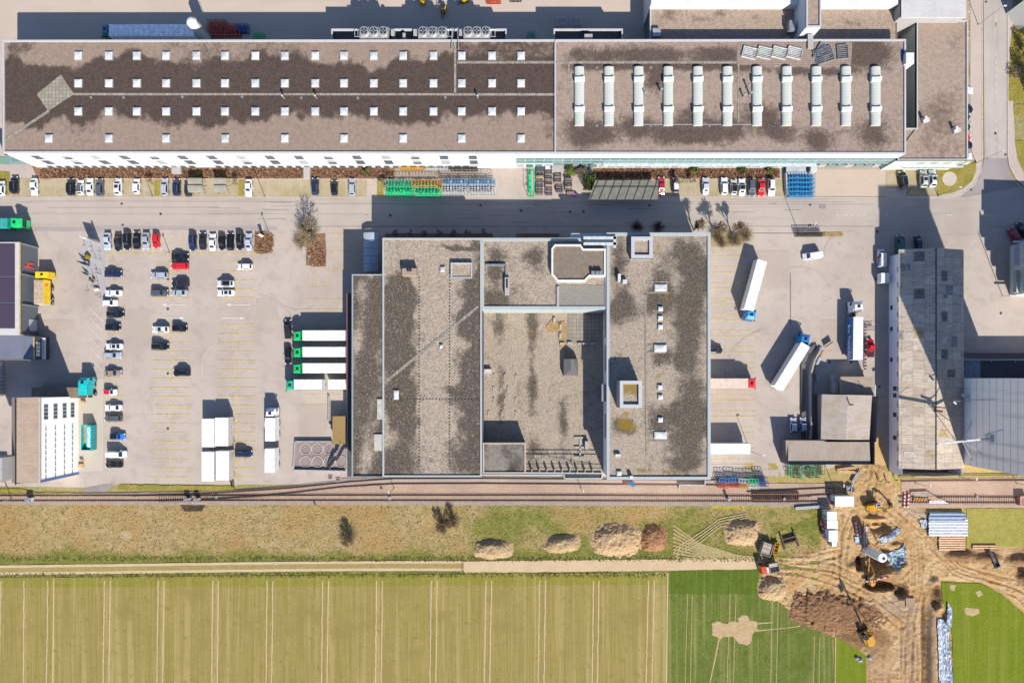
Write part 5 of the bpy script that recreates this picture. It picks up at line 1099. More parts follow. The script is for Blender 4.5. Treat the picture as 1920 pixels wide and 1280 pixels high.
def sz(x, y):
    d = edge_d(x, y); ins = inpoly(x, y, SITE)
    if not ins: return -.06 + .03 * noise.noise(Vector((x * .05, y * .05, 0)))
    f = ss(d, 0, 9)
    n1 = noise.noise(Vector((x * .035, y * .035, 1))); n2 = noise.fractal(Vector((x * .12, y * .12, 2)), 1.0, 2.0, 4); n3 = noise.noise(Vector((x * .5, y * .5, 9)))
    z = .12 + .22 * n1 + .16 * n2 + .05 * n3
    # excavations
    def pit(cx, cy, rx, ry, dep, k=1.6):
        r = math.hypot((x - cx) / rx, (y - cy) / ry) + .13 * n2; return -dep * (1 - ss(r, .55, 1.05))
    def mound(cx, cy, rx, ry, h):
        r = math.hypot((x - cx) / rx, (y - cy) / ry) + .16 * n2; return h * (1 - ss(r, .2, 1.05))
    z += pit(1640, 1048, 34, 32, 2.6) + pit(1664, 1052, 36, 24, 1.3) + pit(1650, 1098, 34, 11, 1.8) + pit(1690, 1108, 14, 16, 1.6) + pit(1612, 1056, 12, 16, 1.2)
    z += pit(1650, 988, 22, 14, 1.0) + pit(1756, 1120, 14, 26, 1.8) + pit(1620, 1150, 30, 14, 1.3) + pit(1772, 1128, 12, 14, 1.3)
    z += mound(1668, 1005, 14, 12, .9) + mound(1680, 1022, 14, 8, .7) + mound(1622, 1020, 16, 6, .5) + mound(1640, 972, 26, 5, .8) + mound(1640, 986, 26, 4, .6) + mound(1752, 1090, 14, 12, .9) + mound(1746, 1220, 8, 160, .7) + mound(1600, 1190, 26, 30, .5) + mound(1650, 1225, 26, 40, .35) + mound(1598, 1062, 12, 10, .6)
    z += -.9 * math.exp(-((x - (1732 + .02 * (y - 1150))) / 6) ** 2) * ss(y, 1120, 1140)
    z += -.8 * math.exp(-((x - 1771) / 12) ** 2) * ss(y, 1135, 1150)
    z += mound(1800, 1041, 30, 11, 1.5) + mound(1850, 1046, 34, 12, 1.0) + mound(1915, 1050, 30, 12, 1.3) + mound(1918, 1078, 14, 14, 1.6)
    for p, x0, x1, y0, y1 in TB:
        if x0 < x < x1 and y0 < y < y1:
            dd = dpoly(x, y, p) / K; z += -.15 * math.exp(-((dd - .95) / .34) ** 2) + .06 * math.exp(-((dd - 1.6) / .35) ** 2)
    return z * f - .06 * (1 - f)
def lerp3(a, b, t): return tuple(a[i] + (b[i] - a[i]) * t for i in range(3))
cS = A(212, 168, 114)[:3]; cL = A(226, 192, 144)[:3]; cB = A(144, 108, 78)[:3]; cD = A(116, 84, 60)[:3]; cG = A(190, 168, 146)[:3]; cM = A(176, 168, 78)[:3]; cO = A(214, 174, 120)[:3]; cGr = A(130, 150, 50)[:3]; cY = A(206, 186, 70)[:3]
def site_col(x, y):
    n2 = noise.fractal(Vector((x * .10, y * .10, 4)), 1.0, 2.0, 4); n4 = noise.noise(Vector((x * .03, y * .03, 7)))
    if not inpoly(x, y, SITE):
        if y < 952 or x > 1800: c = lerp3(cM, A(200, 180, 120)[:3], max(0, min(1, .45 + n2 + n4))); 
        else: c = A(178, 160, 96)[:3]
        if x > 1690 and y < 935: c = lerp3(A(206, 180, 130)[:3], cY, max(0, min(1, .2 + n2 * 1.4 + .6 * sb(x, y, 1720, 902, 2000, 924, 5))))
        if x < 1600 and y < 935: c = lerp3(A(206, 178, 124)[:3], cM, max(0, min(1, .25 + n2)))
        return c
    c = lerp3(cS, cL, max(0, min(1, .45 + n4 * 1.2 + n2 * .5)))
    for q, col_, a in (((1628, 905, 34, 30), cO, .9), ((1640, 948, 30, 16), cS, .7), ((1640, 975, 30, 16), cO, .7), ((1640, 1050, 36, 34), cB, .75), ((1664, 1052, 36, 24), cS, .6), ((1650, 1098, 34, 11), cD, .9), ((1688, 1106, 16, 16), cD, .8), ((1612, 1058, 14, 16), cD, .85), ((1756, 1118, 14, 24), cD, .6),
                       ((1620, 1150, 34, 18), cD, .95), ((1600, 1190, 40, 30), cB, .95), ((1640, 1200, 34, 26), cB, .7), ((1648, 1240, 30, 40), A(196, 160, 122)[:3], .8), ((1705, 1230, 20, 90), A(204, 172, 138)[:3], .9), ((1690, 1140, 34, 22), cG, .75), ((1640, 1130, 34, 14), cG, .5), ((1747, 1220, 9, 120), A(176, 146, 120)[:3], .9), ((1732, 1220, 5, 120), cD, .8),
                       ((1800, 1041, 34, 14), cB, .9), ((1850, 1046, 36, 12), cB, .8), ((1915, 1050, 34, 14), cB, .8), ((1918, 1080, 16, 16), cD, .9), ((1750, 1060, 20, 14), cL, .7), ((1668, 1005, 15, 14), cB, .5), ((1585, 1065, 22, 14), cS, .5), ((1730, 960, 40, 12), A(206, 182, 158)[:3], .8), ((1545, 1048, 40, 12), cL, .6), ((1490, 1055, 50, 12), cL, .4), ((1770, 1030, 24, 10), A(186, 160, 130)[:3], .6), ((1598, 1240, 40, 30), cGr, .0)):
        cx, cy, rx, ry = q; r = math.hypot((x - cx) / rx, (y - cy) / ry) + .3 * n2; c = lerp3(c, col_, a * (1 - ss(r, .7, 1.1)))
    for p, x0, x1, y0, y1 in TB:
        if x0 < x < x1 and y0 < y < y1: c = lerp3(c, A(196, 154, 108)[:3], .35 * math.exp(-((dpoly(x, y, p) / K - .95) / .35) ** 2))
    if n2 > .25: c = lerp3(c, cB, min(.6, (n2 - .25) * 1.8))
    return c
def m_site():
    g = G('dug_soil', 1, spec=.05); a = g.attr('tone', 'Color'); f = g.noise(2.0, 6, .75); f2 = g.noise(.7, 4, .65)
    c = g.mix(g.math('MULTIPLY', g.ramp(f, .48, .7), .45), a, A(120, 86, 58)); c = g.mix(g.math('MULTIPLY', g.ramp(f2, .55, .72), .35), c, A(232, 202, 160)); g.bump(f, .3, .8); return g.col(c)
grid_obj('earth', SX0, SY0, SX1, SY1, 2.1, sz, {'tone': site_col}, m_site(), smooth=False)
sheet('lush_field', [(1764, 1091), (1840, 1093), (1878, 1114), (1918, 1149), (1960, 1185), (2060, 1210), (2060, 1420), (1789, 1420), (1786, 1200), (1780, 1150), (1768, 1130)], .06, M_GREENR, 1.0, 5)
sheet('meadow_strip', [(1812, 953), (2300, 953), (2300, 1024), (1860, 1024), (1812, 1026)], .06, m_soil('rough_grass', A(176, 166, 84), A(152, 150, 62), A(204, 184, 116), .5, 3, .2), .8, 5)
for q in ([(1806, 1138), (1818, 1140), (1834, 1139), (1836, 1148), (1826, 1154), (1810, 1152)], [(1828, 1108), (1838, 1106), (1842, 1114), (1834, 1118)], [(1780, 1094), (1792, 1096), (1790, 1108), (1782, 1104)]): sheet('bare_patch', q, .09, M_DRYPATCH, 2.2, 2)
def heap(label, cx, cy, rx, ry, h, mat, seed=0, ang=0, sq=2.6, cat='heap', name='soil_heap', rag=.16):
    t = thing(name, label, cat, (*P(cx, cy), 0)); ca, sa = math.cos(ang), math.sin(ang)
    h *= .66
    def zf(x, y):
        dx, dy = x - cx, y - cy; u = (dx * ca + dy * sa) / rx; v = (-dx * sa + dy * ca) / ry
        r = (abs(u) ** sq + abs(v) ** sq) ** (1 / sq); nn = noise.fractal(Vector((x * .09, y * .09, seed)), 1.0, 2.0, 4); r += rag * nn + .06 * noise.noise(Vector((x * .25, y * .25, seed)))
        return h * (1 - ss(r, .35, 1.0)) * (1 + .16 * nn) + .08 * nn - .05 + .09 * noise.noise(Vector((x * .45, y * .45, seed))) * (1 - ss(r, .8, 1))
    o = grid_obj('mound', cx - rx * 1.25 - 4, cy - ry * 1.25 - 4, cx + rx * 1.25 + 4, cy + ry * 1.25 + 4, 1.6, zf, {}, mat, keep=lambda x, y, z, q: max(q) > .03, kind=None, parent=t)
    return t
heap('flat pale earth heap with shaded back, leftmost of the heaps above the sandy track', 924, 1029, 42, 20, 2.0, M_HEAPG, 1)
heap('small oval earth heap between the leftmost heap and the large one above the track', 1054, 1019, 38, 18, 2.0, M_HEAPG, 2, -.12)
heap('largest pale earth heap above the sandy track, with the red-brown heap at its right end', 1156, 1012, 52, 34, 2.6, M_HEAPL, 3)
heap('red-brown fresh soil heap at the right end of the largest pale heap', 1226, 1008, 27, 28, 2.3, M_HEAPR, 4)
heap('square pale earth heap left of the parked dump bodies', 1391, 998, 36, 26, 2.4, M_HEAPL, 5, 0, 4)
heap('rounded grey earth heap at the corner of the green field by the orange truck', 1448, 1102, 31, 25, 2.6, M_HEAPL, 6, .1)
heap('huge dark brown spread soil heap next to the long-armed excavator', 1566, 1150, 104, 46, 1.7, M_HEAPD, 8, .22, 2.2, rag=.26)
# tarpaulins and sheeting
def cloth(name, label, cat, pts, z, mat, fold=.25, n=26, seed=0):
    """quad patch given by 4 corners, wrinkled"""
    t = thing(name, label, cat, (*P(*pts[0]), 0)); b = MB(); V = []
    for j in range(n + 1):
        for i in range(n + 1):
            u, v = i / n, j / n; x = (pts[0][0] * (1 - u) + pts[1][0] * u) * (1 - v) + (pts[3][0] * (1 - u) + pts[2][0] * u) * v; y = (pts[0][1] * (1 - u) + pts[1][1] * u) * (1 - v) + (pts[3][1] * (1 - u) + pts[2][1] * u) * v
            x += 1.5 * noise.noise(Vector((u * 5, v * 5, seed + 3))); X, Y = P(x, y)
            V.append((X, Y, max(z, sz(x, y) + .25 if inpoly(x, y, SITE) else z) + fold * abs(noise.noise(Vector((x * .35, y * .12, seed)))) + .1 * noise.noise(Vector((x, y, seed)))))
    b.v = V
    for j in range(n):
        for i in range(n): a = j * (n + 1) + i; b.f.append((a, a + n + 1, a + n + 2, a + 1)); b.m.append(0)
    b.build('sheet', mat, t); return t
g = G('blue_grey_geotextile', .4); n_ = g.noise(1.4, 5, .7, g.mapping((.5, 2.5, 1))); M_TARPD = g.col(g.mix(g.ramp(n_, .4, .6), A(96, 128, 150), A(190, 206, 214)))
g = G('pale_blue_liner', .5); n_ = g.noise(1.2, 5, .7, g.mapping((2.5, .5, 1))); M_LINER = g.col(g.mix(g.ramp(n_, .42, .62), A(214, 220, 228), A(150, 166, 186)))
cloth('tarpaulin', 'blue-grey wrinkled tarpaulin fanning out right of the standing tank in the pit', 'tarpaulin', [(1662, 1040), (1696, 1018), (1697, 1050), (1682, 1072)], -1.0, M_TARPD, .6, 26, 1)
cloth('tarpaulin', 'pale strip of sheeting lying diagonally above the pit', 'tarpaulin', [(1648, 1008), (1682, 988), (1690, 993), (1653, 1020)], .1, M_LINER, .3, 20, 2)
cloth('ditch_liner', 'long pale blue liner lying in the trench beside the lush field', 'liner', [(1756, 1158), (1778, 1164), (1787, 1300), (1762, 1300)], -.6, M_LINER, .4, 34, 3)
cloth('ditch_liner', 'short curved pale liner at the head of the trench, edge of the lush field', 'liner', [(1775, 1128), (1784, 1140), (1782, 1174), (1773, 1176)], .3, M_LINER, .4, 16, 5)
cloth('tarpaulin', 'small crumpled grey sheet left of the pit, below the red-white barriers', 'tarpaulin', [(1600, 1006), (1610, 1004), (1612, 1022), (1602, 1018)], .2, M_LINER, .4, 12, 6)
cloth('tarpaulin', 'rumpled white-grey sheet by the northern end of the pipe stack', 'tarpaulin', [(1722, 974), (1735, 972), (1737, 988), (1726, 990)], .2, M_LINER, .5, 14, 7)

# ================================================================== vehicles
M_TYRE = plain('tyre_rubber', (.02, .02, .022, 1), .85); M_RIM = plain('alloy_rim', (.5, .5, .52, 1), .35, .6); M_LAMP = plain('headlamp_glass', (.75, .76, .78, 1), .15); M_RED = plain('tail_lamp', (.35, .02, .02, 1), .3); M_BLK = plain('black_trim', (.02, .02, .022, 1), .5)
CARS = {}
SPEC = {  # length, width, height, bonnet end, roof front, roof rear, boot start (from front, fraction), belt height
    'saloon': (4.6, 1.8, 1.43, .27, .42, .70, .86, .92), 'hatchback': (4.0, 1.74, 1.48, .25, .40, .86, .97, .94), 'estate': (4.65, 1.8, 1.46, .26, .41, .88, .975, .93),
    'suv': (4.55, 1.88, 1.68, .25, .39, .86, .97, 1.05), 'van': (5.0, 1.95, 2.0, .14, .27, .95, .99, 1.15), 'pickup': (5.1, 1.85, 1.75, .26, .38, .56, .62, 1.05), 'mini': (3.5, 1.64, 1.5, .22, .38, .86, .97, .95)}
def car_proto(kind):
    L, W, H, bn, rf, rr_, bt, bh = SPEC[kind]; t = thing('parked_car' if kind not in ('van', 'pickup') else ('parked_van' if kind == 'van' else 'pickup_truck'), 'x', 'car' if kind not in ('van', 'pickup') else ('van' if kind == 'van' else 'pickup'))
    X = lambda f: L / 2 - f * L
    b = MB(); rings = []
    hood = bh - .12
    tail = bh - (.04 if kind in ('saloon',) else 0)
    if kind == 'pickup': tail = bh - .1
    prof = [(0.0, .62, .55, .34), (.015, .80, .62, .28), (.06, .93, .72, .24), (bn * .6, .98, hood - .04, .22), (bn, 1.0, hood + .02, .22), (.42, 1.0, bh, .22), (.7, 1.0, bh, .22), (.86, .98, tail, .22), (.955, .93, tail - .03, .24), (.99, .84, tail - .14, .28), (1.0, .7, tail - .3, .36)]
    for f, w, zt, zb in prof:
        w = W / 2 * w; x = X(f); zm = (zt + zb) / 2
        rings.append([(x, -w * .9, zb), (x, -w, zm), (x, -w * .97, zt - .08), (x, -w * .84, zt), (x, 0, zt + .025), (x, w * .84, zt), (x, w * .97, zt - .08), (x, w, zm), (x, w * .9, zb)])
    b.loft(rings)
    # cabin
    w0 = W / 2 * .9; w1 = W / 2 * .73; zr = H
    def cab(x0, x1, x2, x3, z0): return [[(x0, -w0 * .93, z0), (x0, w0 * .93, z0), (x0 + .01, w0 * .93, z0 - .2), (x0 + .01, -w0 * .93, z0 - .2)]]
    A0, A1, A2, A3 = X(bn + .01), X(rf), X(rr_), X(bt)
    lo = [(A0, -w0 * .86), (A0 - .35, -w0), (A3 + .25, -w0), (A3, -w0 * .86), (A3, w0 * .86), (A3 + .25, w0), (A0 - .35, w0), (A0, w0 * .86)]
    hi = [(A1, -w1 * .88), (A1 - .3, -w1), (A2 + .2, -w1), (A2, -w1 * .9), (A2, w1 * .9), (A2 + .2, w1), (A1 - .3, w1), (A1, w1 * .88)]
    z0 = bh - .06
    b.loft([[(x, y, z0) for x, y in lo], [(x, y, zr - .03) for x, y in hi], [(x * .985 + .0, y * .9, zr + .01) for x, y in hi]][::1])
    for s in (-1, 1): b.obox(A0 - .35, s * (W / 2 + .07), bh - .02, .16, .18, bh + .13)
    b.build('body', M_BLK, t, world=False, smooth=False, link_obj=True, recalc=True)
    def pane(name, pts, out): m = MB(); m.face([tuple(Vector(p) + Vector(out)) for p in pts]); m.face([tuple(Vector(p) + Vector(out) * .2) for p in pts][::-1]); return m.build(name, glass(), t, world=False)
    def bl4(p00, p10, p11, p01, m=.06):
        f = lambda u, v: tuple((p00[i] * (1 - u) + p10[i] * u) * (1 - v) + (p01[i] * (1 - u) + p11[i] * u) * v for i in range(3))
        return [f(m, m * 1.5), f(1 - m, m * 1.5), f(1 - m, 1 - m * 1.5), f(m, 1 - m * 1.5)]
    L3 = lambda p, z: (p[0], p[1], z)
    pane('windscreen', bl4(L3(lo[0], z0 + .04), L3(lo[7], z0 + .04), L3(hi[7], zr - .04), L3(hi[0], zr - .04)), (.03, 0, .03))
    if kind != 'van': pane('rear_window', bl4(L3(lo[4], z0 + .06), L3(lo[3], z0 + .06), L3(hi[3], zr - .05), L3(hi[4], zr - .05), .09), (-.03, 0, .03))
    e = 1.0 if kind != 'van' else .32
    for s, i0, i1 in ((-1, 1, 2), (1, 6, 5)):
        a, c = lo[i0], lo[i1]; d, f_ = hi[i0], hi[i1]; c = (a[0] + (c[0] - a[0]) * e, c[1]); f_ = (d[0] + (f_[0] - d[0]) * e, f_[1])
        pane('side_window', bl4(L3(a, z0 + .05), L3(c, z0 + .05), L3(f_, zr - .05), L3(d, zr - .05), .05), (0, s * .03, .01))
    if kind == 'pickup':
        m = MB(); m.box(X(.99) + .1, -W * .42, .6, X(.64), W * .42, bh - .02); 
        m = MB(); m.box(X(.985), -W * .40, bh - .09, X(.63), W * .40, bh + .012); m.build('load_bed', M_BLK, t, world=False)
    if kind == 'suv':
        m = MB()
        for s in (-1, 1): m.beam((A1 - .3, s * w1 * .9, zr + .05), (A2 + .2, s * w1 * .9, zr + .05), .05, .05)
        m.build('roof_rails', M_STEEL, t, world=False)
    for x in (X(.19), X(.80)):
        for s in (-1, 1):
            m = MB(); m.tube((x, s * (W / 2 - .22), .32), (x, s * (W / 2 + .0), .32), .32, 14); m.tube((x, s * (W / 2 - .01), .32), (x, s * (W / 2 + .015), .32), .2, 10, 1); m.build('wheel', [M_TYRE, M_RIM], t, world=False)
    for s in (-1, 1):
        m = MB(); m.obox(X(.035), s * W * .36, .56, .22, .34, .7, -s * .35); m.build('headlight', M_LAMP, t, world=False)
        m = MB(); m.obox(X(.985), s * W * .39, .66, .1, .26, .84); m.build('tail_light', M_RED, t, world=False)
    return t
for k in SPEC: CARS[k] = car_proto(k)
USED = set()
PC = {'white': A(246, 246, 248, 1.5), 'silver': A(186, 192, 204, 1.6), 'lilac': A(206, 212, 230, 1.6), 'grey': A(96, 100, 112, 1.7), 'dark': (.018, .02, .028, 1), 'black': (.008, .009, .012, 1), 'navy': (.012, .022, .06, 1), 'blue': (.03, .16, .5, 1), 'red': (.55, .01, .02, 1), 'crimson': (.3, .01, .04, 1), 'beige': A(172, 158, 150, 1.7), 'cream': A(226, 222, 210, 1.6), 'green': (.05, .12, .11, 1), 'dkgreen': (.01, .03, .025, 1)}
def roofpane(parent, kind, f0, f1, w, mat, name='sunroof', dz=.03):
    L, W, H = SPEC[kind][:3]; m = MB(); m.box(L / 2 - f1 * L, -W * w / 2, H, L / 2 - f0 * L, W * w / 2, H + dz); return m.build(name, mat, parent, world=False)
def car(px, py, ang, kind, colr, label, group, extra=None, h=.7):
    """ang in degrees: 0 = nose to the right of the photo, 90 = nose up"""
    X, Y = P(px, py, h); pr = CARS[kind]
    if kind not in USED:
        USED.add(kind); KIDS[pr.name] = [(c, kids(c)) for c in kids(pr)]; o = pr; o.location = (X, Y, 0); o.rotation_euler = (0, 0, R(ang)); o['label'] = label; ks = {}
        for c, _ in KIDS[pr.name]: ks.setdefault(c.name.split('.')[0], []).append(c)
    else:
        o, ks = dup(pr, (X, Y, 0), R(ang), label)
    if group: o['group'] = group
    ks['body'][0].material_slots[0].material = paint('car_paint_' + colr, PC[colr])
    if extra == 'sunroof': roofpane(o, kind, SPEC[kind][4] + .06, SPEC[kind][4] + .26, .5, glass())
    elif extra: roofpane(o, kind, SPEC[kind][4] + .015, SPEC[kind][5] - .02, .68, paint('car_paint_' + extra, PC[extra]), 'coloured_roof', .025)
    return o
G1 = 'cars along the factory front'
rowA = [(27, 347, 'suv', 'black', 90, 0, 'black suv beside the lawn at the left end of the factory car row'), (64, 350, 'saloon', 'white', 270, 0, 'white saloon in front of the entrance porch, second car of the factory row'), (133, 350, 'suv', 'black', 90, 0, 'black suv starting the group of four cars at the factory bed'),
 (151, 351.5, 'hatchback', 'white', 90, 'grey', 'white hatchback with grey roof between a black suv and a white saloon'), (168.5, 350, 'saloon', 'white', 90, 0, 'white saloon between the grey-roofed hatchback and a dark grey car'), (187, 351, 'estate', 'grey', 90, 0, 'dark grey estate ending the group of four by the factory bed'),
 (222, 350, 'suv', 'white', 90, 'sunroof', 'white suv with black sunroof parked alone by the factory bed'), (256, 349, 'hatchback', 'white', 90, 0, 'white hatchback left of the leaning lamp post near the factory'), (309, 350.5, 'estate', 'silver', 90, 0, 'silver estate right of the small lawn by the factory'), (331.5, 351, 'suv', 'navy', 90, 0, 'dark blue suv left of the bicycle shelter'),
 (353, 351.5, 'estate', 'dark', 90, 0, 'dark estate squeezed against the bicycle shelter'), (466, 352, 'saloon', 'white', 270, 0, 'white saloon right of the second small lawn at the factory'), (591, 349.5, 'suv', 'navy', 90, 0, 'very dark blue suv right of the bed steps'), (627, 352, 'hatchback', 'black', 90, 0, 'small black hatchback in the middle of three cars above the bare tree'), (660.5, 350.5, 'estate', 'silver', 90, 0, 'silver-grey estate, right one of three above the bare tree')]
for x, y, k, c, a, e, l in rowA: car(x, y, a, k, c, l, G1, e)
rowA2 = [(1240, 348, 'saloon', 'crimson', 90, 0, 'crimson saloon at the right end of the shaded bays'), (1267, 347.5, 'hatchback', 'navy', 90, 'white', 'dark blue hatchback under the twigs next to the stored bicycles'), (1323, 349, 'saloon', 'lilac', 90, 0, 'pale silver saloon standing alone above the three bare trees'), (1358, 349, 'estate', 'white', 90, 0, 'white estate, first of the tight group of seven near the blue racks'), (1376, 351, 'hatchback', 'cream', 90, 'black', 'pale hatchback with black roof, second of the tight group of seven'),
 (1391, 351, 'saloon', 'white', 90, 'black', 'white saloon with dark glass roof, third of the tight group of seven'), (1409.5, 352, 'estate', 'grey', 270, 0, 'dark grey estate, fourth of the tight group of seven'), (1427.5, 352, 'saloon', 'red', 270, 0, 'bright red saloon, fifth of the tight group of seven'), (1446.5, 351, 'suv', 'white', 270, 0, 'white suv at the right end of the tight group by the blue racks')]
for x, y, k, c, a, e, l in rowA2: car(x, y, a, k, c, l, G1, e)
G2 = 'cars by the north-eastern annex'
for x, y, k, c, a, e, l in [(1693, 337, 'suv', 'black', 98, 0, 'brown-black suv half in shade below the annex'), (1731.5, 336, 'suv', 'cream', 90, 'sunroof', 'beige-white suv with sunroof left of its white twin below the annex'), (1748, 335, 'suv', 'white', 90, 'sunroof', 'white suv with sunroof beside the lawn with the gravel circle'),
 (1811, 170, 'hatchback', 'white', 0, 0, 'white car half hidden behind the annex roof edge, northernmost there'), (1809, 205, 'suv', 'black', 0, 0, 'black suv peeping out behind the annex roof edge'), (1803, 219, 'saloon', 'dark', 0, 0, 'dark saloon barely visible behind the annex roof'), (1804, 238, 'saloon', 'dkgreen', 0, 0, 'dark green saloon barely visible above the red car at the annex'), (1806, 258, 'hatchback', 'red', 0, 0, 'red hatchback peeping out behind the annex roof edge'), (1810, 272, 'hatchback', 'black', 0, 0, 'black hatchback between a red and a white car at the annex'), (1808, 293, 'hatchback', 'white', 0, 0, 'white hatchback at the lower corner of the annex')]: car(x, y, a, k, c, l, G2, e)
G3 = 'cars in the row below the street'
rowB = [(201, 452, 'saloon', 'lilac', 270, 'pale silver saloon at the left end of the row by the gravel island'), (221, 454.5, 'saloon', 'dark', 270, 'dark saloon between a pale silver car and a black suv below the street'), (238.5, 452, 'suv', 'black', 270, 'black suv, third from the left below the street'), (256, 450.5, 'saloon', 'black', 90, 'black saloon left of the silver one in the row below the street'), (273.5, 451.5, 'saloon', 'silver', 270, 'silver saloon next to the red one below the street'), (292.5, 451, 'hatchback', 'red', 270, 'red hatchback at the end of the left six in the row below the street'),
 (361.5, 454, 'suv', 'navy', 270, 'dark blue suv starting the right-hand seven below the street'), (380, 452, 'saloon', 'dark', 90, 'dark saloon between the dark blue suv and the white saloon'), (398.5, 454, 'saloon', 'white', 90, 'white saloon among black cars in the row below the street'), (416, 454.5, 'hatchback', 'black', 270, 'black hatchback immediately right of the white saloon below the street'), (432, 453, 'estate', 'black', 90, 'black estate between a black hatchback and a tall black car'), (450, 452, 'suv', 'black', 270, 'tall black suv beside the silver car at the planted island'), (466.5, 453.5, 'saloon', 'lilac', 90, 'light silver saloon at the right end, next to the planted island')]
for x, y, k, c, a, l in rowB: car(x, y, a, k, c, l, G3)
G4 = 'cars in the left parking column'
colC = [(212, 513, 'saloon', 'navy', 0, 0, 'dark navy saloon at the top of the left parking column'), (213, 549.5, 'saloon', 'white', 180, 0, 'white saloon second in the left column, beside the gravel island'), (206, 568, 'hatchback', 'white', 0, 0, 'white hatchback sticking out towards the gravel island'), (216, 589, 'suv', 'black', 0, 'sunroof', 'large black suv below the white hatchback in the left column'), (211.5, 613.5, 'hatchback', 'black', 0, 0, 'small black hatchback fifth from the top of the left column'), (214, 649.5, 'saloon', 'white', 180, 'sunroof', 'white saloon with dark sunroof directly above the silver estate'), (211, 666, 'estate', 'silver', 0, 0, 'silver estate directly below the white sunroof saloon'),
 (212, 699.5, 'saloon', 'beige', 0, 0, 'beige-brown saloon alone in the middle of the left column'), (206.5, 735, 'mini', 'white', 0, 'red', 'white mini car with red roof in the left column'), (212.5, 764, 'saloon', 'white', 180, 0, 'white saloon above a dark grey car in the lower left column'), (212, 783.5, 'estate', 'grey', 180, 0, 'dark grey estate directly below the white saloon, lower left column'), (220, 818, 'hatchback', 'blue', 0, 'black', 'bright blue hatchback with black roof in the left column'), (213.5, 870, 'saloon', 'black', 180, 0, 'black saloon with red lamps at the bottom of the left column')]
for x, y, k, c, a, e, l in colC: car(x, y, a, k, c, l, G4, e)
car(217, 851.5, 0, 'van', 'white', 'white van near the bottom of the left parking column', None, None, 1.2)
G5 = 'cars in the middle parking bays'
colD = [(337.5, 481, 'saloon', 'black', 0, 0, 'black saloon touching the red car in the middle bays'), (337, 498.5, 'estate', 'red', 180, 0, 'bright red estate in the middle bays'), (298.5, 516, 'estate', 'silver', 180, 0, 'silver estate above a dark grey car in the middle bays'), (338, 531.5, 'estate', 'dark', 180, 0, 'dark estate directly above the silver-blue saloon'), (299, 549, 'estate', 'grey', 0, 0, 'dark grey estate below the silver one in the middle bays'), (336, 549, 'saloon', 'silver', 180, 0, 'silver-blue saloon directly below a dark estate'), (301, 617.5, 'suv', 'white', 180, 'sunroof', 'white suv with dark roof below the left painted arrow'),
 (336.5, 615.5, 'hatchback', 'black', 0, 0, 'black hatchback facing the white suv in the middle bays'), (300, 649.5, 'suv', 'black', 0, 0, 'black suv below the white suv in the middle bays'), (340.5, 698.5, 'suv', 'black', 180, 0, 'black suv standing alone near the square drain cover'), (459.5, 500, 'hatchback', 'white', 180, 0, 'white hatchback alone below the planted island'), (423, 532, 'suv', 'white', 180, 'black', 'white suv with black roof panel, upper of the white pair'), (423.5, 549, 'saloon', 'white', 180, 'sunroof', 'white saloon with small sunroof, lower of the white pair'), (457, 850, 'suv', 'navy', 0, 0, 'dark blue suv beside the white swap bodies')]
for x, y, k, c, a, e, l in colD: car(x, y, a, k, c, l, G5, e)
for x, y, k, c, a, e, l in [(540, 617, 'pickup', 'dark', 90, 0, 'dark pickup in front of the topmost green lorry'), (540, 666, 'estate', 'black', 270, 0, 'black estate in front of the second and third green lorries'), (1339, 656, 'suv', 'dark', 0, 0, 'dark suv half hidden by the eastern warehouse edge'), (1487.5, 797, 'hatchback', 'lilac', 90, 0, 'pale hatchback, left of two in the shade of the old house'), (1505.5, 796.5, 'hatchback', 'silver', 90, 0, 'pale hatchback, right of two in the shade of the old house'), (1721.5, 455, 'hatchback', 'navy', 90, 0, 'dark blue car in shade north of the old warehouse'),
 (1902, 441, 'saloon', 'crimson', 118, 0, 'dark red saloon in shade above the white house'), (1918, 431, 'saloon', 'black', 118, 0, 'black saloon cut by the right edge beside the red one')]: car(x, y, a, k, c, l, None, e)
car(1632, 652, 92, 'pickup', 'red', 'red pickup right of the blue-sided trailer', None)
car(1526, 478.5, 188, 'van', 'white', 'white van with pale roof turning in the eastern yard', None, None, 1.5); car(1655.5, 483, 90, 'van', 'white', 'white delivery van with red and blue side stripe left of the old warehouse', None, None, 1.5)
car(1690, 457, 90, 'van', 'green', 'dark green van in shade north of the old warehouse', None, None, 1.4)
car(3, 353, 90, 'hatchback', 'white', 'white car cut by the left edge on the small lawn', None)

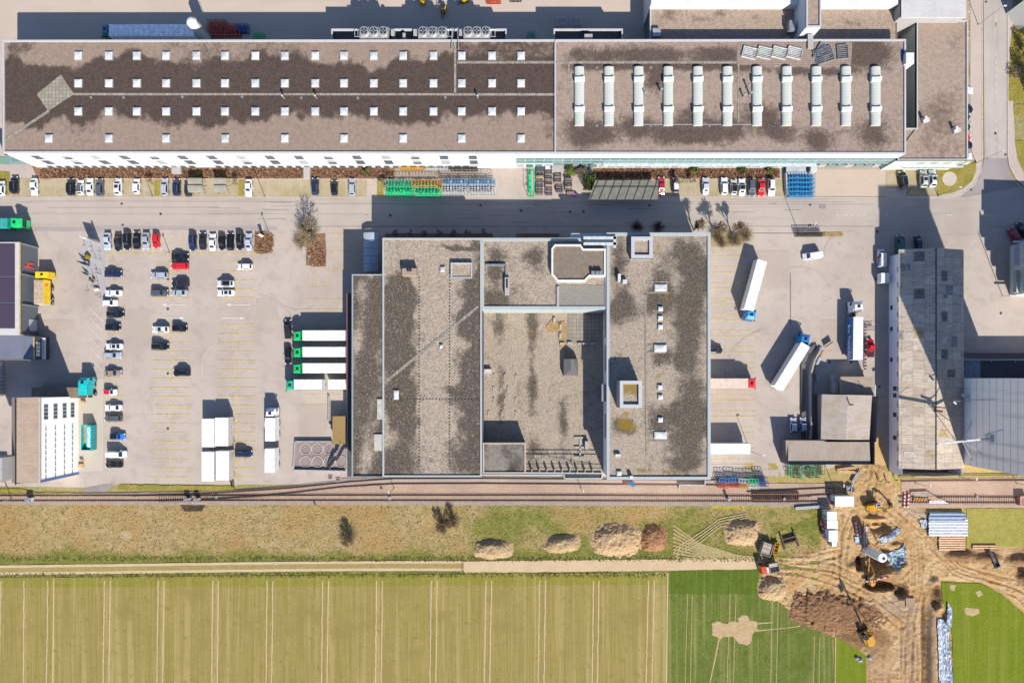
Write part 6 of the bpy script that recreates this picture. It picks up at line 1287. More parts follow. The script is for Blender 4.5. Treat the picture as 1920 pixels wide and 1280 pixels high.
# --- lorries
def lorry(label, cabp, cab_ang, cabcol, segs, h=4.0, boxcol=None, name='articulated_lorry', cat='lorry', sidecol=None, hasdeck=True, corr=False):
    """segs: list of (x0,y0,x1,y1,width_m) centre lines of the box roofs drawn at height h"""
    base = segs[0] if segs else (*cabp, *cabp, 2.5); mid = P((base[0] + base[2]) / 2, (base[1] + base[3]) / 2, h)
    t = thing(name, label, cat, (*mid, 0)); L0 = t.location
    def rel(b, nm, mats): return b.build(nm, mats, t)
    for i, (x0, y0, x1, y1, w) in enumerate(segs):
        a = Vector((*P(x0, y0, h), 0)); c = Vector((*P(x1, y1, h), 0)); d = (c - a); L = d.length; ang = math.atan2(d.y, d.x); m = (a + c) / 2; u = d.normalized(); n = Vector((-u.y, u.x, 0))
        b = MB(); b.obox(m.x, m.y, 1.15, L, w, h, ang); body = rel(b, 'box_body', boxcol or M_BOXW)
        b = MB(); b.obox(m.x, m.y, h, L * .995, w * .985, h + .03, ang); rel(b, 'roof_skin', M_ROOFW if boxcol is None else boxcol)
        b = MB(); b.obox(m.x, m.y, .75, L, .9, 1.15, ang); rel(b, 'chassis', M_DSTEEL)
        ends = ((-.30, -.22, -.14) if L > 9 else (-.25, .25))
        for f in ends:
            for s in (-1, 1): p = m + u * (L * f) + n * (s * w * .42); b = MB(); b.tube(tuple(p - n * s * .3 + Vector((0, 0, .5))), tuple(p + n * s * .06 + Vector((0, 0, .5))), .5, 14); b.tube(tuple(p + n * s * .05 + Vector((0, 0, .5))), tuple(p + n * s * .08 + Vector((0, 0, .5))), .26, 10, 1); rel(b, 'wheel', [M_TYRE, M_RIM])
        if sidecol:
            for s in (-1, 1): q = m + n * (s * (w / 2 + .01)); b = MB(); b.obox(q.x, q.y, 1.2, L * .99, .02, h - .05, ang); rel(b, 'side_curtain', sidecol)
        b = MB()
        for k in range(1, int(L / 1.3)): p = a + u * (L * k / int(L / 1.3)); b.obox(p.x, p.y, h + .03, .05, w * .96, h + .05, ang)
        rel(b, 'roof_bows', M_ROOFS)
    if cabp:
        X, Y = P(*cabp, 3.4); ca = R(cab_ang); u = Vector((math.cos(ca), math.sin(ca), 0)); n = Vector((-u.y, u.x, 0)); o = Vector((X, Y, 0))
        def pt(x, y, z): return tuple(o + u * x + n * y + Vector((0, 0, z)))
        b = MB(); b.loft([[pt(-1.1, -1.22, .9), pt(-1.1, 1.22, .9), pt(-1.1, 1.22, 3.2), pt(-1.1, -1.22, 3.2)], [pt(.75, -1.24, .7), pt(.75, 1.24, .7), pt(.75, 1.22, 3.15), pt(.75, -1.22, 3.15)], [pt(1.15, -1.15, .5), pt(1.15, 1.15, .5), pt(1.0, 1.1, 2.9), pt(1.0, -1.1, 2.9)]])
        b.loft([[pt(-1.1, -1.15, 3.2), pt(-1.1, 1.15, 3.2), pt(-1.1, 1.05, 3.85), pt(-1.1, -1.05, 3.85)], [pt(.1, -1.1, 3.18), pt(.1, 1.1, 3.18), pt(.1, .95, 3.75), pt(.1, -.95, 3.75)], [pt(.85, -1.05, 3.1), pt(.85, 1.05, 3.1), pt(.8, .9, 3.2), pt(.8, -.9, 3.2)]])
        for s in (-1, 1): b.beam(pt(-1.1, s * 1.2, 2.2), pt(-1.75, s * 1.12, 2.2), .06, 2.4)
        cb = b.build('cab', cabcol, t, recalc=True)
        b = MB(); b.face([pt(1.17, -1.0, 1.7), pt(1.17, 1.0, 1.7), pt(1.06, .98, 2.8), pt(1.06, -.98, 2.8)]); b.build('windscreen', glass(), t)
        for s in (-1, 1): b = MB(); b.face([pt(.1, s * 1.25, 1.8), pt(.8, s * 1.26, 1.8), pt(.75, s * 1.245, 2.7), pt(.1, s * 1.25, 2.7)]); b.build('side_window', glass(), t)
        b = MB(); q = o + u * -.35; b.obox(q.x, q.y, 3.7, .7, .75, 3.86, ca); b.build('roof_hatch', glass(), t)
        for s in (-1, 1): b = MB(); b.beam(pt(1.0, s * 1.25, 2.5), pt(1.15, s * 1.55, 2.5), .14, .6); b.build('mirror', M_BLK, t)
        b = MB(); q = o + u * -2.1; b.obox(q.x, q.y, .7, 4.6, .9, 1.05, ca); q = o + u * -2.6; b.obox(q.x, q.y, 1.05, 1.0, 1.3, 1.2, ca); b.build('tractor_chassis', M_DSTEEL, t)
        for f in (.2, -3.4):
            for s in (-1, 1): b = MB(); b.tube(pt(f, s * .95, .5), pt(f, s * 1.22, .5), .5, 14); b.tube(pt(f, s * 1.2, .5), pt(f, s * 1.25, .5), .25, 10, 1); b.build('wheel', [M_TYRE, M_RIM], t)
        b = MB(); q = o + u * -1.7; 
        for s in (-1, 1): p = q + n * s * 1.0; b.obox(p.x, p.y, .5, .9, .5, 1.0, ca)
        b.build('fuel_tank', M_STEEL, t)
    return t
M_BOXW = plain('white_box_panel', A(244, 244, 244, 1.5), .45, var=.06); M_ROOFW = plain('white_trailer_roof', A(246, 244, 240, 1.45), .5, var=.12); M_ROOFS = plain('roof_bow', A(206, 204, 200, 1.5), .5)
M_GREENC = paint('bright_green_cab', (.01, .46, .12, 1)); M_TEALC = paint('teal_green_cab', (.01, .40, .22, 1)); M_BLUEC = paint('mid_blue_cab', (.02, .22, .55, 1)); M_REDC = paint('red_cab', (.62, .02, .03, 1)); M_WHC = paint('white_cab', (.75, .76, .78, 1)); M_YELC = paint('yellow_cab', (.75, .50, .01, 1))
for i, y in enumerate((628.5, 659.5, 690)):
    lorry(f'white-roofed trailer with bright green cab at the dock, {ORD[i]} from the top', (556, y + .8), 180, M_GREENC, [(567, y, 654, y, 2.6)])
lorry('road train with darker teal-green cab and split white bodies, lowest at the dock', (542, 721.5), 180, M_TEALC, [(551, 720.5, 603.5, 720.5, 2.6), (615, 720.5, 653, 720.5, 2.6)], name='road_train')
lorry('slanted white trailer with blue cab at its lower end, near the yellow bays', (1408, 592), 262, M_BLUEC, [(1429.5, 488, 1404, 581, 2.6)])
t6 = lorry('jack-knifed white trailer with blue cab at its upper right end', (1510, 633), 78, M_BLUEC, [(1460.5, 727, 1511, 645.5, 2.65)])
g = paint('deep_blue_curtain', (.01, .16, .46, 1))
t7 = lorry('white-roofed trailer with lettered blue side, backed up near the red pickup', (1609, 572), 90, M_WHC, [(1608.5, 674, 1609.5, 594, 2.55)], sidecol=g)
tx = text_mesh('lettering', 'Brz. Trans.AG', 1.55, plain('white_lettering', (.75, .76, .8, 1), .5), .01, .02); tx.parent = t7
xx = P(1600, 0, 4)[0]; tx.rotation_euler = (R(90), 0, R(-90)); tx.location = (P(1599.5, 0, 4)[0] - .12 - t7.location.x, P(0, 640, 3)[1] - t7.location.y, 2.4)
lorry('beige-roofed trailer with bright red cab at the eastern bays', (1411, 718), 0, M_REDC, [(1330, 718.5, 1403, 718.5, 2.6)], boxcol=plain('beige_trailer_skin', A(226, 202, 182, 1.5), .5, var=.08))
lorry('parked white semitrailer without tractor at the lower eastern bays', None, 0, None, [(1330, 841, 1407, 841, 2.7)], name='semitrailer', cat='trailer')
lorry('white box lorry with a separate white trailer behind it, right of the swap bodies', (507, 772), 90, M_WHC, [(506, 827, 506, 783, 2.6), (505.5, 886, 505.5, 841, 2.6)], name='road_train')
t6b = MB(); 
def swap(x0, y0, x1, y1, label, group):
    z0, z1 = 1.1, 3.75; a = P(x0, y0, z1); c = P(x1, y1, z1); t = thing('swap_body', label, 'container', ((a[0] + c[0]) / 2, (a[1] + c[1]) / 2, 0), 0, group)
    b = MB(); b.box(a[0], c[1], z0, c[0], a[1], z1); b.build('box', M_ROOFW, t)
    b = MB(); n = int((a[1] - c[1]) / .38)
    for k in range(n): y = c[1] + (k + .5) * .38; b.box(c[0], y - .06, z0 + .1, c[0] + .05, y + .06, z1 - .1)
    b.build('side_ribs', plain('beige_rib', A(232, 208, 184, 1.4), .6), t)
    for X in (a[0] + .2, c[0] - .1):
        for Y in (c[1] + .8, a[1] - .8): b = MB(); b.tube((X, Y, 0), (X, Y, z0 + .1), .07, 6); b.build('leg', M_DSTEEL, t)
for q in ((378.3, 785, 401.3, 838, 'white ribbed swap body, upper left of the block of four'), (403, 783, 427.5, 836, 'white ribbed swap body, upper right of the block of four'), (378, 847, 401, 902, 'white ribbed swap body, lower left of the block of four'), (404.8, 845.5, 429, 900, 'white ribbed swap body with blue scratches, lower right of the block of four')): swap(*q[:4], q[4], 'white swap bodies in the car park')
bp = thing('folded_barrier', 'dark folded barrier lying beside the white swap bodies', 'barrier', (*P(434, 900), 0)); b = MB()
for q in ((431, 893, 436, 912), (434, 890, 440, 906), (432, 900, 441, 914), (431, 876, 434, 884)): b.beam((*P(q[0], q[1]), .2), (*P(q[2], q[3]), .5), .18, .2)
b.build('bars', M_DSTEEL, bp)
# yellow crate lorry with wooden boxes, green lorry at the left edge, teal vehicles
ty = thing('yellow_lorry', 'yellow lorry loaded with pale wooden crates beside the dark hall', 'lorry', (*P(80, 545), 0)); 
h = 3.0
b = MB(); a = P(66, 507.5, h); c = P(90, 521, h); b.loft([[(a[0], c[1], .6), (c[0], c[1], .6), (c[0], c[1], h), (a[0], c[1], h)], [(a[0], a[1] - .3, .6), (c[0], a[1] - .3, .6), (c[0], a[1] - .3, h), (a[0], a[1] - .3, h)], [(a[0] + .1, a[1], .6), (c[0] - .1, a[1], .6), (c[0] - .1, a[1] - .1, h - .9), (a[0] + .1, a[1] - .1, h - .9)]]); b.build('cab', M_YELC, ty, recalc=True)
b = MB(); m_ = ((a[0] + c[0]) / 2, (a[1] + c[1]) / 2); b.box(m_[0] - .35, m_[1] - .3, h, m_[0] + .35, m_[1] + .3, h + .06); b.build('roof_hatch', glass(), ty)
b = MB(); a = P(62.5, 523.5, 3.4); c = P(81, 569, 3.4); b.box(a[0] + .1, c[1], 1.1, c[0] + .05, a[1], 1.3); b.box(c[0], c[1], 1.1, c[0] + .08, a[1], 3.35); b.build('load_deck', M_YELC, ty)
M_CRATE = plain('pale_crate_wood', A(232, 210, 182), .8); 
nn = 0
for i in range(2):
    for j in range(4):
        X0 = a[0] + .1 + i * 1.32; Y0 = a[1] - .1 - (j + 1) * 1.6; ct = thing('wooden_crate', f'pale wooden crate on the yellow lorry, {ORD[j]} from the cab in the {"left" if i == 0 else "right"} row', 'crate', (X0 + .6, Y0 + .75, 1.3), 0, 'crates on the yellow lorry')
        cb = MB(); cb.box(-.62, -.76, .05, .62, .76, 2.0); cb.build('box', M_CRATE, ct, world=False); cb = MB(); cb.box(-.5, -.64, 1.99, .5, .64, 2.02); cb.build('lid', plain('crate_lid', A(212, 186, 156), .85), ct, world=False); nn += 1
tx = text_mesh('logo', 'h', 1.5, plain('red_logo', C(226, 74, 60), .5, var=.02), .01, .04); tx.parent = ty; tx.rotation_euler = (R(90), 0, R(90)); tx.location = (c[0] + .1 - ty.location.x, a[1] - 1.3 - ty.location.y, 2.5)
for Y in (a[1] + 1.0, a[1] - 2.0, c[1] + 1.6, c[1] + .5):
    for X in (a[0] + .3, c[0] - .1): b = MB(); b.tube((X, Y, .5), (X + .3, Y, .5), .48, 14); b.tube((X + .3, Y, .5), (X + .34, Y, .5), .26, 10, 1); b.build('wheel', [M_TYRE, M_RIM], ty)
lorry('bright green lorry entering from the left edge with a teal tipper body', (31, 417), 0, M_GREENC, [(-40, 418, 14, 418, 2.5)], h=3.2, boxcol=plain('teal_tipper', (.02, .3, .24, 1), .5), name='tipper_lorry')
tg = lorry('turquoise refuse lorry by the cream mill, seen from above', (156, 714), 90, paint('turquoise', (.01, .42, .42, 1)), [(155, 741, 155, 722, 2.3)], h=3.3, boxcol=paint('turquoise', (.01, .42, .42, 1)), name='refuse_lorry')
sk = thing('skip_container', 'turquoise ribbed open container with white lettering along the cream mill', 'container', (*P(159, 820), 0)); b = MB(); a = P(151.5, 796, 2.2); c = P(170, 844, 2.2)
b.box(a[0], c[1], .1, c[0], a[1], .3); b.box(a[0], c[1], .1, a[0] + .1, a[1], 2.2); b.box(c[0] - .1, c[1], .1, c[0], a[1], 2.2); b.box(a[0], c[1], .1, c[0], c[1] + .1, 2.2); b.box(a[0], a[1] - .1, .1, c[0], a[1], 2.2)
for k in range(12): Y = c[1] + (k + .5) * .55; b.box(c[0], Y - .1, .2, c[0] + .12, Y + .1, 2.1)
b.build('tub', paint('turquoise', (.01, .42, .42, 1)), sk); b = MB(); b.box(c[0] - 1.2, c[1] + 1, 2.1, c[0] + .05, a[1] - .3, 2.25); b.build('side_cover', paint('turquoise', (.01, .42, .42, 1)), sk); b = MB(); b.box(a[0] + .1, c[1] + 1.8, .3, a[0] + 1.3, a[1] - .2, 1.2); b.build('scrap_load', plain('orange_scrap', A(222, 160, 120), .8), sk)
tx = text_mesh('lettering', 'CONTAINER', .95, plain('white_lettering', (.75, .76, .8, 1), .5), .01, .02); tx.parent = sk; tx.rotation_euler = (0, 0, R(-90)); tx.location = (c[0] - .5 - sk.location.x, c[1] + 3.4 - sk.location.y, 2.27)
for (x, y, w, d, zt, l, m) in ((157, 753, 8, 4, .9, 'small open box of timber below the turquoise lorry', 'w'), (154, 862, 6, 4, .7, 'small yellow-brown pallet pile below the turquoise container', 'w'), (153, 872, 9, 6, .5, 'orange pallets stacked at the corner of the cream mill', 'w')):
    pt_ = thing('pallet_stack', l, 'pallets', (*P(x, y), 0)); b = MB()
    for k in range(4): b.box(*P(x - w / 2, y - d / 2), .18 * k * zt * 1.3, *P(x + w / 2, y + d / 2), .18 * k * zt * 1.3 + .1)
    b.build('pallets', plain('pallet_wood', A(226, 184, 130), .85), pt_)
# shaded northern yard: long trailer, tank, racks
lorry('teal cab with a very long pale-blue covered trailer in the shade behind the factory', (195, 56), 180, paint('teal_cab', (.02, .25, .25, 1)), [(204, 57, 364, 57, 3.1)], h=4.2, boxcol=plain('pale_cover', (.80, .82, .88, 1), .6))
tk = thing('storage_tank', 'tall white cylindrical tank behind the western half of the factory', 'tank', (*P(389, 74), 0)); X, Y = P(389, 72); b = MB(); b.cyl(0, 0, .6, 7.6, 1.35, 24); b.cyl(0, 0, 7.6, 8.2, 1.35, 24, 0, .75); b.cyl(0, 0, 8.2, 8.4, .75, 24, 0, .1); b.build('shell', M_WHITE, tk, world=False); b = MB(); [b.tube((1.0 * math.cos(a), 1.0 * math.sin(a), 0), (1.0 * math.cos(a), 1.0 * math.sin(a), .8), .1) for a in (0, 2.1, 4.2)]; b.build('feet', M_STEEL, tk, world=False); b = MB(); b.tube((1.4, 0, .5), (1.4, 0, 7.8), .06); b.tube((1.7, 0, .5), (1.7, 0, 7.8), .06); b.build('ladder', M_STEEL, tk, world=False)

# ================================================================== street furniture
def lamp(px, py, h, arm, label, ang=90, lean=0):
    t = thing('street_lamp', label, 'lamp post', (*P(px, py), 0)); b = MB(); b.cyl(0, 0, 0, .25, .16, 10); b.tube((0, 0, 0), (0, 0, h), .10, 8, 0, .06)
    u = (math.cos(R(ang)) * arm, math.sin(R(ang)) * arm); b.tube((0, 0, h), (u[0], u[1], h + .15), .05, 6); b.build('pole', M_STEEL, t, world=False)
    b = MB(); b.obox(u[0], u[1], h + .08, .75, .32, h + .24, R(ang)); b.build('lamp_head', M_WFR, t, world=False); return t
lamp(1834, 47, 7.8, .5, 'tall white street lamp at the top of the side road', 0); lamp(1830, 306, 8.0, .4, 'thin grey street lamp at the lower corner of the annex', 20); lamp(1758.7, 368, 7.2, .4, 'white street lamp at the pointed end of the circle lawn', 0)
lamp(1498, 438, 8.0, .5, 'white street lamp in the stony bed below the blue racks', 60); lamp(286, 368, 7.0, .3, 'pale lamp post between the white hatchback and the small lawn', 180); lamp(497, 369, 6.5, .3, 'pale lamp post right of the lone white saloon by the factory', 150)
lamp(1407, 846, 7.4, .4, 'dark lamp post at the end of the parked white semitrailer', 0); lamp(318, 474, 3.4, .2, 'short post with small sign left of the black saloon in the lot', 90); lamp(504, 436, 3.6, .2, 'short lamp beside the planted island', 90); lamp(739, 915, 6.5, .3, 'slim mast by the siding below the western warehouse', 90); lamp(1089, 914, 6.0, .3, 'slim mast between the tracks below the court', 90)
for x, y, l in ((22, 935, 'leaning catenary mast at the left end of the railway'), (12, 912, 'thin mast above the railway at the far left'), (1716, 905, 'short mast beside the tracks right of the construction access'), (1905, 905, 'mast by the tracks at the right edge'), (1560, 905, 'thin mast behind the white site container'), (1800, 893, 'slim pole at the corner of the concrete silo')): lamp(x, y, 5.5, .3, l, 90)
def signboard(px, py, w, h, z, ang, label, mat, name='sign_board', legs=2):
    t = thing(name, label, 'sign', (*P(px, py), 0), R(ang)); b = MB(); b.box(-w / 2, -.06, z, w / 2, .06, z + h); b.build('panel', mat, t, world=False)
    b = MB(); [b.cyl(x, 0, 0, z + h * .9, .06, 6) for x in ((-w * .4, w * .4) if legs == 2 else (0,))]; b.build('post', M_STEEL, t, world=False); return t
t = signboard(176, 452, 2.4, 3.4, .4, 168, 'white company sign standing on the gravel island', M_WHITE, legs=2); b = MB(); b.box(-1.7, -.2, 0, -1.4, .2, 4.4); b.build('pylon', M_STEEL, t, world=False)
signboard(494, 444, .8, 2.2, .4, 20, 'white sign on the planted island at the end of the car row', M_WHITE, legs=1)
signboard(1552, 646, 2.4, 1.2, .3, 35, 'orange and white lettered banner frame by the overgrown wall', plain('orange_banner', A(236, 190, 170), .6)); 
# boulders, stumps and animal figures on the gravel island
def blob(name, label, cat, px, py, rx, ry, rz, mat, seed=0, group=None):
    t = tag(ico(px, py, rx, ry, rz, mat, seed, name), label, cat, group); return t
def ico(px, py, rx, ry, rz, mat, seed, name, z0=0, sub=3, amp=.25):
    bm = bmesh.new(); bmesh.ops.create_icosphere(bm, subdivisions=sub, radius=1)
    for v in bm.verts:
        n = noise.noise(v.co * 1.7 + Vector((seed * 3.1, 0, 0))) * amp + noise.noise(v.co * 5 + Vector((seed, 5, 0))) * amp * .3; v.co = Vector((v.co.x * rx * (1 + n), v.co.y * ry * (1 + n), max(-.15, v.co.z) * rz * (1 + n)))
    me = bpy.data.meshes.new(name); bm.to_mesh(me); bm.free(); me.materials.append(mat); o = bpy.data.objects.new(name, me); COL.objects.link(o); o.location = (*P(px, py), z0); return o
M_BOX = m_soil('clipped_hedge', A(150, 126, 40), A(120, 106, 34), A(178, 150, 60), 2, 8, .1)
blob('clipped_bush', 'round clipped ochre bush on the gravel island', 'bush', 165, 481, .85, .85, .9, M_BOX, 1)
for i, (x, y, r, l) in enumerate(((170, 525, .35, 'small brown stump left of three on the gravel island'), (176.5, 523, .4, 'largest brown stump of three on the gravel island'), (175, 529, .3, 'lowest brown stump of three on the gravel island'))): blob('tree_stump', l, 'stump', x, y, r, r, .7, plain('stump_wood', A(134, 112, 84), .9), i + 4)
blob('boulder', 'white boulder at the lower end of the gravel island', 'boulder', 182, 542, .75, .6, .9, plain('pale_rock', A(226, 212, 196), .85), 8)
def animal(px, py, ang, s, label):
    t = thing('animal_sculpture', label, 'sculpture', (*P(px, py), 0), R(ang)); m = plain('dark_bronze', (.035, .03, .03, 1), .5, .5)
    me = bpy.data.meshes.new('figure'); V = [(0, 0, 1.0), (.55, 0, 1.0), (.85, 0, 1.15), (1.15, 0, 1.45), (1.42, 0, 1.4), (-.5, 0, 1.0), (-.75, 0, .75), (-.85, 0, .45), (.5, .17, .6), (.52, .17, .03), (.5, -.17, .6), (.48, -.17, .03), (-.5, .17, .62), (-.42, .17, .34), (-.5, .17, .03), (-.5, -.17, .62), (-.42, -.17, .34), (-.5, -.17, .03), (1.12, .08, 1.62), (1.12, -.08, 1.62)]
    E = [(0, 1), (1, 2), (2, 3), (3, 4), (0, 5), (5, 6), (6, 7), (1, 8), (8, 9), (1, 10), (10, 11), (5, 12), (12, 13), (13, 14), (5, 15), (15, 16), (16, 17), (3, 18), (3, 19)]
    me.from_pydata([tuple(c * s for c in v) for v in V], E, []); o = bpy.data.objects.new('figure', me); COL.objects.link(o); o.parent = t; me.materials.append(m)
    o.modifiers.new('skin', 'SKIN'); o.modifiers.new('sub', 'SUBSURF').levels = 1; rr = [.26, .25, .17, .14, .08, .24, .06, .03, .10, .06, .10, .06, .12, .07, .05, .12, .07, .05, .03, .03]
    for i, v in enumerate(me.skin_vertices[0].data): v.radius = (rr[i] * s, rr[i] * s * (1.15 if i in (0, 1, 5) else 1)); v.use_root = i == 0
    return t
animal(165, 496, 160, 1.25, 'larger dark animal sculpture standing on the gravel island'); animal(164, 514, 150, .8, 'smaller dark animal sculpture below the larger one on the gravel island')
b = MB()
for i, (x, y) in enumerate(((160, 460), (158, 486), (173, 463), (175, 472), (181, 484), (182, 505), (184, 512), (175, 515), (190, 514), (184, 527), (187, 540), (184, 553), (190, 558), (189, 472), (190, 487), (166, 545), (175, 536))): X, Y = P(x, y); b.cyl(X, Y, 0, 1.0, .06, 6); b.cyl(X, Y, 1.0, 1.08, .1, 6)
t = thing('bollard_lights', 'thin dark bollard lights scattered over the gravel island', 'lights', (*P(176, 500), 0)); b.build('posts', M_DSTEEL, t)

# ------------------------------------------------------------------ racks (transport frames)
def rack(px, py, L, Wd, H, ang, mat, label, group, fill=None, dens=1.0, deckz=None, m2=None):
    t = thing('transport_rack', label, 'rack', (*P(px, py), 0), R(ang), group); b = MB(); r = .05
    nx = max(2, int(L / (1.1 / dens))); 
    for i in range(nx + 1):
        x = -L / 2 + L * i / nx
        for s in (-1, 1): b.beam((x, s * Wd / 2, 0), (x, s * Wd / 2, H), .09, .09)
        b.beam((x, -Wd / 2, H), (x, Wd / 2, H), .08, .08); b.beam((x, -Wd / 2, .15), (x, Wd / 2, .15), .09, .09)
    for z in (.15, H * .5, H):
        for s in (-1, 1): b.beam((-L / 2, s * Wd / 2, z), (L / 2, s * Wd / 2, z), .09, .09)
    b.build('frame', mat, t, world=False)
    b = MB()
    for k in range(1, 4): y = -Wd / 2 + Wd * k / 4; b.beam((-L / 2, y, H * .5 + .2 * (k % 2)), (L / 2, y, H * .5 + .2 * (k % 2)), .12, .12)
    b.build('shelf_bars', m2 or mat, t, world=False)
    if fill is not None:
        b = MB()
        for k in range(int(L / .9)): x = -L / 2 + .2 + .9 * k; b.box(x, -Wd * .36, .2, x + .5, Wd * .36, H * (.35 + .3 * (k % 3) / 2))
        b.build('load', fill, t, world=False)
    return t
RG = paint('rack_green', (.02, .50, .20, 1)); RT = paint('rack_mint', A(120, 214, 170)); RY = paint('rack_orange', A(240, 176, 70)); RW = plain('rack_white', A(226, 224, 222), .5); RB = paint('rack_blue', A(96, 164, 220)); RBB = paint('rack_bright_blue', A(70, 176, 236)); RD = paint('rack_navy', A(60, 96, 170)); RR = paint('rack_red', A(226, 96, 70)); RK = plain('rack_dark', A(76, 72, 70), .5)
GR = 'transport racks beside the street'
rack(750, 348.5, 7.0, 1.6, 2.4, 0, RT, 'mint and white rack at the left end of the street racks, upper row', GR, RG, 1.3); rack(751, 362, 7.2, 1.7, 2.6, 0, RG, 'bright green rack at the left end, in front of the mint one', GR, RG, 1.4)
rack(799, 348.5, 6.8, 1.6, 2.4, 0, RY, 'orange rack behind a green one, second pair from the left', GR, RT, 1.3); rack(805, 364, 7.0, 1.7, 2.6, 0, RG, 'green rack in front of the orange one, second pair from the left', GR, RT, 1.3); rack(829, 350, .9, 2.6, 2.2, 0, RY, 'narrow yellow rack squeezed between orange and blue racks', GR)
rack(855, 346.5, 6.8, 1.3, 2.8, 0, RB, 'blue-topped rack, third pair from the left, back row', GR, RW, 1.3); rack(855, 359, 6.8, 2.3, 2.2, 0, RW, 'white rack in front of the left blue-topped rack', GR, M_BLIND, 1.5)
rack(905, 346.5, 6.8, 1.3, 2.8, 0, RB, 'blue-topped rack at the right end, back row', GR, RW, 1.3); rack(905, 359, 6.8, 2.3, 2.2, 0, RW, 'white rack in front of the right blue-topped rack', GR, M_BLIND, 1.6)
rack(773, 315.5, 6.2, 1.1, 1.8, 0, RY, 'orange rack standing against the factory wall', GR, RY, 1.3); rack(820, 317, 5.6, .9, 1.6, 0, RW, 'white rack against the factory wall right of the orange one', GR, None, 1.3); rack(870, 318, 7.0, .9, 1.5, 0, RK, 'dark rack against the factory wall above the blue racks', GR)
rack(996, 345, 1.6, 7.0, 2.6, 0, RG, 'tall narrow green rack left of the stored grey blocks', GR, RG, 1)
# blue racks by the loading apron
for k in range(5): rack(1498, 334 + 8.3 * k, 6.8, 1.0, 1.8, 0, RBB, f'bright blue rack beside the loading apron, {ORD[k]} of five from the top', 'bright blue racks at the loading apron', RB, 1.5)
dk = thing('loading_dock', 'grey loading dock with white rim left of the blue racks', 'dock', (*P(1470, 345), 0)); b = MB(); b.beam((*P(1471, 326), .6), (*P(1473, 367), .6), .45, 1.2); b.beam((*P(1471, 327), .6), (*P(1510, 327), .6), .45, 1.2); b.build('rim', M_PARA, dk); b = MB(); b.box(*P(1471, 323), .0, *P(1506, 312), 1.0); b.build('platform', M_GREYW, dk)
bx = tag(MB().box(-.85, -.85, 0, .85, .85, 1.7).build('white_cube_container', M_WFR), 'white square box container right of the entrance by the blue racks', 'container'); bx.location = (*P(1520, 319), 0)
# racks near the lower eastern bays and green racks under the lean-to
for i, (x, y, m, l) in enumerate(((1353, 898, RB, 'blue'), (1352, 908, RR, 'red'), (1371, 897, RB, 'blue'), (1372, 907, RR, 'red'), (1389, 899, RW, 'white'), (1390, 909, RY, 'orange'), (1408, 899, RG, 'green'), (1409, 909, RW, 'white'), (1424, 896, RD, 'navy'), (1426, 905, RD, 'navy'))):
    rack(x, y, 2.4, 1.1, 2.0, -4, m, f'{l} wire rack, {"front" if i % 2 else "rear"} row, {ORD[i // 2]} from the left near the rails', 'coloured racks above the railway', None, 1.6, m2=m)
for i in range(9): rack(1478 + 7.2 * i, 878 + (i % 2) * 6, 1.0, 2.6 if i % 3 else 3.4, 1.8, 0, RT if i % 3 == 0 else paint('rack_dull_green', A(70, 120, 84)), f'green rack below the lean-to, {ORD[i]} from the left', 'green racks below the old house', None, 1.2)
rack(1515, 441, 7.0, .8, 1.8, 0, RK, 'dark rack standing in the stony bed by the lamp', None, None, 1.8)
# stored grey block bundles
n = 0
for ci, (x0, rows) in enumerate(((1012, 9), (1029, 9), (1046, 8), (1066, 6))):
    for r_ in range(rows):
        y = 324 + 5.1 * r_ + (14 if ci == 3 else 0); X, Y = P(x0 + (3 if ci > 1 and r_ > 4 else 0), y)
        t = thing('timber_bundle', f'strapped timber bundle in column {["nearest the green rack", "second from the green rack", "third from the green rack", "beside the shrubs"][ci]}, {ORD[r_]} from the factory', 'bundle', (X, Y, 0), R(random.uniform(-3, 3)), 'stored timber bundles by the shrubs')
        h = random.uniform(.5, 1.3); b = MB()
        for k in range(6): b.box(-.95 + .32 * k, -.26, 0, -.95 + .32 * k + .26, .26, h + random.uniform(-.06, .06))
        b.build('planks', plain(f'stored_timber_{(ci + r_) % 4}', [A(168, 150, 142), A(118, 112, 120), A(208, 180, 150), A(134, 124, 128)][(ci + r_) % 4], .85, var=.2), t, world=False)
        b = MB(); [b.box(x - .03, -.28, 0, x + .03, .28, h + .08) for x in (-.6, .6)]; b.build('straps', M_BLK, t, world=False)
for x0, y0, x1, y1, z, l, m in ((1035, 308, 1057, 320, 2.2, 'pale flat-roofed storage box at the factory foot', M_CONW), (1023, 309, 1034, 317, 1.4, 'small white cooling unit at the factory foot', M_WFR), (1006, 311, 1021, 320, 1.2, 'dark low box at the factory foot behind the timber', M_DKW)):
    t = thing('storage_box', l, 'box', (*P((x0 + x1) / 2, (y0 + y1) / 2), 0)); b = MB(); a = P(x0, y0, z); c = P(x1, y1, z); b.box(a[0], c[1], 0, c[0], a[1], z - .08); b.build('body', m, t); b = MB(); b.box(a[0] - .06, c[1] - .06, z - .08, c[0] + .06, a[1] + .06, z); b.build('lid', m, t)
wp = tag(ico(1077, 370 - 6, .9, .5, .8, plain('purple_cover', A(120, 56, 120), .6), 3, 'covered_pile'), 'purple covered pile at the edge of the timber store', 'pile')
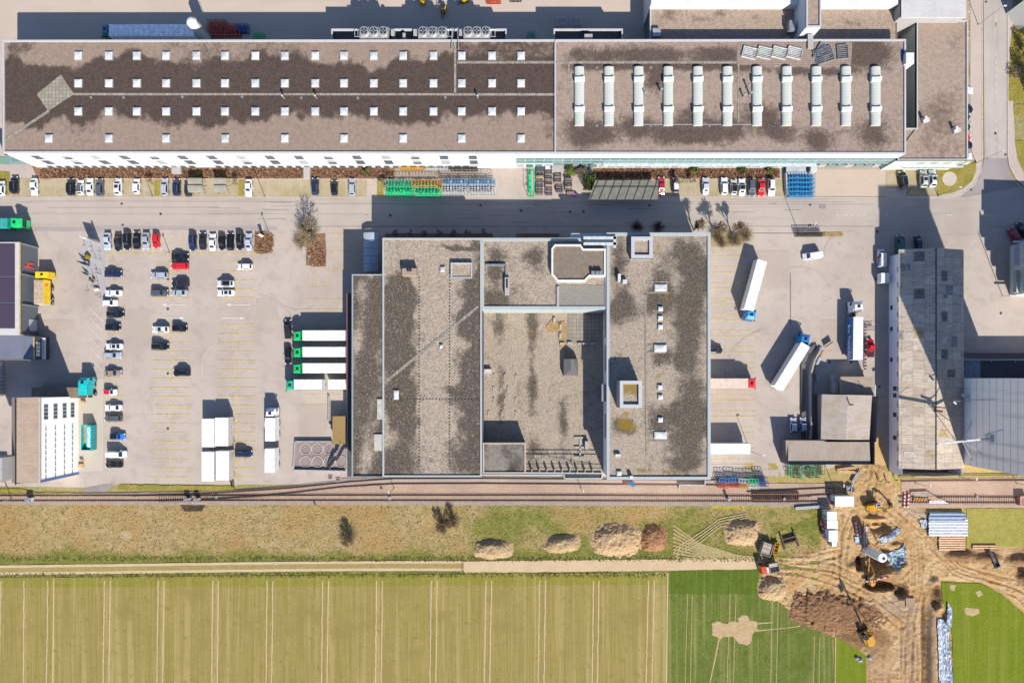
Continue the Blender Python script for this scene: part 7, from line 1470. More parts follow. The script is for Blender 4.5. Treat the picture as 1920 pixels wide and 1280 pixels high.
# carport with see-through roof
cp = thing('carport', 'long flat carport with translucent ribbed roof in the shade beside the street', 'carport', (*P(1180, 355), 0)); zc = 2.6
g = G('dusty_polycarbonate', .35); n_ = g.noise(1, 4); g.b.inputs['Transmission Weight'].default_value = 0; g.b.inputs['Alpha'].default_value = 1; M_POLY = g.col(g.mix(g.ramp(n_, .3, .7), A(150, 146, 132), A(128, 126, 112)))
ppoly(cp, 'roof_sheet', [(1116, 338), (1234, 338), (1234, 374), (1104, 374)], zc, M_POLY, .06)
for k in range(8): pstrip(cp, 'rafter', 1122 + 15.8 * k, 338, 1107 + 16.2 * k, 374, .12, zc + .08, M_DSTEEL, .12)
pstrip(cp, 'rafter', 1113, 350, 1234, 350, .14, zc + .08, M_DSTEEL, .12)
for k in range(5):
    for y in (341, 371): b = MB(); X, Y = P(1118 + 28 * k, y); b.cyl(X, Y, 0, zc, .07, 6); b.build('post', M_STEEL, cp)
# bicycle shelters by the factory
def shelter(x0, x1, y0, y1, label, mat):
    t = thing('bicycle_shelter', label, 'shelter', (*P((x0 + x1) / 2, (y0 + y1) / 2), 0)); zc = 2.2; rings = []
    a = P(x0, y0, zc); c = P(x1, y1, zc); b = MB(); ym = (a[1] + c[1]) / 2
    for (ya, yb) in ((c[1], ym - .05), (ym + .05, a[1])):
        b.loft([[(X, ya + (yb - ya) * k / 8, zc + .45 * math.sin(math.pi * (k / 8) * .5)) for k in range(9)] + [(X, ya + (yb - ya) * k / 8, zc - .05 + .45 * math.sin(math.pi * (k / 8) * .5)) for k in range(8, -1, -1)] for X in (a[0], c[0])])
    b.build('curved_roof', mat, t, recalc=True)
    b = MB(); [b.cyl(X, Y, 0, zc, .06, 6) for X in (a[0] + .3, (a[0] + c[0]) / 2, c[0] - .3) for Y in (a[1] - .3, c[1] + .3)]; b.build('posts', M_STEEL, t); b = MB(); b.beam((a[0] + .2, ym, zc), (c[0] + 1.2, ym, zc), .1, .1); b.build('beam', M_DSTEEL, t)
    return t
M_SHEET = m_corr('fibre_cement_sheet', A(184, 176, 164), A(150, 142, 130), 1, .3, .5)
shelter(353, 380, 335, 361, 'left curved grey bicycle shelter beside the dark estate', M_SHEET); shelter(401, 425, 335, 361, 'right curved grey bicycle shelter, nearer the lone white saloon', M_SHEET)
M_FOIL = m_corr('milky_curved_sheet', A(206, 214, 226), A(176, 188, 204), 0, .4, .4)
ts = thing('trolley_shelter', 'row of five curved milky roof segments at the corner of the warehouse', 'shelter', (*P(697, 472), 0))
for k in range(5):
    y0 = 436 + 14.8 * k; a = P(681, y0, 2.6); c = P(709.5, y0 + 13.6, 2.6); b = MB()
    b.loft([[(a[0] + (c[0] - a[0]) * i / 10, Y, 2.0 + .9 * math.sin(math.pi * (.12 + .88 * i / 10) * .8)) for i in range(11)] + [(a[0] + (c[0] - a[0]) * i / 10, Y, 1.95 + .9 * math.sin(math.pi * (.12 + .88 * i / 10) * .8)) for i in range(10, -1, -1)] for Y in (c[1], a[1])]); b.build('curved_roof', M_FOIL, ts, recalc=True)
    b = MB(); [b.cyl(X, (a[1] + c[1]) / 2, 0, 2.4, .06, 6) for X in (a[0] + .5, c[0] - .4)]; b.build('post', M_STEEL, ts)
# dock platform, tank rings and stairs at the south-west corner of the complex
dp = thing('timber_roofed_platform', 'ochre boarded roof of a small loading platform at the dock edge', 'platform', (*P(637, 806), 0)); pbox(dp, 'boarded_roof', 623.5, 780, 648.5, 832, 2.8, 3.1, m_corr('ochre_boards', A(190, 158, 104), A(160, 132, 84), 1, .5, .6)); pbox(dp, 'base', 625, 782, 650, 831, 0, 2.8, M_CONW)
rp = thing('dock_ramp', 'sunken dark ramp beside the loading platform', 'ramp', (*P(632, 760), 0)); 
for q in ((617, 742, 617, 792), (617, 792, 624, 800)): b = MB(); b.beam((*P(q[0], q[1]), .35), (*P(q[2], q[3]), .35), .25, .7); b.build('side_wall', M_CONW, rp)
tb = thing('walled_basin', 'square walled slab holding seven large round tank lids', 'basin', (*P(604, 853), 0)); b = MB()
for q in ((555, 827, 623, 827), (555, 827, 552, 880), (552, 880, 648, 882)): b.beam((*P(q[0], q[1]), .4), (*P(q[2], q[3]), .4), .3, .8)
b.build('wall', M_CONW, tb); ppoly(tb, 'slab', [(555, 828), (650, 828), (650, 880), (553, 880)], .12, m_asphalt('stained_slab', A(176, 160, 152), A(148, 132, 128), (.3, .3, 1), .7, .3), .1)
for x, y in ((573.5, 840.5), (595.5, 840.5), (617.5, 840.5), (573.5, 864.5), (596, 864.5), (618, 864.5), (640, 864.5)):
    b = MB(); X, Y = P(x, y); 
    for i in range(28):
        a0, a1 = i / 28 * 6.2832, (i + 1) / 28 * 6.2832; b.beam((X + 1.5 * math.cos(a0), Y + 1.5 * math.sin(a0), .2), (X + 1.5 * math.cos(a1), Y + 1.5 * math.sin(a1), .2), .16, .16)
    b.build('tank_ring', plain('pink_concrete_ring', A(226, 206, 194), .8), tb)
fs = thing('steel_stair', 'dark zigzag steel stair rising over the round tank lids', 'stairs', (*P(625, 860), 0)); b = MB()
for (a, c, w) in (((614, 878, .3), (626, 860, 1.6), 1.0), ((626, 860, 1.6), (632, 858, 1.7), 1.2), ((632, 858, 1.7), (644, 836, 3.2), 1.0)): b.beam((*P(a[0], a[1], a[2]), a[2]), (*P(c[0], c[1], c[2]), c[2]), w, .12)
b.build('flight', M_DSTEEL, fs); b = MB(); [b.tube((*P(a, b_, z), z), (*P(c, d, e), e), .04, 4) for a, b_, z, c, d, e in ((610, 876, 1.4, 622, 858, 2.7), (617, 880, 1.4, 629, 862, 2.7), (630, 856, 2.8, 641, 834, 4.2), (636, 860, 2.8, 647, 838, 4.2))]; b.build('handrail', M_STEEL, fs)
for x, y in ((619.5, 894.5), (634, 899)): b = MB(); b.box(*P(x - 4.5, y - 4), .0, *P(x + 4.5, y + 4), .12); b.box(*P(x - 3.7, y - 3.2), .1, *P(x + 3.7, y + 3.2), .14, 1); tag(b.build('pit_cover', [M_PARA, plain('rusty_grid', A(136, 104, 94), .8)]), f'rusty square pit cover with pale rim, {"left" if x < 625 else "right"} one south of the tank lids', 'cover')
fc = thing('site_fence', 'low railing along the foot of the factory court near the rails', 'fence', (*P(1300, 903), 0)); b = MB(); [b.beam((*P(x, y), .5), (*P(x2, y2), .5), .12, .9) for x, y, x2, y2 in ((1272, 908, 1320, 908), (1272, 908, 1272, 916), (1320, 899, 1320, 908))]; b.build('rail_panel', M_WFR, fc)
for i, (x, y, c) in enumerate(((1172, 905, RR), (1178, 905, RB), (1184, 906, RB), (1187, 909, RB))): rack(x, y, .9, .5, .6, 0, c, f'tiny coloured trolley by the wall below the east wing, {ORD[i]} from the left', 'tiny trolleys below the east wing')
# north yard racks and clutter
for i, (x, y, w, d, m, l) in enumerate(((410, 50, 5, 2, RR, 'red rack in shade right of the white tank, back row'), (432, 58, 5, 2, RR, 'red rack in shade further right of the white tank'), (422, 66, 9, 1.6, RR, 'long red rack close to the factory roof edge'), (458, 58, 3, 2, RD, 'dark blue rack in the shade right of the red racks'), (926, 3, 3.8, 1.6, RR, 'red crate rack standing in sunlight in the northern yard'), (967, 1, 3, 1, RK, 'dark grid rack cut by the top edge'), (1052, 45, 2.6, 2, RW, 'left white cage trolley above the eastern service yard'), (1079, 45, 2.6, 2, RW, 'right white cage trolley above the eastern service yard'), (487, 71, 3, 1, RG, 'green-brown crate at the northern roof edge'), (1070 - 74, 68, 2, 1, RT, 'mint crate box right of the service yard'))):
    rack(x, y, w, d, 1.4, 0, m, l, None, m if i < 5 else None, 1.2)
def forklift(px, py, ang, label):
    t = thing('forklift', label, 'forklift', (*P(px, py), 0), R(ang)); m = paint('forklift_yellow', A(240, 190, 40)); b = MB(); b.obox(-.3, 0, .3, 1.8, 1.1, 1.1); b.obox(-1.0, 0, .5, .6, 1.1, 1.3); b.build('body', m, t, world=False); b = MB(); b.obox(-.2, 0, 2.1, 1.2, 1.0, 2.16); [b.beam((x, y, 1.0), (x, y, 2.1), .07, .07) for x in (-.75, .35) for y in (-.48, .48)]; b.build('overhead_guard', M_BLK, t, world=False)
    b = MB(); [b.beam((.75, y, .1), (.75, y, 2.4), .1, .14) for y in (-.35, .35)]; b.beam((.75, -.35, 2.3), (.75, .35, 2.3), .08, .08); b.build('mast', M_DSTEEL, t, world=False); b = MB(); [b.box(.8, y - .06, .1, 1.9, y + .06, .16) for y in (-.25, .25)]; b.build('forks', M_DSTEEL, t, world=False)
    for x in (-.9, .35):
        for s in (-1, 1): b = MB(); b.tube((x, s * .42, .28), (x, s * .58, .28), .28, 12); b.build('wheel', M_TYRE, t, world=False)
forklift(832, 23, 260, 'yellow forklift in the northern yard, driving towards the factory'); forklift(870, 3, 200, 'yellow forklift at the top edge of the northern yard'); forklift(793, 3, 90, 'white and blue loaded forklift near the top edge of the yard')

# ================================================================== trees and shrubs
M_BARK = plain('grey_bark', A(120, 104, 92), .95, var=.2); M_TWIG = plain('pale_twigs', A(176, 152, 118), .95, var=.2)
def bare_tree(px, py, H, spread, label, seed=0, twigmat=None, lvl=5, group=None, name='bare_tree', zb=0, mult=1.0, trunk_h=.22):
    rd = random.Random(seed); t = thing(name, label, 'tree' if name == 'bare_tree' else 'shrub', (*P(px, py), zb), 0, group); tb = MB(); cb = MB()
    def grow(p, d, L, r, k):
        q = p + d * L; (tb if k < 2 else cb).tube(p, q, r, 5 if k < 2 else 3, 0, r * .68)
        if k >= lvl: return
        n = rd.choice((3, 3, 4)) if k < 3 else rd.choice((2, 3))
        for i in range(n):
            a = 6.283 * (i + rd.random() * .7) / n; u = d.orthogonal().normalized(); w = d.cross(u); sp = rd.uniform(.35, .75) * spread
            e = (d + (u * math.cos(a) + w * math.sin(a)) * sp + Vector((0, 0, .12))).normalized(); grow(p + d * L * rd.uniform(.7, 1), e, L * rd.uniform(.62, .86), max(r * .62, .030 * mult), k + 1)
        if k > 0: grow(q, (d + Vector((rd.uniform(-.2, .2), rd.uniform(-.2, .2), .05))).normalized(), L * .75, max(r * .65, .030 * mult), k + 1)
    L0 = H * trunk_h; grow(Vector((0, 0, 0)), Vector((rd.uniform(-.06, .06), rd.uniform(-.06, .06), 1)).normalized(), L0, H * .022, 0)
    tb.build('trunk', M_BARK, t, world=False); cb.build('crown', twigmat or M_TWIG, t, world=False); return t
def bush(px, py, r, H, label, seed, mat=None, n=90, group=None, name='twiggy_bush'):
    rd = random.Random(seed); t = thing(name, label, 'bush', (*P(px, py), 0), 0, group); b = MB(); s = MB()
    for i in range(n):
        a = rd.uniform(0, 6.283); e = rd.uniform(.15, 1.4); L = r * rd.uniform(.7, 1.1); d = Vector((math.cos(a) * math.cos(e), math.sin(a) * math.cos(e), math.sin(e) * H / r)); p0 = Vector((rd.uniform(-.2, .2) * r, rd.uniform(-.2, .2) * r, .05)); p1 = p0 + d * L * .6; b.tube(p0, p1, .03, 3, 0, .02)
        for k in range(4): q = Vector((rd.uniform(-.5, .5), rd.uniform(-.5, .5), rd.uniform(-.1, .5))) * r * .5; b.tube(p1 - d * L * .1 * k, p1 + d * L * .4 + q, .02, 3, 0, .012)
    b.build('twigs', mat or M_TWIG, t, world=False); s.cyl(0, 0, 0, .25, .12, 6); s.build('stem', M_BARK, t, world=False); return t
bare_tree(590, 447, 11.5, 1.6, 'big bare tree casting a branching shadow across the street', 11, lvl=5, mult=1.2); bush(578, 434, 3.4, 2.2, 'wide pale twiggy bush around the foot of the big bare tree', 3, n=160); bush(566, 456, 2.4, 1.8, 'lower pale twiggy bush beside the planted island', 4, n=110)
for i, (x, y, s) in enumerate(((1301, 432, 21), (1338, 434, 22), (1371, 436, 23))): bare_tree(x, y, 9.8, .6, f'slender bare street tree below the three branching shadows, {ORD[i]} from the left', s, lvl=5, mult=1.4, group='bare trees at the eastern bays', trunk_h=.2)
for i, (x, y, r) in enumerate(((1344, 440, 2.3), (1378, 452, 2.2), (1397, 442, 2.3), (1352, 456, 1.8))): bush(x, y, r, 1.8, f'round straw-coloured twiggy bush in the gravel bed at the east wing, {["top left", "bottom right", "top right", "bottom left"][i]} of four', 30 + i, n=130, group='twiggy bushes at the east wing')
for i, (x, y) in enumerate(((1193, 427), (1233, 427))): bush(x, y, 1.8, 1.8, f'round brown bush in shade at the northern edge of the east wing, {["left", "right"][i]} one', 40 + i, mat=M_BARK, n=120)
for i, x in enumerate((745, 771, 797, 824, 850, 878, 907)): bare_tree(x, 440, 4.2, .8, f'small bare tree in the shaded strip north of the warehouse, {ORD[i]} from the left', 50 + i, lvl=4, twigmat=M_BARK, group='small bare trees north of the warehouse')
for x0, x1 in ((722, 925), (967, 1049)): 
    p_ = thing('raised_planter', f'long shaded planter strip north of the warehouse, {"left" if x0 < 800 else "right"} one', 'planter', (*P((x0 + x1) / 2, 440), 0)); b = MB(); b.box(*P(x0, 437.5), 0, *P(x1, 446), .4); b.build('curb', M_CONW, p_); b = MB(); b.box(*P(x0 + 1, 438.5), .35, *P(x1 - 1, 445), .46); b.build('soil', M_MULCH, p_)
for i, (x, y, H, s) in enumerate(((277, 346, 3.6, 61), (436, 346, 4.0, 62), (714, 352, 4.4, 63), (1257, 345, 4.6, 64), (1286, 342, 4.0, 65))): bare_tree(x + 10, y, H, .7, ['young pale tree on the small lawn right of the white hatchback', 'young pale tree on the second small lawn by the factory', 'young bare tree on the lawn left of the green racks', 'bare tree with pale branches beside the crimson saloon', 'twiggy young tree above the stored bicycles'][i], s, lvl=5, twigmat=plain('cream_branches', A(214, 190, 150), .9))
for i, (x, y, r, H, l) in enumerate(((655, 1006, 3.0, 8.5, 'tall bare shrub alone in the meadow below the railway'), (830, 984, 2.4, 8.5, 'left bare shrub of the meadow pair below the railway'), (850, 978, 2.4, 8.5, 'right bare shrub of the meadow pair below the railway'))): bare_tree(x, y, H, 1.05, l, 70 + i, lvl=5, mult=1.0, name='meadow_shrub', twigmat=plain('brown_twigs', A(150, 124, 98), .95), trunk_h=.14); bush(x, y, r, 1.6, l.replace('bare shrub', 'thicket of stems').replace('in the meadow', 'standing in the meadow'), 75 + i, mat=plain('brown_twigs', A(134, 112, 86), .95), n=80, name='stem_thicket')
def leafy(px, py, rx, ry, rz, cols, label, seed, n=1400, cat='shrub', name='leafy_shrub', ls=.16, trunk=.4, zb=0, group=None):
    rd = random.Random(seed); t = thing(name, label, cat, (*P(px, py), zb), 0, group); b = MB()
    cl = [(rd.uniform(-.6, .6), rd.uniform(-.6, .6), rd.uniform(.2, .9), rd.uniform(.3, .5)) for _ in range(9)]
    for i in range(n):
        cx, cy, cz, cr = rd.choice(cl); v = Vector((rd.gauss(0, 1), rd.gauss(0, 1), rd.gauss(0, 1))).normalized() * cr * rd.uniform(.6, 1.05); p = Vector(((cx + v.x) * rx, (cy + v.y) * ry, trunk + (cz + v.z * .8) * rz))
        u = Vector((rd.gauss(0, 1), rd.gauss(0, 1), rd.gauss(0, 1))).normalized(); w = u.orthogonal().normalized() * ls * rd.uniform(.6, 1.3); u2 = u.cross(w).normalized() * ls * rd.uniform(.6, 1.3)
        b.face([p - w, p + u2 * .6, p + w, p - u2 * .6], rd.randrange(len(cols)))
    b.build('foliage', cols, t, world=False); s = MB(); s.tube((0, 0, 0), (0, 0, trunk + rz * .5), .1, 6); s.build('stem', M_BARK, t, world=False); return t
def leafmat(n, c): return plain(n, c, .8, var=.3)
LG = [leafmat('leaf_lime', A(150, 160, 50)), leafmat('leaf_green', A(110, 130, 40)), leafmat('leaf_dark', A(66, 86, 34))]; LDK = [leafmat('leaf_dark', A(66, 86, 34)), leafmat('leaf_deep', A(40, 56, 30)), leafmat('leaf_green', A(110, 130, 40))]; LBR = [leafmat('leaf_brown', A(140, 118, 96)), leafmat('leaf_grey', A(170, 152, 130)), leafmat('leaf_dark2', A(86, 74, 58))]
leafy(1068, 325, 2.0, 1.6, 2.6, LG, 'yellow-green evergreen at the left of the shrub group by the timber store', 81); leafy(1090, 326, 1.8, 1.7, 2.4, LBR, 'brown-grey faded shrub in the middle of the group by the timber store', 82); leafy(1105, 338, 1.8, 1.7, 2.8, LDK, 'dark green shrub at the right of the group by the timber store', 83); leafy(1100, 352, 1.4, 1.8, 2.2, LDK, 'dark lower shrub between the timber store and the carport', 84)
for i, (x, y, r, l) in enumerate(((687, 324, .9, 'small bright green shrub in the western planting bed'), (1300, 322, 1.2, 'lime green shrub left of the bed steps in the eastern bed'), (1387, 321, 1.7, 'large dark green shrub in the eastern planting bed'), (1440, 321, 1.0, 'green shrub at the right end of the eastern bed'), (376, 334, 1.2, 'yellow-green low shrub above the bicycle shelters'))): leafy(x, y, r, r * .8, 1.2, LG if i != 2 else LDK, l, 90 + i, n=700)
for i, (x, y, r, H) in enumerate(((1912, 66, 1.9, 6), (1910, 102, 1.8, 7), (1913, 150, 2.2, 9), (1924, 176, 2.0, 7), (1936, 125, 2.4, 7), (1932, 82, 2.0, 6))): leafy(x + 10, y, r, r, H * .6, [leafmat('leaf_deep', A(40, 56, 30)), leafmat('leaf_black', A(34, 40, 30))], f'dark conifer on the lawn at the top right corner, {ORD[i]} counted downward', 100 + i, n=1500, cat='tree', name='conifer', trunk=1.0, group='dark conifers at the top right')
leafy(1903, 140, 2.2, 2.4, 1.4, LBR, 'sparse brown shrub on the lawn beside the dark conifers', 120, n=500)
# mulch clumps, tufts: uncountable ground cover
def tufts(name, boxes, n, mats, s0, s1, h, seed, z=.0, kind='stuff', label=None, inside=None):
    rd = random.Random(seed); b = MB(); ar = [(x1 - x0) * (y1 - y0) for x0, y0, x1, y1 in boxes]
    for (x0, y0, x1, y1), a in zip(boxes, ar):
        for i in range(int(n * a / sum(ar))):
            x = rd.uniform(x0, x1); y = rd.uniform(y0, y1)
            if inside and not inside(x, y): continue
            X, Y = P(x, y); r = rd.uniform(s0, s1); m = rd.randrange(len(mats)); zz = z
            for k in range(3): a_ = rd.uniform(0, 6.28); e = rd.uniform(.3, 1); b.face([(X - r * .4 * math.sin(a_), Y + r * .4 * math.cos(a_), zz), (X + r * .4 * math.sin(a_), Y - r * .4 * math.cos(a_), zz), (X + r * math.cos(a_), Y + r * math.sin(a_), zz + h * e)], m)
    o = b.build(name, mats); tag(o, label, 'ground cover', None, kind); return o
tufts('ground_cover', [(75, 317, 738, 334), (1112, 317, 1460, 334)], 5200, [leafmat('cover_brown', A(150, 104, 78)), leafmat('cover_dark', A(98, 70, 54)), leafmat('cover_tan', A(190, 146, 108))], .15, .4, .5, 5, .02, label='brown low ground cover filling the beds along the factory')
tufts('grass_tufts', [(-40, 947, 1540, 1048)], 5200, [leafmat('tuft_straw', A(206, 180, 118)), leafmat('tuft_olive', A(140, 134, 66)), leafmat('tuft_green', A(120, 132, 56))], .10, .26, .22, 6, .02, label='tufts of dry and green grass in the meadow')
tufts('grass_tufts', [(-40, 1044, 1420, 1052), (-40, 1074, 1250, 1082)], 2600, [leafmat('tuft_green', A(120, 132, 56)), leafmat('tuft_dark', A(84, 100, 40))], .12, .3, .3, 7, .05, label='green grass edges beside the sandy track')
tufts('dry_cover', [(575, 455, 610, 498), (479, 436, 512, 474)], 900, [leafmat('cover_brown', A(150, 104, 78)), leafmat('cover_tan', A(190, 146, 108))], .15, .4, .4, 8, .04, label='dry ground cover on the two planted islands')

# ================================================================== construction site objects
def site_z(px, py): return sz(px, py) if inpoly(px, py, SITE) else 0.0
def excavator(px, py, ang, label, boom=(5.2, 2.6), long=False, s=1.0):
    t = thing('excavator', label, 'excavator', (*P(px, py), site_z(px, py) + .05), R(ang)); t.scale = (s, s, s); Y_ = paint('excavator_yellow', A(242, 176, 40))
    for k in (-1, 1):
        b = MB(); b.loft([[(-1.9, k * 1.15 - .3, .35), (-1.6, k * 1.15 - .3, .02), (1.6, k * 1.15 - .3, .02), (1.9, k * 1.15 - .3, .35), (1.6, k * 1.15 - .3, .75), (-1.6, k * 1.15 - .3, .75)], [(-1.9, k * 1.15 + .3, .35), (-1.6, k * 1.15 + .3, .02), (1.6, k * 1.15 + .3, .02), (1.9, k * 1.15 + .3, .35), (1.6, k * 1.15 + .3, .75), (-1.6, k * 1.15 + .3, .75)]]); b.build('track', M_TYRE, t, world=False, recalc=True)
    b = MB(); b.cyl(0, 0, .6, .95, .8, 14); b.obox(-.2, 0, .95, 3.2, 2.4, 1.5); b.obox(-1.0, -.2, 1.5, 1.8, 2.0, 2.2); b.cyl(-1.7, 0, .95, 2.1, .95, 12); b.build('house', Y_, t, world=False)
    b = MB(); b.obox(.75, .75, 1.5, 1.5, .95, 2.85); b.build('cab', M_WFR if not long else M_BLK, t, world=False); b = MB(); b.face([(1.52, .3, 1.6), (1.52, 1.2, 1.6), (1.52, 1.2, 2.7), (1.52, .3, 2.7)]); b.face([(.1, 1.24, 1.7), (1.4, 1.24, 1.7), (1.4, 1.24, 2.7), (.1, 1.24, 2.7)][::-1]); b.obox(.75, .75, 2.85, 1.1, .6, 2.88); b.build('cab_window', glass(), t, world=False)
    L1, L2 = boom; e = (1.0 + L1, -.25, 3.4 if not long else 6.5); f_ = (e[0] + L2, -.25, .9 if not long else 2.0)
    m = (1.0 + L1 * .5, -.25, e[2] + .7); b = MB(); b.beam((1.0, -.25, 1.4), m, .42, .5); b.beam(m, e, .38, .45); b.build('boom', Y_, t, world=False)
    b = MB(); b.beam(e, f_, .32, .36); b.build('stick', Y_, t, world=False); b = MB(); b.tube((1.6, -.25, 1.3), (1.0 + L1 * .4, -.25, m[2] - .5), .1, 6); b.tube((m[0], -.25, m[2] + .35), (e[0] + .3, -.25, e[2] + .2), .09, 6); b.build('hydraulic_cylinder', M_STEEL, t, world=False)
    b = MB(); x, z = f_[0], f_[2]; b.loft([[(x - .5, -.85, z + .1), (x + .35, -.85, z + .15), (x + .3, -.85, z - .5), (x - .3, -.85, z - .75)], [(x - .5, .35, z + .1), (x + .35, .35, z + .15), (x + .3, .35, z - .5), (x - .3, .35, z - .75)]]); b.build('bucket', M_DSTEEL, t, world=False, recalc=True); return t
excavator(1633, 948, 8, 'yellow excavator with white cab on the earth ramp between the containers', (3.2, 1.6), s=.85)
excavator(1618, 1187, 118, 'long-armed yellow excavator at the foot of the dark brown heap', (5.6, 4.4), long=True, s=1.0)
b_ = excavator(1629, 1084, 100, 'slim orange excavator standing at the lower rim of the pit', (4.6, 3.0), s=.62)
def person(px, py, z, ang, label, top, legs, helmet=None, bend=0):
    t = thing('person', label, 'person', (*P(px, py), z), R(ang)); V = [(0, 0, .95), (.02, 0, 1.2), (.04 + bend * .25, 0, 1.45 - bend * .1), (.06 + bend * .35, 0, 1.55 - bend * .12), (.08 + bend * .42, 0, 1.70 - bend * .14), (0, .1, .9), (.05, .12, .5), (0, .13, .08), (.12, .14, .05), (0, -.1, .9), (.02, -.12, .5), (-.12, -.13, .1), (0, -.14, .05), (.04 + bend * .25, .2, 1.42 - bend * .1), (.1 + bend * .3, .27, 1.14), (.3 + bend * .3, .22, 1.0), (.04 + bend * .25, -.2, 1.42 - bend * .1), (.0 + bend * .3, -.28, 1.14), (.14 + bend * .3, -.26, .92)]
    E = [(0, 1), (1, 2), (2, 3), (3, 4), (0, 5), (5, 6), (6, 7), (7, 8), (0, 9), (9, 10), (10, 11), (11, 12), (2, 13), (13, 14), (14, 15), (2, 16), (16, 17), (17, 18)]; rr = [.15, .14, .17, .06, .11, .10, .07, .05, .04, .10, .07, .05, .04, .075, .05, .04, .075, .05, .04]
    me = bpy.data.meshes.new('body'); me.from_pydata(V, E, []); me.materials.append(plain('skin', A(196, 150, 124), .6)); o = bpy.data.objects.new('body', me); COL.objects.link(o); o.parent = t; o.modifiers.new('skin', 'SKIN'); o.modifiers.new('sub', 'SUBSURF').levels = 2
    for i, v in enumerate(me.skin_vertices[0].data): v.radius = (rr[i], rr[i]); v.use_root = i == 0
    def garment(nm, vs_, es, grow, mat):
        me = bpy.data.meshes.new(nm); me.from_pydata([V[i] for i in vs_], [(vs_.index(a), vs_.index(b)) for a, b in es], []); me.materials.append(mat); g_ = bpy.data.objects.new(nm, me); COL.objects.link(g_); g_.parent = t; g_.modifiers.new('skin', 'SKIN'); g_.modifiers.new('sub', 'SUBSURF').levels = 2
        for k, v in enumerate(me.skin_vertices[0].data): v.radius = (rr[vs_[k]] + grow, rr[vs_[k]] + grow); v.use_root = k == 0
    garment('jacket', [1, 0, 2, 13, 14, 16, 17], [(1, 0), (1, 2), (2, 13), (13, 14), (2, 16), (16, 17)], .03, top); garment('trousers', [0, 5, 6, 7, 9, 10, 11], [(0, 5), (5, 6), (6, 7), (0, 9), (9, 10), (10, 11)], .02, legs)
    b = MB(); b.cyl(V[4][0], 0, V[4][2] + .02, V[4][2] + .14, .13, 12, 0, .07); b.build('helmet', helmet or M_WFR, t, world=False); return t
HV = plain('hi_vis_yellow', A(226, 240, 40, 1.2), .7); HO = plain('hi_vis_orange', A(240, 90, 50, 1.2), .7); TR_ = plain('work_trousers', A(120, 190, 180), .8); TD = plain('dark_trousers', A(50, 54, 70), .8)
for x, y, a, l, c, d, h_, bd in ((1647, 901, 120, 'person in yellow jacket and turquoise trousers on the earth ramp', HV, TR_, None, .3), (1662, 902, 100, 'person in orange jacket on the right side of the earth ramp', HO, TD, None, 0), (1678, 899, 60, 'person in red-orange jacket beside the barriers at the rails', HO, TD, None, .2), (1640, 1006, 120, 'person in yellow vest and turquoise trousers bending at the upper pit rim', HV, TR_, None, .5), (1643, 1013, 200, 'person in turquoise clothes crouching just below the yellow-vested one', TR_, TR_, None, .5), (1632, 1088, 0, 'person in orange jacket behind the slim excavator', HO, TD, None, .1)): person(x, y, site_z(x, y), a, l, c, d, h_, bd)
def site_box(x0, y0, x1, y1, z, label, mat, name='site_container', lines=2, door=None):
    a = P(x0, y0, z); c = P(x1, y1, z); t = thing(name, label, 'container', ((a[0] + c[0]) / 2, (a[1] + c[1]) / 2, 0)); b = MB(); b.box(a[0], c[1], .1, c[0], a[1], z - .04); b.build('body', mat, t); b = MB(); b.box(a[0], c[1], z - .04, c[0], a[1], z)
    for k in range(1, lines + 1): Y = c[1] + (a[1] - c[1]) * k / (lines + 1); b.box(a[0], Y - .05, z, c[0], Y + .05, z + .04)
    b.build('roof', plain('bright_container_roof', A(252, 248, 240, 1.5), .5, var=.05), t); b = MB(); b.box(a[0] - .03, c[1] + .3, .4, a[0], c[1] + 1.2, 2.2); b.build('door', door or M_BLIND, t); return t
site_box(1566, 930, 1601, 949, 2.7, 'long white site container across the end of the rails', M_BOXW, lines=1, door=RR); site_box(1551, 959, 1569, 975, 2.6, 'white site cabin with red marks on its roof, topmost of the small column', M_BOXW); site_box(1551, 976, 1571, 991, 2.6, 'grey-lidded site cabin, middle of the small column', plain('container_grey', A(186, 192, 196), .5), lines=1, door=HO); site_box(1554, 994, 1571, 1015, 2.9, 'tall white site cabin, lowest of the small column', M_BOXW, lines=3); 
tt = site_box(1560, 1016, 1569, 1024, 2.3, 'small turquoise portable toilet with white roof below the site cabins', paint('toilet_turquoise', A(50, 170, 170)), 'portable_toilet', 0)
for x0, y0, x1, y1, z, l in ((1600 - 16, 909, 1592, 916, 1, 'heap of crumpled white bags behind the long site container'),): cloth('white_bags', l, 'bags', [(x0, y0), (x1 + 6, y0), (x1 + 6, y1 + 5), (x0, y1 + 3)], .4, M_LINER, 1.0, 14, 8)
# open skip bodies, dumper and the orange truck by the field corner
def tipper_body(px, py, ang, L, W, H, mat, label, load=None):
    t = thing('skip', label, 'skip', (*P(px, py), site_z(px, py)), R(ang)); b = MB(); b.box(-L / 2, -W / 2, .1, L / 2, W / 2, .3)
    for s in (-1, 1): b.box(-L / 2, s * W / 2 - .06, .3, L / 2, s * W / 2 + .06, H)
    b.box(-L / 2 - .06, -W / 2, .3, -L / 2 + .06, W / 2, H); b.box(L / 2 - .06, -W / 2, .3, L / 2 + .06, W / 2, H * .7); b.build('tub', mat, t, world=False)
    if load: b = MB(); b.box(-L / 2 + .1, -W / 2 + .1, .3, L / 2 - .1, W / 2 - .1, H * .85); b.build('load', load, t, world=False)
    b = MB(); [b.box(x - .06, -W / 2 - .1, .1, x + .06, W / 2 + .1, H * .9) for x in (-L / 3, 0, L / 3)]; b.build('ribs', mat, t, world=False); return t
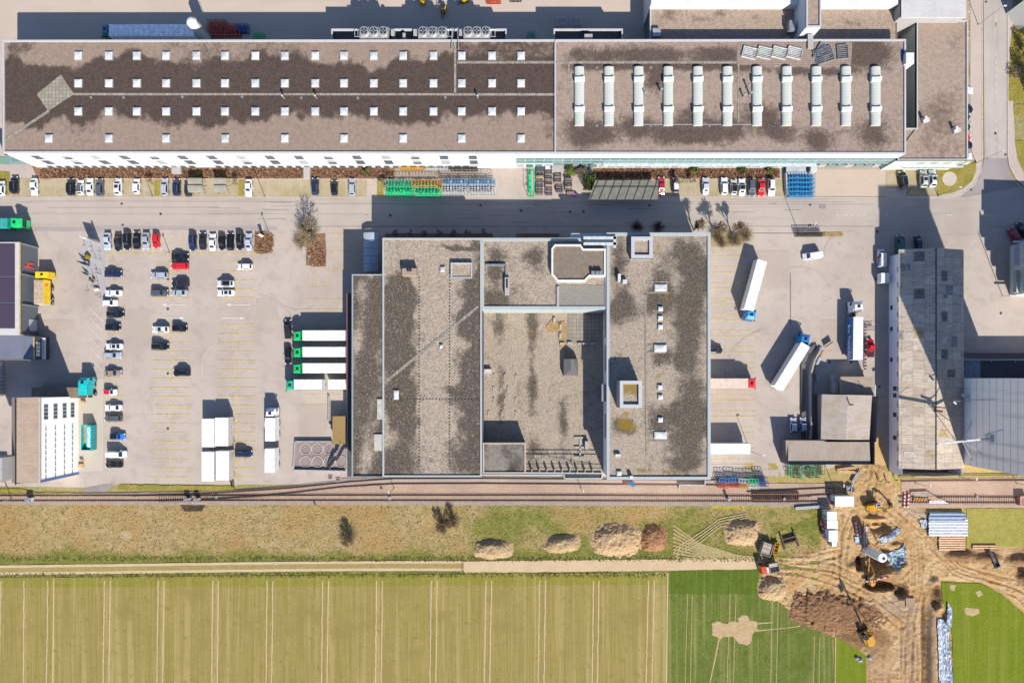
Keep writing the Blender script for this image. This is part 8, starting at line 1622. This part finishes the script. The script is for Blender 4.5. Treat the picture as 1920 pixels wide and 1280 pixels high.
tipper_body(1433, 1026, 72, 3.4, 2.6, 1.9, plain('steel_tub', A(170, 156, 150), .6), 'steel tipper body full of gravel left of the yellow one', plain('gravel_load', A(200, 180, 156), .9)); tipper_body(1452, 1026, 76, 2.8, 1.1, 1.2, paint('excavator_yellow', A(242, 176, 40)), 'narrow yellow tipping bucket beside the steel tipper body')
od = thing('orange_dumper', 'small orange and white dump truck with pale skip at the end of the sandy track', 'truck', (*P(1428, 1063), .05), R(10)); b = MB(); b.loft([[(-1.1, -1.0, .5), (-1.1, 1.0, .5), (-1.0, .95, 2.4), (-1.0, -.95, 2.4)], [(.6, -1.0, .5), (.6, 1.0, .5), (.5, .9, 2.3), (.5, -.9, 2.3)], [(1.0, -.9, .5), (1.0, .9, .5), (.8, .8, 1.4), (.8, -.8, 1.4)]]); b.build('cab', paint('dumper_orange', A(236, 96, 50)), od, world=False, recalc=True)
b = MB(); b.box(.3, -.7, 2.3, .9, .7, 2.45); b.build('cab_visor', M_WFR, od, world=False); b = MB(); b.box(1.3, -1.2, 1.0, 4.0, 1.2, 1.15); [b.box(1.3, s * 1.2 - .05, 1.1, 4.0, s * 1.2 + .05, 2.0) for s in (-1, 1)]; b.box(1.25, -1.2, 1.1, 1.35, 1.2, 2.2); b.box(3.95, -1.2, 1.1, 4.05, 1.2, 1.6); b.build('skip', plain('pale_skip', A(206, 190, 168), .7), od, world=False); b = MB(); b.box(-1.0, -.45, .45, 3.9, .45, 1.0); b.build('chassis', M_DSTEEL, od, world=False)
for x in (-.3, 2.0, 3.2):
    for s in (-1, 1): b = MB(); b.tube((x, s * .8, .45), (x, s * 1.1, .45), .45, 12); b.build('wheel', M_TYRE, od, world=False)
fr_ = thing('timber_trestle', 'dark charred timber frame lying right of the yellow tipping bucket', 'frame', (*P(1478, 1010), 0), R(10)); b = MB(); [b.beam(p, q, .42, .5) for p, q in (((-2.0, 1.8, .3), (-1.5, -2.4, .3)), ((1.5, 2.2, .3), (2.3, -2.2, .3)), ((-1.6, .3, .4), (1.9, .6, .4)), ((-1.6, -.9, .4), (1.9, -.6, .4)))]; b.build('beams', plain('charred_timber', A(96, 78, 66), .9), fr_, world=False)
# pipes
def pipes(x0, x1, y, r, n, mat, label, name, gap=0, group=None, ang=0, layers=1):
    X0, Y = P(x0, y); X1 = P(x1, y)[0]
    for i in range(n):
        b = MB(); yy = -i * (2 * r + gap); L = (X1 - X0) + random.uniform(-.3, .3); N = 14
        b.tube((-L / 2, 0, r), (L / 2, 0, r), r, N); b.tube((-L / 2 - .02, 0, r), (-L / 2 + .0, 0, r), r * .82, N, 1); b.tube((L / 2 - .25, 0, r), (L / 2, 0, r), r * 1.12, N)
        o = b.build(name, [mat, M_BLK]); o.location = ((X0 + X1) / 2, Y + yy, site_z(x0 + 10, y) if False else .05); o.rotation_euler = (0, 0, R(ang)); tag(o, label.format(ORD[i]), 'pipe', group)
M_PW = plain('white_plastic_pipe', A(240, 240, 252, 1.5), .35); M_PB = plain('grey_blue_pipe', A(150, 172, 196), .4); M_PO = plain('orange_clay_pipe', A(238, 190, 146), .5)
pipes(1738, 1806, 962, .42, 3, M_PB, 'grey-blue pipe of the upper bundle beside the rails, {} from the top', 'large_pipe', .02, 'grey-blue pipes'); pipes(1738, 1810, 973, .38, 6, M_PW, 'long white pipe in the big stack beside the meadow strip, {} from the top', 'large_pipe', .03, 'white pipes')
pipes(1757, 1806, 1002, .30, 4, M_PO, 'orange pipe in the upper orange stack, {} from the top', 'orange_pipe', .02, 'orange pipes, upper stack'); pipes(1758, 1806, 1015, .30, 4, M_PO, 'orange pipe in the lower orange stack, {} from the top', 'orange_pipe', .02, 'orange pipes, lower stack')
pipes(1822, 1866, 1022, .22, 2, M_PO, 'thin orange pipe lying by the meadow strip, {} from the top', 'orange_pipe', .1, 'thin orange pipes')
for i, (x, y, a) in enumerate(((1621, 1000, 0), (1617, 1012, 3), (1622, 1045, 4), (1628, 1060, -3))):
    b = MB(); b.tube((0, -2.2, .1), (0, 2.2, .15), .16, 10); o = b.build('drain_pipe', [M_PW, M_PO, M_PO, paint('excavator_yellow', A(242, 176, 40))][i]); o.location = (*P(x, y), max(.1, site_z(x, y) + .6)); o.rotation_euler = (0, 0, R(a)); tag(o, ['white pipe hanging into the pit from the upper rim', 'pale orange pipe left of the white one above the pit', 'orange pipe along the left wall of the pit', 'yellow-orange pipe pointing to the slim excavator'][i], 'pipe')
# standing tank / shaft pipe in the pit, with open top
ps = thing('shaft_ring', 'tall pale upright tank with a dark hole on its top, standing in the pit', 'tank', (*P(1626, 1031), -2.4)); b = MB(); b.cyl(0, 0, 0, 8.9, 1.2, 28); b.cyl(0, 0, 8.9, 9.0, 1.2, 28, 0, 1.1); b.build('shell', M_BOXW, ps, world=False); b = MB(); b.cyl(.25, -.2, 8.98, 9.05, .42, 18); b.build('manhole', M_BLK, ps, world=False); 
b = MB(); b.box(-1.2, -1.2, 0, 1.2, 1.2, .18); o = b.build('steel_plate', plain('muddy_plate', A(170, 140, 108), .7)); o.location = (*P(1705, 1128), .25); tag(o, 'muddy rectangular steel plate on the haul road below the pit', 'plate')
# barriers, beams and clutter by the rails
for i, (x, y, a, L, l) in enumerate(((1694, 938, 88, 3.6, 'left red and white striped plank across the rails'), (1701, 937, 86, 3.9, 'right red and white striped plank across the rails'), (1603, 988, 96, 4.0, 'red-white barrier left of the pit, upper one'), (1608, 992, 100, 3.4, 'red-white barrier left of the pit, lower one'), (1616, 994, 85, 1.6, 'short red-white barrier right of the long ones'), (1542, 992, 110, 5.5, 'red-white fence tape board left of the site cabins'), (1546, 1008, 128, 3.6, 'red-white fence board below the site cabins'), (1640, 1083, 12, 6.5, 'red-white barrier pole across the lower pit'))):
    t = thing('striped_barrier', l, 'barrier', (*P(x, y), max(.1, site_z(x, y) + .2)), R(a)); b = MB(); n = 8
    for k in range(n): b.box(-L / 2 + L * k / n, -.22 if i < 2 else -.12, 0, -L / 2 + L * (k + 1) / n, .22 if i < 2 else .12, .35 if i < 2 else .8, k % 2)
    b.build('board', [M_WFR, paint('barrier_red', A(226, 60, 60))], t, world=False)
for i, (x, y, a, L, m, l) in enumerate(((1725, 925, 2, 5.5, M_PO, 'pale timber beam above the rails near the striped planks'), (1731, 929, -3, 6, M_BLIND, 'second pale beam above the rails near the striped planks'), (1748, 934, 0, 3, M_PO, 'short yellow timber between the rails'), (1756, 938, 0, 4, M_PO, 'longer yellow timber between the rails'), (1757, 951 - 9, 0, 5, M_PW, 'thin white hose bundle below the rails'), (1585, 867 + 13, 8, 5, M_PO, 'pale board pile right of the green racks, upper'), (1588, 886, -2, 5.4, M_PO, 'pale board pile right of the green racks, lower'), (1605, 893, 60, 4, M_BLIND, 'grey boards lying at the edge of the earth ramp'), (1518, 952, 4, 8, M_PARA, 'long steel girder lying below the end of the rails'))):
    t = thing('timber_beam' if 'girder' not in l and 'hose' not in l else ('steel_girder' if 'girder' in l else 'hose_bundle'), l, 'beam', (*P(x, y), .3), R(a)); b = MB(); [b.beam((-L / 2, .28 * k, .1 + .05 * k), (L / 2 - .5 * k, .28 * k, .1 + .05 * k), .18, .18) for k in range(3)]; b.build('boards', m, t, world=False)
yc = thing('orange_coupler_set', 'row of zigzag orange couplers lying between the rails', 'couplers', (*P(1722, 935), .25)); b = MB(); [b.beam((-1.6 + .7 * k, -.5, .1), (-1.1 + .7 * k, .5, .1), .25, .25) for k in range(5)]; b.build('couplers', RY, yc, world=False)
sp = thing('spare_track', 'stored piece of spare railway track with dark sleepers on top of the main line', 'track panel', (*P(1452, 930), .35)); b = MB(); [b.box(-6 + .5 * k, -1.5, 0, -6 + .5 * k + .26, 1.5, .2) for k in range(25)]; b.build('sleepers', plain('dark_oak_sleeper', A(84, 62, 54), .9), sp, world=False); b = MB(); [b.beam((-6.2, y, .28), (6.2, y, .28), .1, .16) for y in (-.75, .72)]; b.build('rails', plain('rusty_rail', A(206, 150, 116), .7), sp, world=False)
for i, (x, y, w, d, z, l) in enumerate(((60, 935, 3, 2, 1.2, 'small railway cabinet with shadow in the meadow at the left'), (355, 934, 2.4, 1, 1.4, 'left one of the two signal cabinets beside the rails'), (373, 934, 2.4, 1, 1.4, 'right one of the two signal cabinets beside the rails'), (731, 933, 1, 1.6, .3, 'small white track box between the rails'), (407, 931, 1, 1.4, .3, 'white track box at the left switch'), (1363, 934, 1.2, .9, 1.6, 'signal box between the rails near the stored track panel'), (1468, 934, .9, 1.3, .7, 'white box standing on the stored track panel'), (1830, 931, .9, 1.3, .3, 'white track box on the right-hand line'), (592, 947, .6, .6, .9, 'tiny dark post at the meadow edge below the rails'), (716, 917, .8, .5, .4, 'small concrete block beside the siding'))):
    t = thing('signal_cabinet', l, 'cabinet', (*P(x, y), .15)); b = MB(); b.box(-w / 4, -d / 4, 0, w / 4, d / 4, z); b.build('housing', M_WFR, t, world=False); b = MB(); b.box(-w / 4 - .05, -d / 4 - .05, z, w / 4 + .05, d / 4 + .05, z + .06); b.build('lid', M_STEEL, t, world=False)
sheet('culvert_hollow', [(338, 946), (386, 946), (378, 958), (346, 958)], .07, m_soil('culvert_dark', A(90, 76, 64), A(70, 60, 52), A(110, 96, 80)), .6, 4)
gt = thing('track_gate', 'slim red-white gate pole across the sandy track', 'gate', (*P(869, 1062), 0)); b = MB(); b.beam((0, 1.8, .9), (0, -1.8, .9), .1, .1); [b.cyl(0, y, 0, 1.0, .08, 6) for y in (1.8, -1.8)]; b.build('pole', M_DSTEEL, gt, world=False)
mt = thing('dark_trough', 'dark open steel trough lying on the brown soil at the right', 'trough', (*P(1857, 1046), .9), R(-66)); b = MB(); b.box(-2.1, -.6, 0, 2.1, .6, .1); [b.box(-2.1, s * .6 - .05, 0, 2.1, s * .6 + .05, .7) for s in (-1, 1)]; b.build('tub', M_DKW, mt, world=False); b = MB(); b.box(2.1, -.65, 0, 2.2, .65, .75); b.build('end_plate', M_CONW, mt, world=False)
rt = thing('red_white_crate', 'rusty white framed pallet box on the rails at the right edge', 'crate', (*P(1912, 937), .2)); b = MB(); b.box(-1, -1.2, 0, 1.4, 1.2, 1.2); b.build('box', plain('rusty_box', A(190, 120, 100), .8), rt, world=False); b = MB(); [b.beam(p, q, .14, .14) for p, q in (((-1, -1.2, 1.25), (1.4, -1.2, 1.25)), ((-1, 1.2, 1.25), (1.4, 1.2, 1.25)), ((-1, -1.2, 1.25), (-1, 1.2, 1.25)), ((1.4, -1.2, 1.25), (1.4, 1.2, 1.25)))]; b.build('rim', M_WFR, rt, world=False)
for i, (x, y, r, l) in enumerate(((1630, 1232, .7, 'white bundle lying on the brown soil near the lower edge'), (1612, 1236, .8, 'jumble of pale rubble at the edge of the lower lawn'), (1606, 1232, .6, 'small pale rubble pieces left of the white bundle'))): blob('rubble_lump', l, 'rubble', x, y, r, r * .7, .7, M_CONW, 130 + i)
# white boats / tarps in the shaded court of the old house
for i, (x, y, a, L, l) in enumerate(((1533, 676, 68, 2.6, 'white upturned tub near the overgrown wall, larger one'), (1531.5, 709, 85, 2.2, 'narrow white board leaning in the shaded court'), (1536, 655, 60, 1.6, 'small pale clutter pile at the top of the overgrown wall'))):
    t = thing('upturned_tub', l, 'tub', (*P(x, y), .1), R(a)); b = MB(); b.loft([[(-L / 2, -.45, 0), (L / 2, -.45, 0), (L / 2, .45, 0), (-L / 2, .45, 0)], [(-L / 2 + .1, -.4, .35), (L / 2 - .1, -.4, .35), (L / 2 - .1, .4, .35), (-L / 2 + .1, .4, .35)], [(-L / 2 + .3, -.2, .5), (L / 2 - .3, -.2, .5), (L / 2 - .3, .2, .5), (-L / 2 + .3, .2, .5)]]); b.build('shell', M_BLIND, t, world=False, recalc=True)
gf = thing('roadside_fence', 'red-white roadworks fence beside the blue-sided trailer', 'fence', (*P(1622, 640), 0)); b = MB(); [b.box(*P(1621, 606 + 6 * k), 0, *P(1621.5, 609 + 6 * k), .9, k % 2) for k in range(15)]; b.build('fence_boards', [M_WFR, paint('barrier_red', A(226, 60, 60))], gf); b = MB(); [b.beam((*P(1620, y), 1), (*P(1638, y), 1), .12, .12) for y in (612, 616, 619)]; b.build('barrier_bars', M_DSTEEL, gf)
ch = thing('bicycle_cluster', 'tangle of parked bicycles beside the dark blue hatchback', 'bicycles', (*P(1284, 338), 0)); b = MB()
for k in range(5):
    x = -1.4 + .7 * k
    for y in (-.5, .5):
        for i in range(10): a0, a1 = i * .628, (i + 1) * .628; b.tube((x, y + .33 * math.cos(a0), .33 + .33 * math.sin(a0)), (x, y + .33 * math.cos(a1), .33 + .33 * math.sin(a1)), .03, 3)
    b.tube((x, -.5, .33), (x, -.15, .85), .03, 4); b.tube((x, -.15, .85), (x, .4, .8), .03, 4); b.tube((x, .5, .33), (x, .38, .95), .03, 4); b.tube((x - .25, .38, .95), (x + .25, .38, .95), .03, 4)
b.build('frames', M_DSTEEL, ch, world=False)

joint = strip([(1482, 512), (1482.5, 610)], .22, -.05, -.02, 'drain_channel', M_LINE)
st_ = thing('box_trailer', 'small white box trailer parked behind the white delivery van', 'trailer', (*P(1655, 522, 1.2), 0), R(90)); b = MB(); b.box(-1.3, -1.1, .5, 1.3, 1.1, 2.3); b.build('box', M_BOXW, st_, world=False); b = MB(); b.box(-1.25, -1.05, 2.3, 1.25, 1.05, 2.36); b.build('lid', M_ROOFW, st_, world=False); b = MB(); b.beam((1.3, 0, .5), (2.2, 0, .45), .1, .1); b.build('drawbar', M_DSTEEL, st_, world=False)
for s_ in (-1, 1): b = MB(); b.tube((0, s_ * 1.0, .32), (0, s_ * 1.2, .32), .32, 12); b.build('wheel', M_TYRE, st_, world=False)
for o in bpy.data.objects:
    if o.parent is None and 'red and blue side stripe' in str(o.get('label', '')):
        b = MB(); b.box(-.2, .97, .7, .5, 1.0, 1.5); b.build('red_stripe', paint('barrier_red', A(226, 60, 60)), o, world=False); b = MB(); b.box(-2.2, .96, .7, -.3, 1.0, 1.4); b.build('blue_stripe', paint('rack_blue', A(96, 164, 220)), o, world=False)
